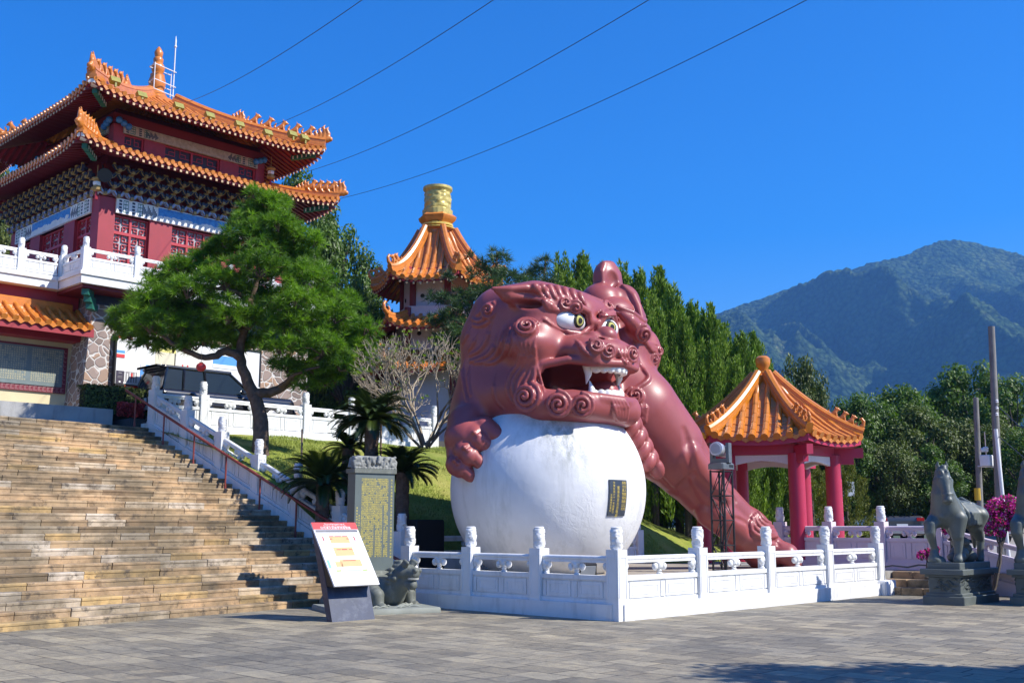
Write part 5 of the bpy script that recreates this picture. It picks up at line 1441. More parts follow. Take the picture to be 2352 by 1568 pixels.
# ---------------------------------------------------------------- signboard, stele on its turtle
WV = V(.90, .43).normalized(); NV = V(.43, -.90).normalized()
BLACK = pm('black_metal', (.016, .016, .018), .45, .2, 6, spec=.4)
NAVYB = pm('navy_board', (.030, .040, .075), .38, .15, 5, stain=(.16, .18, .22), stain_amt=.35, stain_scale=(3, 3, 3))
SIGNW = pm('sign_white', (.80, .80, .79), .35, .01, 5)
def flat(name, c): return pm(name, c, .4, .03, 10)
def signboard():
    a = PZ(763, 1428, 0); b = PZ(861, 1421, 0)
    w = (b - a); Wd = w.length; w.normalize(); n = Vector((w.y, -w.x, 0)); n = n if n.dot(a) < 0 else -n
    r = empty('map_signboard', 'leaning navy signboard with red-headed white temple map, at the foot of the stairs', 'signboard', a)
    f = lambda s, q, z: tuple(a + w*s + n*q + Vector((0, 0, z)))
    mb = MB(); mb.prism([(0, 0), (-.20, .58), (-.58, 1.50), (-.74, 1.61), (-.16, 0)], lambda u, v, d: f(d, u, v), 0, Wd); mb.build('stand', NAVYB, r)
    mb = MB(); mb.prism([(-.205, .575), (.06, .575), (.06, .60), (-.70, 1.585), (-.735, 1.60)], lambda u, v, d: f(d, u, v), .006, Wd - .006); mb.build('wedge', BLACK, r)
    p0 = Vector((.075, .585)); p1 = Vector((-.705, 1.635)); Ld = (p1 - p0).length; up = (p1 - p0)/Ld; no = Vector((up.y, -up.x)); no = no if no.x > 0 else -no
    def g(s, h, o): q = p0 + up*(h*Ld) + no*o; return f(s*Wd, q.x, q.y)
    mb = MB(); x0, x1 = -.03, 1.03
    def rect(mb, s0, s1, h0, h1, o0, o1): mb.add([g(s0,h0,o0), g(s1,h0,o0), g(s1,h1,o0), g(s0,h1,o0), g(s0,h0,o1), g(s1,h0,o1), g(s1,h1,o1), g(s0,h1,o1)], [(3,2,1,0),(4,5,6,7),(0,1,5,4),(1,2,6,5),(2,3,7,6),(3,0,4,7)])
    rect(mb, x0, x1, 0, 1, -.02, .012); pn = mb.build('map_panel', SIGNW, r)
    def layer(nm, m, rects, o=.014):
        mb = MB()
        for q in rects: rect(mb, *q, .0125, o)
        lo = mb.build(nm, m, pn); return lo
    layer('red_header', flat('sign_red', (.62, .035, .04)), [(x0, x1, .885, 1)])
    layer('green_bar', flat('sign_green', (.24, .46, .04)), [(.10, .88, .845, .868), (.14, .26, .218, .24), (.76, .88, .218, .24)])
    layer('map_field', flat('sign_peach', (.58, .36, .16)), [(.26, .72, .665, .78), (.26, .72, .46, .60), (.18, .34, .29, .37), (.30, .80, .29, .40)])
    layer('map_margin', flat('sign_lilac', (.36, .39, .52)), [(.08, .90, .80, .806), (.08, .90, .640, .650), (.08, .90, .425, .432), (.08, .90, .205, .21), (.08, .086, .211, .80), (.894, .90, .211, .80), (.30, .74, .218, .24)])
    layer('map_building', flat('sign_brick', (.36, .04, .05)), [(.26, .37, .765, .778), (.40, .55, .765, .778), (.58, .70, .765, .778), (.26, .32, .725, .738), (.66, .72, .725, .738), (.10, .13, .70, .77), (.84, .87, .70, .77), (.33, .43, .555, .565), (.45, .58, .553, .568), (.62, .70, .555, .565), (.38, .68, .378, .388), (.91, .935, .315, .33)], .0155)
    layer('blue_note', flat('sign_sky', (.18, .42, .60)), [(.0, .06, .27, .40)])
    mb = MB()
    for txt, h, s_ in (('The worshiping guide map of', .972, .036), ('Sun Moon Lake Wenwu Temple', .945, .036), ('日月潭文武廟參拜導覽圖', .908, .058)):
        vs, fs = text_mesh(txt, s_)
        mb.add([g(.50 + x/Wd, h + y/Ld, .0165) for x, y, _ in vs], fs)
    link('lettering', mb.mesh('lettering', tuple(r.location)), SIGNW, pn)
signboard()

GREYST = pm('grey_green_stone', (.115, .125, .105), .62, .22, 2.5, bmp=.25, bscale=22, stain=(.30, .31, .28), stain_amt=.4, stain_scale=(3, 3, 1.5))
def stele():
    c = PZ(1010, 1406, 0); ctr = c - WV*.90 - NV*1.45
    WS = V(.80, .60); NS = V(.60, -.80)
    fw = lambda s, q, z: tuple(ctr + WS*s + NS*q + Vector((0, 0, z)))
    # turtle, local x forward
    TF = V(.80, -.60).normalized(); TA = math.atan2(TF.y, TF.x)
    t = empty('turtle_statue', 'grey stone dragon-headed turtle crouching on a carved slab, carrying the stele', 'turtle statue', ctr, TA)
    g = Vox((-1.2, -.85, .05), (1.65, .85, 1.25), .02)
    g.ell((-.1, 0, .50), (.95, .68, .36), None, .05)
    g.slab((-.12, 0, .80), (.55, .55, .10), None, .04, .08)
    g.chain([(.40, 0, .28), (.75, 0, .38), (1.0, 0, .66), (1.1, 0, .82)], [.38, .34, .27, .22], .08)
    g.ell((1.12, 0, .86), (.28, .25, .21), None, .05)
    g.chain([(1.12, 0, .90), (1.44, 0, .86)], [.20, .155], .04); g.chain([(1.1, 0, .68), (1.40, 0, .60)], [.16, .125], .03); g.chain([(1.3, .08, .60), (1.42, .10, .46)], [.05, .02], .02); g.chain([(1.3, -.08, .60), (1.42, -.10, .46)], [.05, .02], .02)
    g.chain([(1.18, -.22, .745), (1.40, -.15, .74), (1.57, 0, .73), (1.40, .15, .74), (1.18, .22, .745)], .032, .01, 's')
    g.ell((1.55, .07, .93), (.07, .06, .06), None, .02); g.ell((1.55, -.07, .93), (.07, .06, .06), None, .02)
    r_ = random.Random(4)
    for s in (-1, 1):
        g.ell((1.30, .13*s, 1.06), (.085, .07, .07), None, .012); g.chain([(1.18, .1*s, 1.06), (1.28, .14*s, 1.15), (1.38, .15*s, 1.10)], .045, .015)
        for k in range(15):
            g.ell((1.08 - .07*(k % 3) + r_.uniform(-.03, .03), s*(.05 + .05*(k // 3)), 1.10 - .09*(k // 3)), (.075, .07, .07), None, .008)
        for k in range(4): g.chain([(.95, s*.25, .95 - .1*k), (.82, s*.33, .93 - .1*k)], [.06, .012], .01)
        g.chain([(.55, .45*s, .42), (.80, .55*s, .36), (.86, .56*s, .12)], [.20, .17, .13], .05); g.chain([(.80, .56*s, .13), (1.02, .56*s, .11)], [.12, .08], .02)
        for q in (-.07, 0, .07): g.chain([(.98, .56*s + q, .12), (1.08, .56*s + q, .09)], [.05, .03], .01)
        g.chain([(-.7, .45*s, .40), (-.9, .58*s, .14)], [.22, .15], .05)
        g.chain([(.66, .28*s, .30), (.86, .24*s, .50), (1.0, .18*s, .64)], [.06, .06, .05], .01)
    g.chain([(-.95, 0, .4), (-1.12, 0, .2)], [.1, .05], .04)
    o = link('turtle_body', g.mesh('turtle_body'), GREYST, t); o.scale = (.80,)*3; o.location = (0, 0, .012)
    mb = MB()
    for k in range(19):
        a = -1.15 + 2.3*k/18; x, y = 1.33 + .21*math.cos(a), .17*math.sin(a); mb.obox((x, y, .743), (.012, 0, 0), (0, .011, 0), (0, 0, .026))
    o = link('teeth', mb.mesh('teeth'), pm('pale_stone', (.33, .34, .31), .7, .1, 5), t); o.scale = (.80,)*3; o.location = (0, 0, .012)
    mb = MB(); mb.cbox(-.98, .98, -.90, .90, 0, .10, .02)
    rr = random.Random(8)
    for k in range(60):
        x, y = rr.uniform(-.9, .75), rr.uniform(-.8, .8); L_ = rr.uniform(.1, .25); a = rr.uniform(-.5, .5)
        mb.tube([(x, y, .098), (x + L_*.5, y + .06*a, .118), (x + L_, y + .1*a, .1)], [.012, .022, .008], 5)
    o = link('carved_slab', mb.mesh('carved_slab', smooth=40), pm('slab_stone', (.21, .225, .195), .75, .2, 2, bmp=.3, bscale=20), t); o.rotation_euler = (0, 0, math.atan2(WV.y, WV.x) - TA); o.location = Matrix.Rotation(-TA, 3, 'Z') @ (c - ctr - WV*.96 - NV*.88)
    # the tablet
    st = empty('stone_stele', 'tall grey stone tablet covered in columns of gold characters, standing on the turtle', 'stele', (ctr.x, ctr.y, .73))
    slate = pm('stele_slate', (.105, .130, .122), .5, .12, 3, bmp=.06, bscale=30); gold = pm('gold_lettering', (.74, .60, .10), .5, .08, 6)
    hw, ht, z0, z1 = .44, .15, .725, 2.60
    mb = MB(); mb.prism([(-hw, -ht), (hw, -ht), (hw, ht), (-hw, ht)], lambda u, v, d: fw(u, v, d), z0, z1); tb = mb.build('tablet', slate, st)
    mb = MB(); mb.prism([(-hw-.03, -ht-.03), (hw+.03, -ht-.03), (hw+.03, ht+.03), (-hw-.03, ht+.03)], lambda u, v, d: fw(u, v, d), z1, z1+.085); mb.build('moulding', GREYST, st)
    v = Vox((-.56, -.26, -.02), (.56, .26, .32), .012)
    v.slab((0, 0, .12), (.42, .13, .135), None, .05, .02)
    r_ = random.Random(21)
    for s in (-1, 1):                                   # pair of coiling dragons
        pts = [(s*(.06 + .36*k/16), -.15 - .015*math.cos(k), .13 + .085*math.sin(k*1.05)) for k in range(17)]
        v.chain(pts, [.040 - .0008*k for k in range(17)], .008); v.chain([(s*.38, -.14, .2), (s*.46, -.12, .14), (s*.45, -.12, .07), (s*.37, -.15, .08)], .045, .01)
        pts = [(x, -y, z) for x, y, z in pts]; v.chain(pts, .035, .008)
        for k in range(12): v.ell((s*r_.uniform(.03, .45), -.15, r_.uniform(.02, .26)), (.035, .03, .03), None, .006)
    for k in range(14): v.ell((-.44 + .068*k, -.15, .015), (.04, .03, .03), None, .008)
    o = link('dragon_crest', v.mesh('dragon_crest'), pm('weathered_stone', (.24, .245, .225), .8, .35, 5, bmp=.3, bscale=30, stain=(.05, .05, .05), stain_amt=.8, stain_scale=(4, 4, 4)), st)
    o.location = (0, 0, z1 + .085 - .73); o.rotation_euler = (0, 0, math.atan2(WS.y, WS.x))
    mb = MB(); f = lambda a, z: fw(a, ht + .003, z)
    columns(mb, f, -.30, .30, 2.50, .95, 19, .0325, .0345, 0, .05, [1, .97, .99, .35, .98, 1, .99, .97, 1, .6, .99, .98, 1, .97, .95, .99, 1, .98, .9])
    columns(mb, f, .345, .405, 2.50, .95, 1, .044, .062, 5, 0)
    columns(mb, f, -.41, -.37, 1.95, .95, 1, .036, .055, 9, 0); columns(mb, f, -.36, -.32, 1.80, .95, 1, .034, .046, 13, .1)
    link('lettering', mb.mesh('lettering', tuple(st.location)), gold, tb)
stele()

# ---------------------------------------------------------------- steel handrail on the stairs
def handrail():
    r = empty('stair_handrail', 'rust red steel handrail with slim posts along the stairs', 'handrail', stp(8.72, 4.5, 0))
    m = pm('rust_red_paint', (.22, .040, .030), .42, .2, 6)
    H = lambda d: .452*max(0, d)
    mb = MB(); pts = [stp(8.72, d, H(d) + .86) for d in (-.35, 2, 4, 6, 8, 9.7)] ; mb.tube([pts[0] + Vector((0, 0, -.02))] + pts[1:], .034, 10); mb.build('top_rail', m, r, 60)
    for k in range(8):
        d = .35 + 1.27*k
        mb = MB(); mb.tube([stp(8.72, d, H(d) - .05), stp(8.72, d, H(d) + .85)], .022, 8); mb.tube([stp(8.72, d, H(d)+.02), stp(8.72, d, H(d)+.15)], .03, 8); mb.build('post', m, r, 60)
handrail()

# ---------------------------------------------------------------- stone horses on pedestals
HORSE = pm('dark_green_stone', (.105, .122, .112), .46, .18, 3, bmp=.15, bscale=18, spec=.5, stain=(.05, .06, .055), stain_amt=.5, stain_scale=(3, 3, 1.5))
PEDST = pm('pedestal_stone', (.098, .114, .106), .55, .2, 3, bmp=.25, bscale=25)
def horse_mesh():
    g = Vox((-1.05, -.55, -.03), (1.05, .55, 2.2), .021); E, C = g.ell, g.chain
    E((-.05, 0, .98), (.62, .26, .26), None, .08); E((.42, 0, 1.02), (.32, .27, .33), None, .1); E((-.52, 0, 1.02), (.33, .28, .30), None, .1)
    C([(.48, 0, 1.10), (.58, -.01, 1.42), (.56, -.02, 1.72), (.52, -.03, 1.86)], [.29, .22, .165, .13], .08)       # neck
    hx, hy = math.cos(R(34)), math.sin(R(34))                       # head turned to the viewer's side
    H = lambda f, s, z: (.54 + f*hx - s*hy, -.02 + f*hy + s*hx, z)
    C([H(0, 0, 1.88), H(.13, 0, 1.74), H(.25, 0, 1.50), H(.29, 0, 1.33)], [.135, .125, .085, .085], .03); E(H(.31, 0, 1.30), (.085, .085, .06), None, .03); C([H(.16, 0, 1.78), H(.30, 0, 1.42)], [.05, .045], .03)
    E(H(.12, 0, 1.70), (.13, .13, .16), None, .05)
    for s in (-1, 1):
        C([H(-.02, .06*s, 1.97), H(.02, .085*s, 2.05), H(.06, .075*s, 2.15)], [.04, .042, .01], .02); C([H(-.04, 0, 1.98), H(.06, .02, 2.02), H(.13, .01, 1.92)], [.06, .05, .03], .02)
        E(H(.17, .10*s, 1.74), (.045, .04, .035), None, .008); C([H(.10, .12*s, 1.79), H(.22, .09*s, 1.78)], .025, .01); E(H(.37, .045*s, 1.40), (.022, .022, .03), None, .01, 's')
        C([H(.05, .12*s, 1.72), H(.1, .1*s, 1.58)], [.07, .05], .03)
        C([H(.20, .02*s, 1.80), H(.16, .05*s, 1.92), H(.05, .04*s, 1.98)], [.03, .04, .03], .015)
    for k in range(12):                                             # mane locks on the crest
        z = 1.16 + .068*k; x = .36 + .06*math.sin(k*.5) + (.0 if z < 1.7 else .04)
        C([(x + .05, -.02, z), (x - .07, -.05 - .02*(k % 2), z - .05), (x - .10, -.10, z - .13)], [.05, .045, .015], .015)
    C([H(.02, .13, 1.50), H(.30, .095, 1.44), H(.36, 0, 1.43), H(.30, -.095, 1.44)], .016, .005)                     # bridle
    C([H(.29, -.10, 1.44), (.52, .20, 1.36), (.25, .26, 1.27)], .013, .005); C([H(.29, .10, 1.44), (.50, -.22, 1.30), (.25, -.26, 1.27)], .013, .005)
    # legs: near fore raised, far fore planted, hinds stepping
    C([(.50, -.17, .92), (.80, -.20, .80), (.86, -.20, .62), (.72, -.20, .36), (.66, -.20, .26)], [.18, .125, .10, .066, .068], .04); C([(.66, -.20, .27), (.72, -.20, .18)], [.075, .08], .02)
    C([(.46, .17, .92), (.50, .18, .55), (.48, .18, .48), (.50, .18, .16)], [.20, .115, .10, .068], .04); C([(.50, .18, .14), (.55, .18, .05)], [.08, .095], .02)
    for y, dx in ((.18, -.10), (-.18, .12)):
        C([(-.55 + dx*.3, y, .98), (-.42 + dx, y, .72), (-.66 + dx, y, .46), (-.60 + dx, y, .14)], [.24, .14, .075, .06], .05); C([(-.60 + dx, y, .14), (-.54 + dx, y, .05)], [.07, .085], .02)
    C([(-.82, 0, 1.15), (-.98, 0, 1.0), (-.96, .02, .6), (-.88, .02, .3)], [.07, .10, .10, .03], .03)
    # saddle cloth with scalloped edge, chest strap
    for s in (-1, 1):
        for k in range(9):
            x = -.50 + .085*k; C([(x, .16*s, 1.24), (x, .285*s, 1.04), (x, .29*s, .80 + .02*(k % 2))], [.05, .055, .05], .015)
        C([(.70, 0, .98), (.60, .20*s, 1.0), (.30, .285*s, 1.05)], .024, .008)
    E((-.10, 0, 1.26), (.26, .20, .07), None, .03); C([(-.34, -.16, 1.26), (-.36, 0, 1.36), (-.34, .16, 1.26)], .045, .02); C([(.12, -.1, 1.28), (.16, 0, 1.38), (.12, .1, 1.28)], .045, .02)
    E((.735, 0, .97), (.05, .07, .07), None, .015)
    # rock support and scroll cloud between the legs
    C([(.62, -.18, .0), (.72, -.20, .06), (.68, -.20, .16)], [.16, .12, .07], .04)
    for x, z, r in ((.1, .18, .16), (-.1, .28, .15), (.0, .42, .13), (-.35, .12, .14), (.25, .10, .12)): E((x, .05, z), (r, .18, r), None, .03)
    return g.mesh('horse_body')
def pedestal(mb, L_, W_, H_):
    for a, z0, z1 in ((.0, 0, .17), (-.05, .17, .23), (-.10, .23, .55), (-.05, .55, .60), (.02, .60, .71)):
        x, y = L_/2 + a, W_/2 + a; z0, z1 = z0*H_/.71, z1*H_/.71
        mb.cbox(-x, x, -y, y, z0, z1 - .0001, .012)
    r_ = random.Random(5)
    for k in range(46):                                              # relief on the long and short faces
        x = r_.uniform(-L_/2+.22, L_/2-.22); z = r_.uniform(.28, .50)*H_/.71
        for s in (-1, 1): mb.tube([(x, s*(W_/2-.10), z), (x+.06, s*(W_/2-.078), z+.03), (x+.13, s*(W_/2-.10), z+r_.uniform(-.04, .04))], [.012, .02, .008], 5)
    for k in range(20):
        y = r_.uniform(-W_/2+.2, W_/2-.25); z = r_.uniform(.28, .50)*H_/.71
        for s in (-1, 1): mb.tube([(s*(L_/2-.10), y, z), (s*(L_/2-.078), y+.06, z+.03), (s*(L_/2-.10), y+.12, z+r_.uniform(-.04, .04))], [.012, .02, .008], 5)
def horse(loc, label, ped_label, proto=None, sc_=1.0):
    if proto: 
        dup(proto[0], loc, PI, ped_label); return dup(proto[1], (loc[0]-.02, loc[1], .70), PI, label)
    p = empty('statue_pedestal', ped_label, 'pedestal', loc, PI, 'stone pedestals of the horse statues')
    mb = MB(); pedestal(mb, 1.86, .86, .71); link('pedestal_body', mb.mesh('pedestal', smooth=35), PEDST, p)
    h = empty('horse_statue', label, 'horse statue', (loc[0]-.02, loc[1], .70), PI, 'stone horses beside the plaza')
    mb = MB(); mb.cbox(-.82, .80, -.34, .34, .011, .14, .012); link('plinth', mb.mesh('plinth'), PEDST, h)
    o = link('horse_body', HM, HORSE, h); o.location = (0, 0, .135); o.scale = (.96, 1.12, .97)
    return p, h
HM = horse_mesh()
pc_ = PZ(2216, 1391, 0)
pr = horse((pc_.x + .93, pc_.y + .43, 0), 'grey-green stone horse with one foreleg raised and head turned to the plaza', 'carved grey stone pedestal under the whole horse statue')
p2 = PZ(2319, 1389, 0)
horse((p2.x + .95, p2.y - .43, 0), 'second stone horse, cut off by the right edge of the picture', 'carved stone pedestal cut off by the right edge of the picture', pr)

# ---------------------------------------------------------------- stage lamp on its truss, floor floods, black box
def lamp_tower():
    b = Vector((20.72, 13.55, PLAT_Z)); r = empty('lamp_truss', 'black lattice truss standing on the lion platform in front of the foreleg', 'truss', b)
    x, y, z = b; w_ = .17
    for sx in (-1, 1):
        for sy in (-1, 1):
            mb = MB(); mb.tube([(x + sx*w_, y + sy*w_, z), (x + sx*w_, y + sy*w_, z + 2.22)], .024, 8); mb.build('leg', BLACK, r, 60)
    br_ = MB(); n = 4; H = 2.22
    for k in range(n+1):
        zz = z + .05 + (H - .08)*k/n
        for s in (-1, 1): br_.tube([(x - w_, y + s*w_, zz), (x + w_, y + s*w_, zz)], .015, 6); br_.tube([(x + s*w_, y - w_, zz), (x + s*w_, y + w_, zz)], .015, 6)
    for k in range(n):
        za, zb = z + .05 + (H-.08)*k/n, z + .05 + (H-.08)*(k+1)/n; d = 1 if k % 2 else -1
        for s in (-1, 1): br_.tube([(x - d*w_, y + s*w_, za), (x + d*w_, y + s*w_, zb)], .010, 6); br_.tube([(x + s*w_, y + d*w_, za), (x + s*w_, y - d*w_, zb)], .010, 6)
    br_.build('bracing', BLACK, r, 60)
    mb = MB(); mb.tube([(x+.02, y-.02, z+2.2), (x+.0, y+.02, z+1.6), (x+.05, y, z+1.0), (x-.03, y, z+.5), (x+.04, y, z+.02)], .02, 6); mb.build('cable', BLACK, r, 60)
    mb = MB(); mb.box(x-.22, x+.22, y-.22, y+.22, z, z+.02); mb.build('foot_plate', BLACK, r)
    zt = z + 2.235
    l = empty('moving_head_lamp', 'black and silver moving-head stage lamp on top of the truss', 'stage lamp', (x, y, zt))
    grey = pm('lamp_grey', (.10, .11, .12), .4, .2, 5); silver = pm('lamp_silver', (.55, .56, .58), .3, .1, 5, metal=.6)
    mb = MB(); mb.cbox(x-.24, x+.24, y-.20, y+.20, zt, zt+.14, .03); mb.build('lamp_base', grey, l)
    mb = MB(); mb.box(x+.02, x+.18, y-.205, y-.2001, zt+.04, zt+.10); mb.build('display', BLACK, l)
    ya = V(1, -.25).normalized(); fd = V(-.55, -.83, .10).normalized(); sd = Vector((fd.y, -fd.x, 0)).normalized()
    mb = MB(); c = Vector((x, y, zt + .42))
    mb.obox((x, y, zt+.19), sd*.20, fd.cross(sd)*.0 + Vector((fd.x, fd.y, 0)).normalized()*.10, (0, 0, .045))
    for s in (-1, 1): mb.obox(c + sd*.19*s + Vector((0, 0, -.06)), sd*.035, Vector((fd.x, fd.y, 0)).normalized()*.085, (0, 0, .22))
    mb.build('yoke', grey, l)
    mb = MB(); mb.tube([c - fd*.24, c - fd*.20, c + fd*.02, c + fd*.05, c + fd*.24, c + fd*.27], [.10, .135, .14, .15, .16, .15], 20); mb.build('lamp_head', silver, l, 40)
    mb = MB(); mb.tube([c + fd*.272, c + fd*.285], [.125, .11], 20); mb.build('lens', pm('lens_glass', (.30, .33, .36), .1, .1, 5), l, 40)
lamp_tower()
def flood(p, yaw, label):
    r = empty('floor_floodlight', label, 'floodlight', p, yaw, 'floodlights on the lion platform')
    mb = MB(); mb.obox((0, 0, .22), (.16, 0, 0), (0, .07, .03), (0, -.05, .13)); link('housing', mb.mesh('housing'), BLACK, r)
    mb = MB(); mb.obox((0, -.085, .19), (.14, 0, 0), (0, .004, .0016), (0, -.04, .105)); link('glass', mb.mesh('glass'), MATS['lens_glass'], r)
    mb = MB(); mb.box(-.19, -.165, -.02, .02, 0, .24); mb.box(.165, .19, -.02, .02, 0, .24); mb.box(-.19, .19, -.05, .05, 0, .012); link('bracket', mb.mesh('bracket'), BLACK, r)
flood((21.9, 13.2, PLAT_Z), .4, 'black floodlight on the platform floor right of the lamp truss')
flood((15.4, 13.0, PLAT_Z), -.5, 'black floodlight on the platform floor near the corner balustrade post')
bx = P(972, 1240, 25.0)
r = empty('black_box', 'tall plain black cabinet left of the ball behind the white balustrade', 'cabinet', (bx.x, bx.y, .55))
mb = MB(); mb.cbox(bx.x-.42, bx.x+.42, bx.y-.25, bx.y+.25, .55, 1.72, .02); mb.build('cabinet_body', pm('flat_black', (.008, .008, .009), .8, .2, 5), r)
mb = MB(); mb.box(bx.x-.40, bx.x+.40, bx.y-.262, bx.y-.2501, .6, 1.66); mb.build('cabinet_door', MATS['flat_black'], r)

# ---------------------------------------------------------------- vehicles
GLASS = pm('car_glass', (.010, .018, .024), .12, .1, 3, spec=.35)
TYRE = pm('tyre_rubber', (.012, .012, .013), .8, .1, 8); RIM = pm('wheel_rim', (.45, .46, .48), .3, .1, 5, metal=.7)
LAMP = pm('tail_lamp_red', (.45, .008, .012), .15, .1, 5)
def car(name, label, cat, paint, suv, loc, rotz, Ln=4.6):
    r = empty(name, label, cat, loc, rotz)
    H = 1.62 if suv else 1.42; bh = 1.0 if suv else .92; h2 = Ln/2
    g = Vox((-h2-.2, -1.0, .1), (h2+.2, 1.0, 1.85), .035)
    g.slab((0, 0, .62), (h2, .88, .36), None, .2, .02); g.slab((0, 0, .45), (h2+.03, .89, .16), None, .1, .05)
    g.slab((h2*.55, 0, .80), (h2*.42, .80, .16), None, .14, .1)
    if not suv: g.slab((-h2*.72, 0, .86), (h2*.26, .78, .12), None, .1, .08)
    for x in (-h2*.60, h2*.62):
        for s in (-1, 1): g.chain([(x, .7*s, .34), (x, 1.1*s, .34)], .40, .01, 's')
    link('car_body', g.mesh('car_body'), paint, r)
    x0, x1 = (-h2+.12, h2*.35) if suv else (-h2*.62, h2*.38); tr, tf = (.22, .75) if suv else (.55, .75)
    gl = MB(); zb, zt = bh - .06, H - .05
    gl.add([(x0, -.80, zb), (x1, -.80, zb), (x1, .80, zb), (x0, .80, zb), (x0+tr, -.62, zt), (x1-tf, -.62, zt), (x1-tf, .62, zt), (x0+tr, .62, zt)], [(0,1,5,4), (1,2,6,5), (2,3,7,6), (3,0,4,7), (4,5,6,7)])
    rf = Vox((x0-.1, -.8, H-.3), (x1, .8, H+.12), .03); rf.slab(((x0+tr+x1-tf)/2 - .03, 0, H-.02), ((x1-tf-x0-tr)/2 + .09, .66, .06), None, .05, .02)
    if suv: rf.slab((x0+.06, 0, H), (.2, .62, .035), None, .03, .03)
    link('roof', rf.mesh('roof'), paint, r)
    pl = gl; pl.cur = 1
    for s in (-1, 1):
        for a, b in (((x0+.02, .80), (x0+tr, .625)), ((x1-.02, .80), (x1-tf, .625)), (((x0+x1)/2-.1, .80), ((x0+x1)/2-.1, .625))) + ((((x0+tr+.45), .80), (x0+tr+.55, .625)),) :
            pl.tube([(a[0], s*(a[1]+.003), zb+.02), (b[0], s*(b[1]+.003), zt)], .04, 6)
    link('windows', pl.mesh('windows'), [GLASS, paint], r)
    for x in (-h2*.60, h2*.62):
        for s in (-1, 1):
            mb = MB(); mb.tube([(0, -.10, 0), (0, -.08, 0), (0, .08, 0), (0, .10, 0)], [.30, .335, .335, .30], 24); w_ = link('wheel', mb.mesh('wheel', smooth=40), TYRE, r); w_.location = (x, .80*s, .335)
            mb = MB(); mb.tube([(0, s*.101, 0), (0, s*.11, 0)], [.22, .20], 18); link('rim', mb.mesh('rim', smooth=40), RIM, w_)
    for s in (-1, 1):
        mb = MB(); mb.obox((-h2+.02, .66*s, .86 if not suv else .98), (.05, 0, 0), (0, .13, 0), (0, 0, .06 if not suv else .11)); link('tail_lamp', mb.mesh('tail_lamp'), LAMP, r)
        mb = MB(); mb.obox((h2-.06, .62*s, .70), (.06, 0, 0), (0, .18, 0), (0, 0, .07)); link('headlight', mb.mesh('headlight'), SIGNW, r)
        mb = MB(); mb.ball((x1-.45, .95*s, bh+.02), .10, 10, 7, .8); link('mirror', mb.mesh('mirror'), paint, r)
    mb = MB(); mb.obox((-h2-.03, 0, .62), (.012, 0, 0), (0, .2, 0), (0, 0, .07)); link('number_plate', mb.mesh('number_plate'), SIGNW, r)
    mb = MB(); mb.obox((-h2-.02, 0, .40), (.05, 0, 0), (0, .78, 0), (0, 0, .06)); link('bumper', mb.mesh('bumper'), pm('bumper_grey', (.30, .30, .31), .35, .1, 5), r)
    return r
def paint(name, c): return pm(name, c, .22, .05, 2, spec=.6, coat=.7)
car('parked_suv', 'black SUV parked behind the white road balustrade, partly behind the pine trunk', 'SUV', paint('black_paint', (.010, .010, .013)), True, (17.55, 29.55, 4.53), 0, 4.7)
p = P(2046, 1205, 42); car('parked_sedan', 'dark grey sedan seen from behind in the car park, between two balustrade posts', 'car', paint('graphite_paint', (.05, .05, .057)), False, (p.x+1.2, p.y+.6, .95), R(44) - R(8))
p = P(1925, 1205, 43); car('parked_hatchback', 'white car seen from behind, just right of the pavilion columns', 'car', paint('white_car_paint', (.72, .72, .72)), False, (p.x+1, p.y+.4, 1.02), R(44) + R(16))
p = P(2222, 1195, 41); car('parked_car', 'dark car in the car park mostly hidden behind the stone horse', 'car', paint('blue_black_paint', (.018, .022, .034)), False, (p.x+1, p.y+.4, .95), R(44))

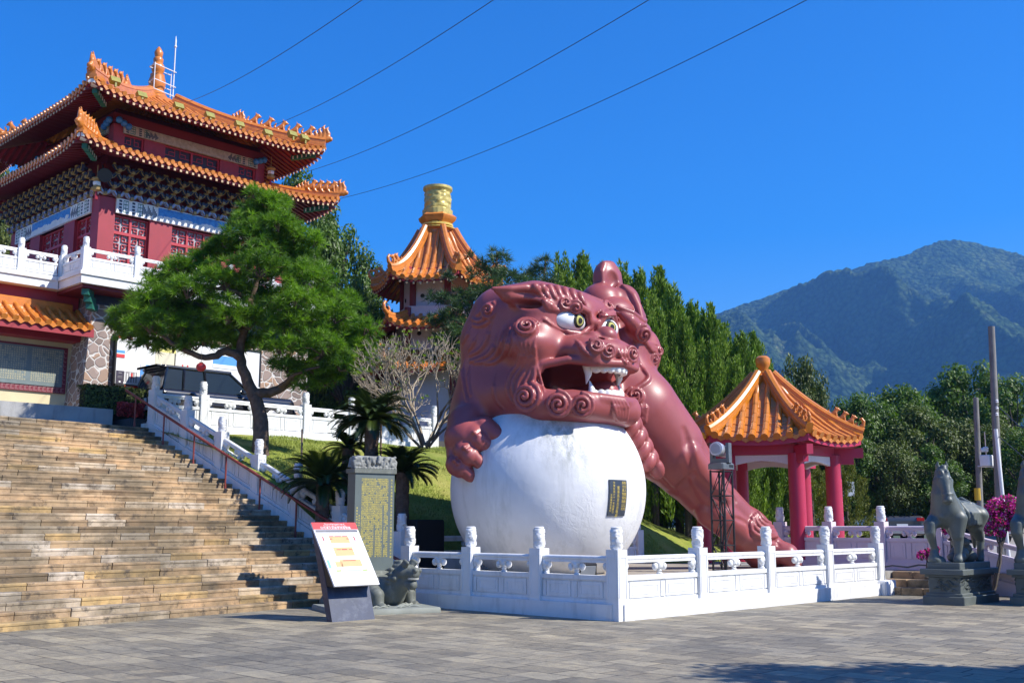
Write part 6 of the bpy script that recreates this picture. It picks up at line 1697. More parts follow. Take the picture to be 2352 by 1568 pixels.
# ---------------------------------------------------------------- notice board, banner
def notice():
    B = 30.40
    r = empty('notice_board', 'long white notice board with photographs on the stone wall behind the pine', 'notice board', (16.8, B, 5.6))
    tl, br = PB(263, 766, B), PB(263, 880, B)
    x0, x1, z1, z0 = br.x, 19.6, tl.z, br.z
    mb = MB(); mb.box(x0, x1, B, B + .12, z0, z1); mb.build('board', pm('board_white', (.76, .76, .74), .5, .02, 3), r)
    mb = MB()
    for a, b, c, d in ((x0-.04, x1+.04, z0-.06, z0), (x0-.04, x1+.04, z1, z1+.06), (x0-.045, x0, z0-.06, z1+.06), (x1, x1+.045, z0-.06, z1+.06)): mb.box(a, b, B-.03, B+.125, c, d)
    mb.build('board_frame', BLACK, r)
    def pic(nm, a, b, m, o=.004):
        p, q = PB(*a, B), PB(*b, B); mb = MB(); mb.box(p.x, q.x, B-o-.006, B-o+.0035, q.z, p.z); return mb.build(nm, m, r), p, q, o
    def on(par, p, q, u0, u1, v0, v1, m, nm='image', k=.004, o=.004):
        mb = MB(); mb.box(p.x + (q.x-p.x)*u0, p.x + (q.x-p.x)*u1, B-o-.006-k, B-o-.0061, q.z + (p.z-q.z)*v0, q.z + (p.z-q.z)*v1); mb.build(nm, m, par)
    sky_ = flat('print_sky', (.10, .32, .75)); redp = flat('print_red', (.62, .05, .05)); dkp = flat('print_plum', (.06, .05, .075)); gr = flat('print_grey', (.30, .29, .29)); gn = flat('print_green', (.16, .42, .12)); crm = flat('print_cream', (.68, .63, .46)); yl = flat('print_yellow', (.72, .66, .20))
    o, p, q, k = pic('photo_print', (268, 803), (286, 822), sky_); on(o, p, q, 0, 1, 0, .48, redp); on(o, p, q, .0, 1, .48, .6, SIGNW)
    o, p, q, k = pic('photo_print', (267, 850), (283, 881), dkp); on(o, p, q, .38, .62, .08, .2, SIGNW); on(o, p, q, .2, .8, .45, .48, gr); on(o, p, q, .2, .8, .55, .58, gr); on(o, p, q, .3, .7, .8, .86, gr)
    o, p, q, k = pic('photo_print', (284, 852), (313, 883), gr)
    for t in range(5): on(o, p, q, .06 + .19*t, .13 + .19*t, .15, .95 - .1*(t % 2), SIGNW)
    on(o, p, q, .55, .68, .45, .9, redp, k=.006); on(o, p, q, .0, 1, .0, .12, SIGNW, k=.005)
    o, p, q, k = pic('photo_print', (323, 836), (344, 886), sky_); on(o, p, q, 0, .5, .7, 1, SIGNW); on(o, p, q, 0, 1, 0, .22, gn); on(o, p, q, .1, .8, .22, .5, gr); on(o, p, q, .55, .64, .3, .8, dkp, k=.006)
    o, p, q, k = pic('notice_sheet', (358, 795), (400, 882), crm); on(o, p, q, 0, 1, .86, 1, yl)
    o, p, q, k = pic('notice_sheet', (402, 795), (455, 890), flat('print_ivory', (.74, .72, .62))); on(o, p, q, .3, .36, .5, .55, redp); on(o, p, q, .5, .56, .5, .55, redp)
    o, p, q, k = pic('notice_sheet', (270, 768), (304, 779), redp)
    o, p, q, k = pic('photo_print', (490, 815), (545, 850), sky_); on(o, p, q, 0, 1, 0, .3, SIGNW)
    b = empty('banner', 'small orange-red banner with white characters hung under the notice board', 'banner', (x0+.3, B-.06, z0-.2))
    p, q = PB(286, 884, B-.06), PB(319, 897, B-.06)
    mb = MB(); mb.box(p.x, q.x, B-.07, B-.05, q.z-.08, p.z); o = mb.build('cloth', flat('banner_orange', (.66, .14, .045)), b)
    mb = MB()
    for k, ch in enumerate('天燈火'):
        vs, fs = text_mesh(ch, .19); mb.add([(p.x + .12 + .17*k + x, B-.073, p.z - .13 + y) for x, y, _ in vs], fs)
    vs, fs = text_mesh('請勿攀爬欄杆', .085); mb.add([(p.x + .82 + x, B-.073, p.z - .15 + y) for x, y, _ in vs], fs)
    link('lettering', mb.mesh('lettering', tuple(b.location)), SIGNW, o)
notice()

# ---------------------------------------------------------------- poles, camera box, wires, small sign
WOODP = pm('weathered_pole', (.20, .19, .175), .85, .2, 3, bmp=.3, bscale=20, stain=(.07, .065, .06), stain_amt=.6, stain_scale=(4, 4, .4))
def pole(top, base, r0, label):
    t, b = Vector(top), Vector(base); b.z = park_h(b.x, b.y) - .1
    r = empty('utility_pole', label, 'pole', b, 0, 'weathered utility poles')
    mb = MB(); n = 10; mb.tube([b + (t - b)*k/n for k in range(n+1)], [r0*(1 - .22*k/n) for k in range(n+1)], 14); mb.build('shaft', WOODP, r, 60)
    mb = MB()
    for k in range(7): z = 1.6 + k*.55; q = b + (t - b)*(z/(t.z - b.z)); mb.tube([q + V(-.14*(1 if k % 2 else -1), 0), q], .012, 6)
    mb.build('step_bolts', BLACK, r)
    return r, t, b
tp = P(2277, 750, 31); bs_ = P(2290, 1140, 31); r1, t1, b1 = pole(tp, bs_, .115, 'tallest grey utility pole with a white conduit up its lower half, behind the horse')
mb = MB(); q0 = b1 + V(.17, -.08); q1 = P(2287, 985, 30.85); mb.tube([q0, q1], .055, 10); mb.build('conduit', WHITEP, r1, 60)
mb = MB()
for py in (925, 940, 955): q = P(2290, py, 30.9); mb.lathe([(.02, 0), (.05, .02), (.03, .05), (.05, .07), (.02, .10)], q, 8)
mb.build('insulators', WHITEP, r1)
tp = P(2241, 913, 31.5); bs_ = P(2246, 1140, 31.5); r2, t2, b2 = pole(tp, bs_, .095, 'shorter grey utility pole with yellow stripes near its foot, left of the tall pole')
mb = MB(); q = P(2246, 1132, 31.5); mb.lathe([(.098, -.2), (.098, .14)], q, 14); mb.build('yellow_band', pm('yellow_band', (.62, .40, .03), .5, .1, 5), r2)
c = P(2266, 1056, 31.2); r = empty('camera_box', 'white control box with a small security camera mounted between the poles', 'camera box', c)
mb = MB(); mb.cbox(c.x-.17, c.x+.17, c.y-.14, c.y+.14, c.z-.16, c.z+.14, .02); mb.build('box', WHITEP, r)
mb = MB(); q = P(2246, 1070, 31.4); mb.tube([q, c + Vector((0, 0, -.19)), c + V(.3, 0, -.19)], .022, 8); mb.tube([c + Vector((0, 0, .14)), c + Vector((0, 0, .8))], .014, 6); mb.build('bracket', MATS['lamp_silver'] if 'lamp_silver' in MATS else WHITEP, r)
mb = MB(); q = P(2262, 1033, 31.2); mb.tube([q + V(-.12, 0), q + V(.08, 0)], [.06, .055], 10); mb.ball(q + V(.02, 0, .05), .085, 10, 6, .6); mb.build('security_camera', WHITEP, r, 50)
CABLE = pm('cable_black', (.02, .022, .03), .6, .1, 5)
for k, (a, b, Ya, Yb, what) in enumerate((((428, 236), (788, -5), 34.0, 18, 'uppermost, from the upper roof hip'), ((588, 302), (1068, -5), 34.8, 18, 'second from the top, from the upper roof'), ((700, 396), (1395, -5), 36.0, 18, 'third from the top, above the lower roof'), ((782, 456), (1716, -5), 36.0, 18, 'lowest, from the right tip of the lower roof'))):
    p0, p1 = P(*a, Ya), P(*b, Yb); ex = p1 + (p1 - p0)*.45
    mb = MB(); n = 40; pts = []
    for i in range(n+1):
        t = i/n; q = p0 + (ex - p0)*t; pts.append(q - Vector((0, 0, 4*(.35 + .12*k)*t*(1 - t)))  + Vector((0, 0, (.35+.12*k)*4*.69*.31*(t/.69 if t < .69 else 1)*.0)))
    mb.tube(pts, .007, 6); o = mb.build('overhead_cable', CABLE); tag(o, 'thin dark cable crossing the sky, ' + what, 'cable', 'cables strung from the tower across the sky')
mb = MB(); p0, p1 = P(2290, 930, 30.9), P(2400, 990, 26)
mb.tube([p0, p0*.5 + p1*.5 - Vector((0, 0, .25)), p1], .012, 6); p0, p1 = P(2292, 1000, 30.9), P(2420, 1090, 27); mb2 = MB(); mb2.tube([p0, p0*.5 + p1*.5 - Vector((0, 0, .1)), p1], .012, 6)
tag(mb.build('service_cable', CABLE), 'dark service cable drooping right from the insulators of the tall pole', 'cable'); tag(mb2.build('guy_wire', CABLE), 'straight guy wire slanting right from the tall pole by the conduit top', 'wire')
c = P(1945, 1122, 40); r = empty('road_sign', 'small pale sign on a dark pole beside the yellow-green juniper', 'sign', (c.x, c.y, 1.5))
d = V(1, 0); mb = MB(); mb.obox(c, d*.28, V(0, 1)*.012, (0, 0, .26)); mb.build('sign_plate', pm('sign_grey', (.50, .53, .58), .5, .05, 4), r)
mb = MB(); mb.tube([(c.x, c.y+.04, 1.4), (c.x, c.y+.04, c.z+.2)], .05, 8); mb.build('sign_pole', BLACK, r)
mb = MB(); pts = [P(2010, 1305, 26.2), P(2050, 1298, 25.9), P(2085, 1302, 25.7), P(2110, 1292, 25.4), P(2140, 1290, 25)]
for q in pts: q.z = max(.56, min(q.z, .70))
mb.tube(pts, .02, 6); tag(mb.build('black_hose', CABLE), 'black hose lying along the base of the pinkish balustrade', 'hose')
c = P(462, 843, 28.0); r = empty('red_lantern', 'small round red lantern hanging in the lower branches of the pine', 'lantern', c)
mb = MB(); mb.ball(c, .13, 14, 9, .9); mb.build('lantern_globe', pm('lantern_red', (.50, .03, .035), .5, .1, 12), r, 60)
mb = MB(); mb.tube([c + Vector((0, 0, .1)), c + Vector((0, 0, .7))], .006, 5); mb.lathe([(.05, .10), (.05, .13)], c, 10); mb.build('lantern_cord', GOLD, r)
# ---------------------------------------------------------------- vegetation
def leaf_mat(name, a, b, trans=.25, rough=.6, scale=1.5):
    m, nt, bs = nodes(name)
    v = coords(nt)
    at = N(nt, 'ShaderNodeAttribute', attribute_name='tone')
    c = ramp(nt, at.outputs['Fac'], [(0, a), (1, b)])
    f = ramp(nt, noise_n(nt, v, scale, 4, .6), [(.3, (.78, .80, .75)), (.7, (1.2, 1.15, 1.1))])
    c = mixc(nt, 1.0, c, f, 'MULTIPLY')
    nt.links.new(c, bs.inputs['Base Color']); bs.inputs['Roughness'].default_value = rough
    tr = N(nt, 'ShaderNodeBsdfTranslucent'); c2 = mixc(nt, 1.0, c, (1.3, 1.5, .6), 'MULTIPLY'); nt.links.new(c2, tr.inputs['Color'])
    mx = N(nt, 'ShaderNodeMixShader'); mx.inputs[0].default_value = trans
    nt.links.new(bs.outputs[0], mx.inputs[1]); nt.links.new(tr.outputs[0], mx.inputs[2])
    nt.links.new(mx.outputs[0], nt.nodes['Material Output'].inputs['Surface'])
    return m
BARK = pm('pine_bark', (.13, .088, .062), .9, .45, 7, bmp=.9, bscale=14, bdist=.04)
BARK2 = pm('grey_bark', (.085, .072, .058), .9, .3, 5, bmp=.6, bscale=18, bdist=.03)
def unit(n):
    d = nrng.normal(size=(n, 3)); return d / np.linalg.norm(d, axis=1, keepdims=True)
def tufts(centres, dirs, tone, nn, ln, w):
    """needle bursts: every needle a slim triangle"""
    n = len(centres)
    d = unit(n*nn).reshape(n, nn, 3)*.85 + dirs[:, None, :]*.75
    d /= np.linalg.norm(d, axis=2, keepdims=True)
    L_ = ln * nrng.uniform(.7, 1.15, (n, nn, 1))
    s = np.cross(d, unit(n*nn).reshape(n, nn, 3)); s /= np.linalg.norm(s, axis=2, keepdims=True) + 1e-6
    c = centres[:, None, :] + d*L_*.08
    a = c - s*w; b = c + s*w; t = centres[:, None, :] + d*L_ - np.array([0, 0, 1])*L_*.10
    vs = np.stack([a, b, t], 2).reshape(-1, 3)
    tn = np.repeat(tone, nn*3) + nrng.uniform(-.08, .08, n*nn*3)
    return vs, tn
def foliage(name, vs, tn, k, m, parent, org):
    me = np_mesh(name, vs - np.array(org), np.arange(len(vs)).reshape(-1, k), attr={'tone': np.clip(tn, 0, 1)})
    return link(name, me, m, parent)
def limb(mb, pts, r0, r1, n=8, jit=.0):
    pts = [Vector(p) for p in pts]; out = []; m = len(pts)
    ext = [pts[0]] + pts + [pts[-1]]
    for i in range(1, len(ext)-2):
        for j in range(4):
            t = j/4; a, b, c, d = ext[i-1:i+3]
            out.append(.5*((2*b) + (c-a)*t + (2*a-5*b+4*c-d)*t*t + (3*b-a-3*c+d)*t**3) + Vector((rng.gauss(0, jit), rng.gauss(0, jit), rng.gauss(0, jit))))
    out.append(pts[-1]); q = len(out)
    mb.tube(out, [r0 + (r1-r0)*(i/(q-1))**.8 for i in range(q)], n)
    return out

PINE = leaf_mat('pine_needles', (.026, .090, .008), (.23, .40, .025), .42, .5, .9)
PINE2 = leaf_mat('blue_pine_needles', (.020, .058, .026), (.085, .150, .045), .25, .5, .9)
def pine(name, label, base, clusters, limbs, trunk, tr, m, per=1.0, nn=30, ln=.245, w=.0095, density=165):
    root = empty(name, label, 'tree', base, 0); org = np.array(root.location)
    tb = MB(); limb(tb, trunk, tr, tr*.16, 12, .012); tb.build('trunk', BARK, root, 60)
    for L_, r0 in limbs:
        lb = MB(); limb(lb, L_, r0, r0*.35, 8, .015); lb.build('limb', BARK, root, 60)
    V_, T_ = [], []; tw = MB()
    for c, r, fl in clusters:
        c = np.array(c); n = int(density*per*(r/.75)**2)
        d = unit(n); d[:, 2] = np.abs(d[:, 2])*1.0 - .35*(nrng.random(n) < .45)
        rad = r*nrng.uniform(.30, 1.12, n)[:, None]
        p = c + d*rad*np.array([1, 1, fl])
        dirs = d*.7 + np.array([0, 0, .55])
        dirs /= np.linalg.norm(dirs, axis=1, keepdims=True)
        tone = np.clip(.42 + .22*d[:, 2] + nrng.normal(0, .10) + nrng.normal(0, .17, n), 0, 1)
        v, t = tufts(p, dirs, tone, nn, ln, w); V_.append(v); T_.append(t)
        tw = MB()
        for k in range(max(4, int(n/14))):
            q = p[nrng.integers(n)]; tw.tube([c - np.array([0, 0, r*fl*.3]), (c + q)/2 + nrng.normal(0, .05, 3), q], [.022, .014, .006], 4)
        tw.build('branch', BARK, root)
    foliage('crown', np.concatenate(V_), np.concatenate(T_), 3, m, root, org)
    return root
def big_pine():
    Y = 28.6
    base = P(598, 1026, Y); base.z = lawn_h(base.x, base.y) - .05
    G = lambda x, y, d=0: P(x, y, Y + d)
    cl = [(612, 470, 38, 0), (598, 505, 52, .3), (640, 520, 45, -.4), (570, 545, 55, -.5), (630, 570, 62, .5), (675, 545, 40, .2), (690, 590, 40, .6), (540, 590, 52, .4), (600, 620, 62, -.9), (655, 630, 62, .6), (700, 640, 45, -.6), (515, 560, 28, -.2), (480, 585, 34, .2),
          (520, 650, 55, -.8), (560, 680, 60, .8), (460, 630, 48, .3), (420, 620, 40, -.3), (430, 670, 55, -1.0), (375, 650, 42, .2), (350, 690, 46, -.6), (395, 715, 55, .5), (310, 720, 40, -.2), (290, 755, 30, .3), (345, 750, 50, -.9), (410, 760, 50, -.5), (465, 720, 55, .9), (470, 780, 42, -.4), (520, 730, 50, -.9),
          (575, 740, 55, -.4), (620, 700, 55, .9), (680, 700, 55, -.9), (735, 690, 48, .5), (650, 750, 60, -.6), (715, 750, 58, .4), (770, 730, 46, -.5), (790, 775, 45, .3), (740, 800, 52, -.8), (830, 800, 34, 0), (690, 800, 50, .9), (640, 800, 42, -.9), (600, 790, 34, .5), (660, 845, 40, -.5), (720, 850, 42, .4), (780, 840, 40, -.4), (820, 845, 28, .2), (560, 800, 26, .7), (745, 880, 24, .1), (700, 890, 20, -.3), (300, 772, 34, .1), (340, 792, 36, -.2), (398, 798, 42, .1), (450, 792, 42, -.4), (500, 768, 46, .3), (525, 792, 30, .5), (275, 735, 26, 0), (255, 750, 14, .1), (800, 705, 38, .2), (835, 760, 34, -.2), (850, 830, 24, 0), (770, 872, 28, .2), (690, 858, 36, .5), (560, 520, 34, .3), (640, 470, 30, .3), (585, 450, 22, -.2), (720, 560, 30, .2), (735, 640, 34, 0), (455, 590, 22, .1), (395, 625, 24, .2)]
    s = Y/FPX*.985
    clusters = [(G(x, y, d), r*s*1.06, .95) for x, y, r, d in cl]
    trunk = [base + Vector((0, 0, -.2)), G(600, 985), G(592, 930), G(572, 885), G(556, 840), G(552, 800, .1), G(566, 740, .1), G(585, 660), G(602, 570), G(608, 490)]
    limbs = [([G(553, 820), G(515, 808, -.1), G(480, 820, -.3), G(440, 812, -.4), G(395, 785, -.5), G(345, 755, -.6)], .13),
             ([G(590, 905), G(630, 898, .1), G(665, 880, .2), G(700, 850, .3), G(750, 810, .3), G(800, 780, .2)], .15),
             ([G(560, 760), G(520, 720, .4), G(460, 700, .5), G(400, 690, .2), G(350, 690, 0)], .10), ([G(572, 720), G(620, 690, -.4), G(680, 670, -.6), G(720, 660, -.5)], .10),
             ([G(590, 640), G(550, 610, .3), G(500, 595, .3)], .07), ([G(598, 600), G(640, 580, .3), G(680, 560, .4)], .07), ([G(575, 690), G(540, 670, -.6), G(480, 660, -.9), G(430, 650, -.9)], .08), ([G(640, 890, .1), G(680, 860, -.5), G(740, 840, -.6)], .07)]
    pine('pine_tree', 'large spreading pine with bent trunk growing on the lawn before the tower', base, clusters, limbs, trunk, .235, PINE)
big_pine()
def back_pine():
    Y = 36.0; G = lambda x, y, d=0: P(x, y, Y + d); s = Y/FPX*.985
    base = P(1120, 1000, Y); base.z = lawn_h(base.x, base.y) - .1
    cl = [(1140, 600, 34, 0), (1110, 632, 40, .5), (1165, 640, 42, -.4), (1130, 680, 52, -.6), (1080, 690, 44, .3), (1190, 690, 40, .4), (1050, 720, 40, -.5), (1100, 740, 52, .6), (1150, 730, 50, -.3), (1030, 690, 26, .2), (1060, 770, 44, -.8), (1110, 800, 46, .2), (1020, 740, 30, 0), (1085, 590, 14, .2), (1035, 800, 26, -.4), (1205, 655, 30, .3), (1005, 690, 26, .6), (1000, 745, 30, .2), (1012, 790, 34, -.2), (985, 830, 26, .4), (1050, 840, 36, 0), (1030, 640, 20, .4)]
    pine('pine_tree', 'bluish green pine standing between the pagoda and the lion head', base, [(G(x, y, d), r*s, .8) for x, y, r, d in cl], [([G(1125, 780), G(1080, 740), G(1040, 720)], .08), ([G(1130, 720), G(1170, 690), G(1200, 680)], .07)], [base, G(1122, 900), G(1126, 780), G(1135, 680), G(1142, 580)], .18, PINE2, nn=16, ln=.30, w=.012, density=110)
    base = P(1245, 1000, 39); base.z = lawn_h(base.x, base.y) - .1; Y = 39
    cl = [(1252, 600, 18, 0), (1240, 625, 30, .3), (1222, 640, 24, .2), (1262, 650, 26, -.3), (1235, 670, 34, 0), (1255, 700, 40, .2)]
    pine('pine_tree', 'small bluish pine top showing just left of the juniper row, above the lion mane', base, [(P(x, y, Y + d), r*s, 1.0) for x, y, r, d in cl], [([P(1245, 690, Y), P(1228, 650, Y)], .04)], [base, P(1246, 800, Y), P(1248, 690, Y), P(1252, 590, Y)], .14, PINE2, nn=14, ln=.32, w=.013, density=110)
back_pine()

# junipers: dense cones of upright flame-like sprays
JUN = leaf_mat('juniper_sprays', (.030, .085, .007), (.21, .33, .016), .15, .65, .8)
def juniper_mesh(H, Rb, seed, nsp=150, q=1.0):
    r = np.random.default_rng(seed); V_, T_ = [], []
    for k in range(nsp):
        t = r.random()**.75; z = H*(.03 + .93*t); a = r.uniform(0, 2*PI)
        rad = Rb*(1 - t)**.75*(.55 + .5*r.random()) + .03
        c = np.array([rad*math.cos(a), rad*math.sin(a), z]); h = (.65 + .7*r.random())*(1.15 - .45*t)*H/6.5
        out = np.array([math.cos(a), math.sin(a), 0])*.28*(1 - t*.7)
        n = int(135*q)
        u = r.random(n); pr = (.20*h)*np.sin(PI*np.minimum(u*.9 + .08, 1))**.8*(1 - u*.55)
        b = r.uniform(0, 2*PI, n); rr = pr*np.sqrt(r.random(n))
        p = c + np.stack([rr*np.cos(b), rr*np.sin(b), h*u - .25*h], 1) + out*u[:, None]*h
        d = np.stack([np.cos(b)*.35, np.sin(b)*.35, np.ones(n)], 1) + r.normal(0, .22, (n, 3)) + out
        d /= np.linalg.norm(d, axis=1, keepdims=True)
        s = np.cross(d, r.normal(size=(n, 3))); s /= np.linalg.norm(s, axis=1, keepdims=True)
        L_ = h*.17*r.uniform(.6, 1.2, (n, 1)); w = h*.021
        V_.append(np.stack([p - s*w*.6, p + d*L_*.45 + s*w, p + d*L_, p + d*L_*.45 - s*w], 1).reshape(-1, 3))
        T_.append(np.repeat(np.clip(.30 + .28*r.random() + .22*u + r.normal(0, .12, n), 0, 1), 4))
    vs, tn = np.concatenate(V_), np.concatenate(T_)
    return np_mesh('crown', vs, np.arange(len(vs)).reshape(-1, 4), attr={'tone': tn})
JM = [juniper_mesh(6.5, 1.5, 3), juniper_mesh(6.5, 1.35, 8), juniper_mesh(6.5, 1.65, 12)]
def junipers():
    tops = [(1290, 616, 40, 1), (1336, 614, 41, 0), (1384, 636, 39, 2), (1432, 640, 41, 1), (1466, 648, 40, 0), (1512, 652, 40, 2), (1548, 690, 38, 1), (1590, 722, 40, 0), (1627, 732, 38, 2), (1664, 776, 39, 1), (1702, 788, 38, 0), (1732, 794, 40, 2), (1772, 862, 38, 1), (1495, 700, 36, 1), (1570, 760, 36, 2), (1640, 810, 36, 0), (1690, 850, 36, 1), (1815, 905, 39, 0)]
    what = ['first from the left end of the juniper row, above the lion mane', 'second from the left of the juniper row, left of the lion crest', 'behind the lion crest in the juniper row', 'just right of the lion crest in the juniper row', 'slim top second right of the lion crest in the juniper row', 'tall spike of the juniper row between lion crest and mountain foot', 'where the juniper row begins to step down right of the lion ear', 'midway down the falling line of the juniper row', 'lone sharp spike standing against the foot of the mountain', 'left of the pavilion finial, two tops away', 'left of the pavilion finial, next but the nearest', 'nearest behind the pavilion finial', 'behind the right slope of the pavilion roof, lowest of the row', 'front of the juniper row, above the lion right shoulder', 'front of the juniper row, over the upper foreleg', 'front of the juniper row, over the middle foreleg', 'front of the juniper row, beside the left pavilion eave', 'last at the right end of the row, below the pavilion ridge']
    protos = {}
    for (px_, py_, Y, k), wh in zip(tops, what):
        t = P(px_, py_, Y); gz = lawn_h(t.x, t.y) - .1; H = t.z - gz; s = H/6.5
        lab = 'dense green juniper, ' + wh
        sc_ = (min(1.25, max(.8, s*.9)),)*2 + (s,)
        if k in protos:
            o = dup(protos[k], (t.x, t.y, gz), rng.uniform(0, 6), lab, scale=sc_)
        else:
            o = empty('juniper_tree', lab, 'tree', (t.x, t.y, gz), 0, 'junipers behind the lion'); o.scale = sc_
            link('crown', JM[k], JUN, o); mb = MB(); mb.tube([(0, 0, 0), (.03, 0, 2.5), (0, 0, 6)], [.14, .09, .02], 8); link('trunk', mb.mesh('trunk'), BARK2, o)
            protos[k] = o
    return protos
JP = junipers()
JY = leaf_mat('young_juniper_sprays', (.045, .075, .006), (.20, .21, .015), .15, .65, .8)
jm = juniper_mesh(4.2, .75, 31, 90)
for k, (px_, py_, Y, lab) in enumerate(((1938, 1020, 37, 'yellow-green juniper just right of the pavilion columns'), (1862, 1060, 36, 'small yellow-green juniper seen between the two right pavilion columns'))):
    t = P(px_, py_, Y); gz = park_h(t.x, t.y); o = empty('young_juniper', lab, 'tree', (t.x, t.y, gz), k, 'young junipers by the pavilion'); s = (t.z - gz)/4.2; o.scale = (1.15, 1.15, s)
    link('crown', jm, JY, o); mb = MB(); mb.tube([(0, 0, 0), (0, 0, 3)], [.08, .02], 6); link('trunk', mb.mesh('trunk'), BARK2, o)

# broadleaf trees
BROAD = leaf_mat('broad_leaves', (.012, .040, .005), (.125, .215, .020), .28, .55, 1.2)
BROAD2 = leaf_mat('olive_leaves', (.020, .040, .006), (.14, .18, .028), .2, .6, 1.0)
def broad_mesh(R_, H, seed, nc=46, per=170, leaf=.13, mat=None):
    """crown of leaf clumps spread through a lumpy volume; returns crown mesh and limb mesh, base at z=0"""
    r = np.random.default_rng(seed); V_, T_ = [], []; mb = MB()
    mb.tube([(0, 0, -.3), (.05, .02, H*.25), (.0, .08, H*.5), (.1, 0, H*.75)], [.045*H*.55, .03*H*.6, .022*H*.6, .03], 10)
    for k in range(nc):
        d = r.normal(size=3); d /= np.linalg.norm(d); q = r.uniform(.45, 1)**.5
        c = np.array([d[0]*R_*q, d[1]*R_*q, H*.58 + d[2]*H*.40*q]); cr = R_*r.uniform(.20, .36)
        mb.tube([(0, 0, H*.3), (c[0]*.45, c[1]*.45, H*.3 + (c[2] - H*.3)*.55), tuple(c)], [.035*R_, .02*R_, .006*R_], 5)
        n = int(per*(cr/R_/.28)**2)
        e = r.normal(size=(n, 3)); e /= np.linalg.norm(e, axis=1, keepdims=True)
        p = c + e*cr*(r.random((n, 1))**.4)*np.array([1, 1, .78])
        nn = e*.6 + np.array([0, 0, .7]) + r.normal(0, .45, (n, 3)); nn /= np.linalg.norm(nn, axis=1, keepdims=True)
        u = np.cross(nn, r.normal(size=(n, 3))); u /= np.linalg.norm(u, axis=1, keepdims=True); v = np.cross(nn, u)
        L_ = leaf*r.uniform(.7, 1.3, (n, 1))
        V_.append(np.stack([p - u*L_, p + v*L_*.45, p + u*L_, p - v*L_*.45], 1).reshape(-1, 3))
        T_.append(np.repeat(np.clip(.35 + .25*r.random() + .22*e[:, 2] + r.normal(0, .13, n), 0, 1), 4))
    vs, tn = np.concatenate(V_), np.concatenate(T_)
    return np_mesh('crown', vs, np.arange(len(vs)).reshape(-1, 4), attr={'tone': tn}), mb.mesh('trunk')
BM = [broad_mesh(2.6, 6.0, 4, 66, 270, .105), broad_mesh(2.4, 6.4, 9, 62, 270, .11), broad_mesh(2.8, 5.6, 17, 70, 270, .10)]
def broad(px_, py_, Y, wid, k, lab, m=None, gz=None, squash=1.0, group='broadleaf trees beyond the car park'):
    t = P(px_, py_, Y); g = (park_h(t.x, t.y) if gz is None else gz) - .1
    H = t.z - g; R_ = wid/2*Y/FPX
    o = empty('broadleaf_tree', lab, 'tree', (t.x, t.y, g), rng.uniform(0, 6), group)
    hh = (6.0, 6.4, 5.6)[k]; rr = (2.6, 2.4, 2.8)[k]
    o.scale = (R_/rr, R_/rr, H/hh*1.02)
    link('crown', BM[k][0], None, o); o.children[0].data.materials.clear() if False else None
    c = o.children[0]
    if not c.data.materials: c.data.materials.append(BROAD)
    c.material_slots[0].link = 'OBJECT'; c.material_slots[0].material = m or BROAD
    tr = link('trunk', BM[k][1], None, o)
    if not tr.data.materials: tr.data.materials.append(BARK2)
    return o
RT = [(1835, 818, 46, 130, 0, 'feathery tree rising just right of the pavilion finial, before the mountain', BROAD2), (1795, 880, 43, 110, 1, 'tree peeping over the right pavilion ridge, beneath the feathery one', None),
      (1985, 905, 48, 190, 2, 'dense round-topped tree beside the right tip of the pavilion roof', None), (2060, 888, 50, 210, 0, 'bright round-topped tree left of the poles, highest of the near group', None), (2120, 940, 46, 170, 1, 'dull olive tree before the bright round-topped one', BROAD2),
      (2165, 905, 58, 170, 2, 'hazy dark tree in the gap left of the shorter pole', None), (2225, 836, 54, 200, 0, 'tallest tree rising behind the two utility poles', None), (2320, 872, 50, 190, 1, 'tree right of the tall pole at the right edge', None), (2265, 960, 46, 170, 2, 'lower tree behind the camera box between the poles', BROAD2), (2345, 985, 43, 150, 0, 'low tree at the right edge above the bougainvillea', None),
      (1945, 985, 42, 130, 1, 'low dark tree behind the pavilion eave and the small road sign', None), (2035, 1010, 42, 150, 2, 'low dark bushy tree directly above the dark sedan', BROAD2), (1775, 960, 40, 150, 0, 'dark tree filling the space between the pavilion columns', None), (1690, 985, 39, 150, 1, 'dark tree behind the lamp truss and foreleg', None), (2140, 1030, 42, 140, 1, 'low bright-leaved tree behind the horse head', None)]
for q in RT: broad(q[0], q[1], q[2], q[3], q[4], q[5], q[6])
LT = [(770, 520, 46, 210, 0, 'big dense tree behind the right corner of the temple tower', None, 4.4), (705, 400, 50, 190, 1, 'tree crown showing behind the lower roof tip of the tower', None, 4.4), (830, 640, 44, 150, 2, 'rounded tree between the tower pine and the pagoda', None, 4.4), (655, 560, 52, 200, 2, 'dark tree directly behind the upper part of the big pine', None, 4.4), (800, 730, 42, 150, 1, 'low tree left of the pagoda lowest roof', None, 4.4),
      (30, 385, 70, 210, 2, 'sunlit tree seen under the tower left eaves', BROAD2, 4.5), (-5, 520, 60, 150, 0, 'tree at the left edge beside the parapet balustrade', BROAD2, 4.5), (1010, 800, 43, 190, 2, 'dark shrubby tree at the pagoda foot behind the bare shrub', None, 4.4), (740, 800, 50, 130, 0, 'small dark tree behind the parked SUV front', None, 4.4)]
for q in LT: broad(q[0], q[1], q[2], q[3], q[4], q[5], q[6], q[7], group='broadleaf trees behind the temple')
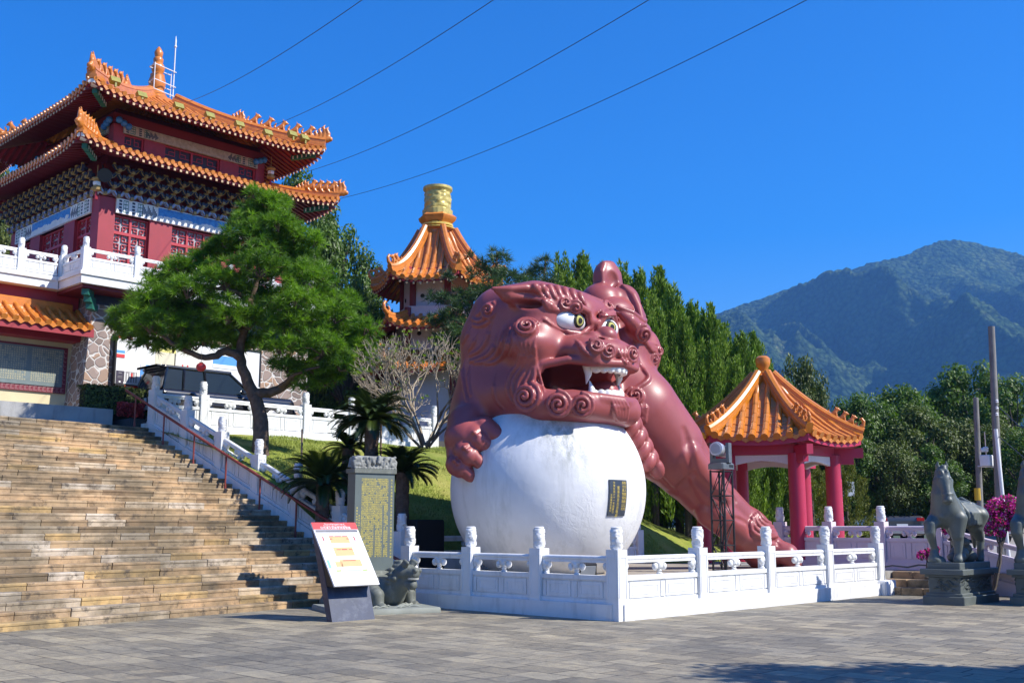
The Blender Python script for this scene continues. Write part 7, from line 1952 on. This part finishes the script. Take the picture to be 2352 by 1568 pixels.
# the trees out of frame to the right whose shadows reach the plaza
for (x, y, H, k) in ((9.0, 9.3, 6.6, 0), (13.0, 9.6, 7.0, 1), (18.6, 11.4, 6.6, 2)):
    s_ = V(x, y); g = Vector((s_.x, s_.y, 0)); o = empty('broadleaf_tree', 'plaza shade tree out of frame, its shadow lying on the paving', 'tree', g, 1.0 + k, 'shade trees beside the plaza')
    o.scale = (.82, .82, H/6.0); c = link('crown', BM[k][0], None, o); c.material_slots[0].link = 'OBJECT'; c.material_slots[0].material = BROAD; link('trunk', BM[k][1], None, o)

# cycads
CYC = leaf_mat('cycad_fronds', (.010, .026, .006), (.055, .085, .014), .12, .4, 2.0)
def cycad(p, r, n, label, stem, up=.55):
    root = empty('cycad', label, 'cycad', p, 0, 'cycads behind the stele'); V_, T_ = [], []
    mb = MB(); prof = []
    for k in range(14): prof.append((.15 + .018*(k % 2) , stem*k/13))
    mb.lathe(prof, (0, 0, 0), 14); link('stem', mb.mesh('stem'), BARK, root)
    for k in range(n):
        a = k*2.399 + rng.uniform(-.2, .2); el = up + .9*math.sin(k*1.7) if False else rng.uniform(-.15, 1.25)
        L_ = r*rng.uniform(.85, 1.1); pts = []
        for j in range(19):
            t = j/18; e2 = el - 1.15*t*t
            if j == 0: q = np.array([0, 0, stem], float)
            else: q = q + np.array([math.cos(a)*math.cos(e2), math.sin(a)*math.cos(e2), math.sin(e2)])*L_/18
            pts.append(q.copy())
        side = np.array([-math.sin(a), math.cos(a), 0])
        tn = rng.uniform(.1, .8)
        for j in range(2, 19):
            f = (pts[j] - pts[j-1]); f /= np.linalg.norm(f); up_ = np.cross(side, f); up_ = up_ if up_[2] > 0 else -up_
            for sub in (0, .5):
                b = pts[j-1] + (pts[j] - pts[j-1])*sub; ll = r*.20*math.sin(PI*(.12 + .85*(j+sub)/19.5))
                for s in (-1, 1):
                    d = side*s*.80 + f*.52 + up_*.28; d /= np.linalg.norm(d); w_ = f*.021
                    V_.append([b - w_, b + w_, b + d*ll]); T_ += [tn]*3
        for j in range(18): V_.append([pts[j] - side*.008, pts[j] + side*.008, pts[j+1]]); T_ += [tn]*3
    vs = np.array(V_).reshape(-1, 3); o = link('crown', np_mesh('crown', vs, np.arange(len(vs)).reshape(-1, 3), attr={'tone': T_}), CYC, root)
def on_lawn(px_, py_):                   # where a sight line meets the bank
    for k in range(600):
        t = P(px_, py_, 22 + .02*k)
        if t.y > 18.7 and lawn_h(t.x, t.y) >= t.z: return t
    return P(px_, py_, 27)
def cyc_at(px_, py_, Y, r, n, lab, stem):
    t = P(px_, py_, Y); g = lawn_h(t.x, t.y) - .05; cycad((t.x, t.y, g), r, n, lab, max(.25, t.z - g))
cyc_at(855, 968, 26.0, 1.10, 84, 'tallest cycad with a full crown of fronds right above the stele', 2.2)
cyc_at(742, 1112, 25.6, 1.2, 70, 'low cycad spreading its fronds left of the stele, by the stair balustrade', .6)
cyc_at(925, 1085, 25.4, .95, 56, 'low cycad with fronds sticking out right of the stele', .8)
cyc_at(800, 1030, 27.2, .7, 40, 'small cycad half hidden behind the stele crest', .5)

# bare shrub with a few leaf rosettes
def bare_shrub():
    b = on_lawn(975, 1022)
    root = empty('bare_shrub', 'leafless pale-branched shrub with sparse green leaf tips between cycad and lion', 'shrub', b)
    mb = MB(); tips = []
    r_ = random.Random(9)
    def grow(p, d, L_, r, lev):
        q = p + d*L_; m_ = (p + q)/2 + Vector((r_.gauss(0, .03), r_.gauss(0, .03), r_.gauss(0, .03)))
        mb.tube([p, m_, q], [r, r*.85, r*.7], 5, False)
        if lev == 0: tips.append(q); return
        for k in range(r_.choice((2, 3, 3))):
            nd = (d + Vector((r_.gauss(0, .42), r_.gauss(0, .42), r_.gauss(.12, .25)))).normalized()
            grow(q, nd, L_*r_.uniform(.66, .88), r*.70, lev-1)
    for k in range(6):
        a = k*1.05 + .3; d = Vector((math.cos(a)*.75, math.sin(a)*.75, .8)).normalized()
        grow(b + Vector((math.cos(a)*.1, math.sin(a)*.1, -.05)), d, .80, .036, 5)
    d = (P(935, 930, b.x*CS + b.y*SN) - b).normalized(); grow(b, d, .9, .038, 5)
    d = (P(1025, 960, b.x*CS + b.y*SN) - b).normalized(); grow(b, d, .7, .045, 4); d = (P(930, 880, b.x*CS + b.y*SN) - b).normalized(); grow(b, d, .9, .042, 5)
    o = mb.build('branches', pm('pale_twig_bark', (.33, .27, .19), .85, .25, 6), root)
    V_, T_ = [], []
    for q in tips:
        if r_.random() < .22:
            for k in range(9):
                d = Vector((r_.gauss(0, 1), r_.gauss(0, 1), r_.uniform(.0, .9))).normalized(); s = d.cross(Vector((0, 0, 1))).normalized(); L_ = r_.uniform(.07, .13)
                V_ += [q, q + d*L_*.5 + s*.018, q + d*L_, q + d*L_*.5 - s*.018]; T_ += [r_.uniform(.6, 1)]*4
    vs = np.array([tuple(v) for v in V_]); foliage('leaf_tips', vs, np.array(T_), 4, leaf_mat('young_leaves', (.08, .15, .015), (.22, .33, .03), .3), root, b)
bare_shrub()

# clipped hedge with red blossom at its foot
def hedge():
    B = 29.5; p0, p1 = PB(192, 945, B), PB(322, 945, B); zt = PB(250, 888, B).z
    root = empty('clipped_hedge', 'clipped dark green hedge in front of the stone wall, head of the stairs', 'hedge', ((p0.x+p1.x)/2, B + .25, 4.7))
    x0, x1, z0, z1 = p0.x, p1.x + .3, 4.66, zt
    n = 5200; f = nrng.random(n)
    x = nrng.uniform(x0, x1, n); y = nrng.uniform(B, B+.55, n); z = nrng.uniform(z0+.05, z1, n)
    k = nrng.integers(0, 3, n); y = np.where(k == 0, B + nrng.normal(0, .03, n), y); z = np.where(k == 1, z1 + nrng.normal(0, .03, n), z)
    p = np.stack([x, y, z], 1); nn = np.stack([nrng.normal(0, .5, n), np.where(k == 0, -1, 0) + nrng.normal(0, .4, n), np.where(k == 1, 1, .3) + nrng.normal(0, .4, n)], 1); nn /= np.linalg.norm(nn, axis=1, keepdims=True)
    u = np.cross(nn, nrng.normal(size=(n, 3))); u /= np.linalg.norm(u, axis=1, keepdims=True); v = np.cross(nn, u); L_ = nrng.uniform(.025, .05, (n, 1))
    vs = np.stack([p - u*L_, p + v*L_*.6, p + u*L_, p - v*L_*.6], 1).reshape(-1, 3)
    foliage('leaves', vs, np.repeat(nrng.uniform(0, 1, n), 4), 4, BROAD2, root, root.location)
    mb = MB(); mb.cbox(x0+.06, x1-.06, B+.06, B+.5, z0-.1, z1-.06, .05); mb.build('stems', pm('hedge_dark', (.012, .020, .006), .9, .3, 8), root)
    a, b = PB(268, 945, B-.1), PB(322, 930, B-.1); n = 900
    r2 = empty('red_flowers', 'strip of red blossom at the foot of the clipped hedge', 'flowers', ((a.x+b.x)/2, B-.1, 4.6))
    p = np.stack([nrng.uniform(a.x, b.x + .1, n), B - .12 + nrng.normal(0, .05, n), nrng.uniform(a.z - .12, b.z + .04, n)], 1)
    u = unit(n); v = np.cross(u, unit(n)); v /= np.linalg.norm(v, axis=1, keepdims=True); L_ = .035
    vs = np.stack([p - u*L_, p + v*L_, p + u*L_, p - v*L_], 1).reshape(-1, 3)
    foliage('blossom', vs, np.repeat(nrng.uniform(0, 1, n), 4), 4, leaf_mat('red_petals', (.35, .02, .03), (.62, .10, .11), .2), r2, r2.location)
    mb = MB()
    for k in range(14): xx = a.x + (b.x - a.x)*k/13; mb.tube([(xx, B - .1, a.z - .2), (xx + .02, B - .12, b.z)], [.01, .006], 4)
    mb.build('stems', MATS['hedge_dark'], r2)
hedge()

# bougainvillea
PETAL = leaf_mat('magenta_bracts', (.42, .010, .26), (.75, .06, .52), .3, .5, 3)
def bougain(cl, Y, trunk, label):
    b = trunk[0]; root = empty('bougainvillea', label, 'shrub', b, 0, 'bougainvilleas by the horses'); mb = MB()
    for k, (px_, py_, r) in enumerate(cl):
        q = P(px_, py_, Y); limb(mb, [b, trunk[1] + Vector((0, 0, .0)), (trunk[1] + q)/2 + Vector((0, 0, .12)), q], .055 if k == 0 else .025, .01, 6, .01)
    mb.build('stems', BARK2, root, 60)
    V_, T_, G_, S_ = [], [], [], []
    for px_, py_, r in cl:
        c = np.array(P(px_, py_, Y)); rr = r*Y/FPX; n = int(r*r*.55) + 60
        for tgt, tt, m_, k in ((V_, T_, n, .034), (G_, S_, n//3, .04)):
            e = unit(m_); p = c + e*rr*nrng.random((m_, 1))**.4; u = unit(m_); v = np.cross(u, unit(m_)); v /= np.linalg.norm(v, axis=1, keepdims=True)
            tgt.append(np.stack([p - u*k, p + v*k*.7, p + u*k, p - v*k*.7], 1).reshape(-1, 3)); tt.append(np.repeat(nrng.uniform(0, 1, m_), 4))
    foliage('blossom', np.concatenate(V_), np.concatenate(T_), 4, PETAL, root, b); foliage('leaves', np.concatenate(G_), np.concatenate(S_), 4, BROAD2, root, b)
b0 = P(2275, 1312, 25.2); b0.z = .05
bougain([(2285, 1165, 22), (2315, 1160, 26), (2335, 1185, 22), (2290, 1190, 22), (2345, 1165, 18), (2275, 1215, 16), (2320, 1205, 14), (2300, 1225, 10)], 25.2, [b0, P(2298, 1265, 25.2)], 'magenta bougainvillea with a gnarled trunk behind the horse, right edge')
b1 = P(2128, 1300, 25.4); b1.z = .4
bougain([(2118, 1275, 12), (2136, 1270, 13), (2150, 1262, 8)], 25.4, [b1, P(2130, 1285, 25.4)], 'small magenta bougainvillea clump by the raised horse hoof')
b2 = P(2185, 1262, 25.6); b2.z = .4
bougain([(2172, 1215, 11), (2190, 1222, 10), (2205, 1232, 8)], 25.6, [b2, P(2185, 1240, 25.6)], 'magenta bougainvillea sprig showing between the horse legs')
# stakes steadying young plants on the lawn
for k, (px_, py0, py1, lab) in enumerate(((840, 945, 1028, 'thin wooden stake on the lawn left of the tall cycad'), (876, 950, 1018, 'thin wooden stake beside the tall cycad trunk'), (694, 985, 1040, 'slim wooden stake on the lawn right of the pine trunk'))):
    a, b = P(px_, py1, 27.2), P(px_, py0, 27.2); a.z = lawn_h(a.x, a.y) - .1
    mb = MB(); mb.tube([a, (a + b)/2, b], [.028, .027, .024], 7); tag(mb.build('wooden_stake', pm('stake_wood', (.25, .17, .11), .8, .2, 6)), lab, 'stake', 'stakes on the lawn')
# ---------------------------------------------------------------- air
mb = MB(); mb.box(-6100, 6100, -6100, 6100, -1.25, 900)
hz = mb.build('haze', None); tag(hz, kind='stuff')
m = bpy.data.materials.new('haze_air'); m.use_nodes = True; nt_ = m.node_tree
nt_.nodes.remove(nt_.nodes['Principled BSDF'])
pv = nt_.nodes.new('ShaderNodeVolumePrincipled'); pv.inputs['Color'].default_value = (.17, .46, 1.0, 1); pv.inputs['Density'].default_value = .00017; pv.inputs['Anisotropy'].default_value = .2
nt_.links.new(pv.outputs[0], nt_.nodes['Material Output'].inputs['Volume']); hz.data.materials.append(m)
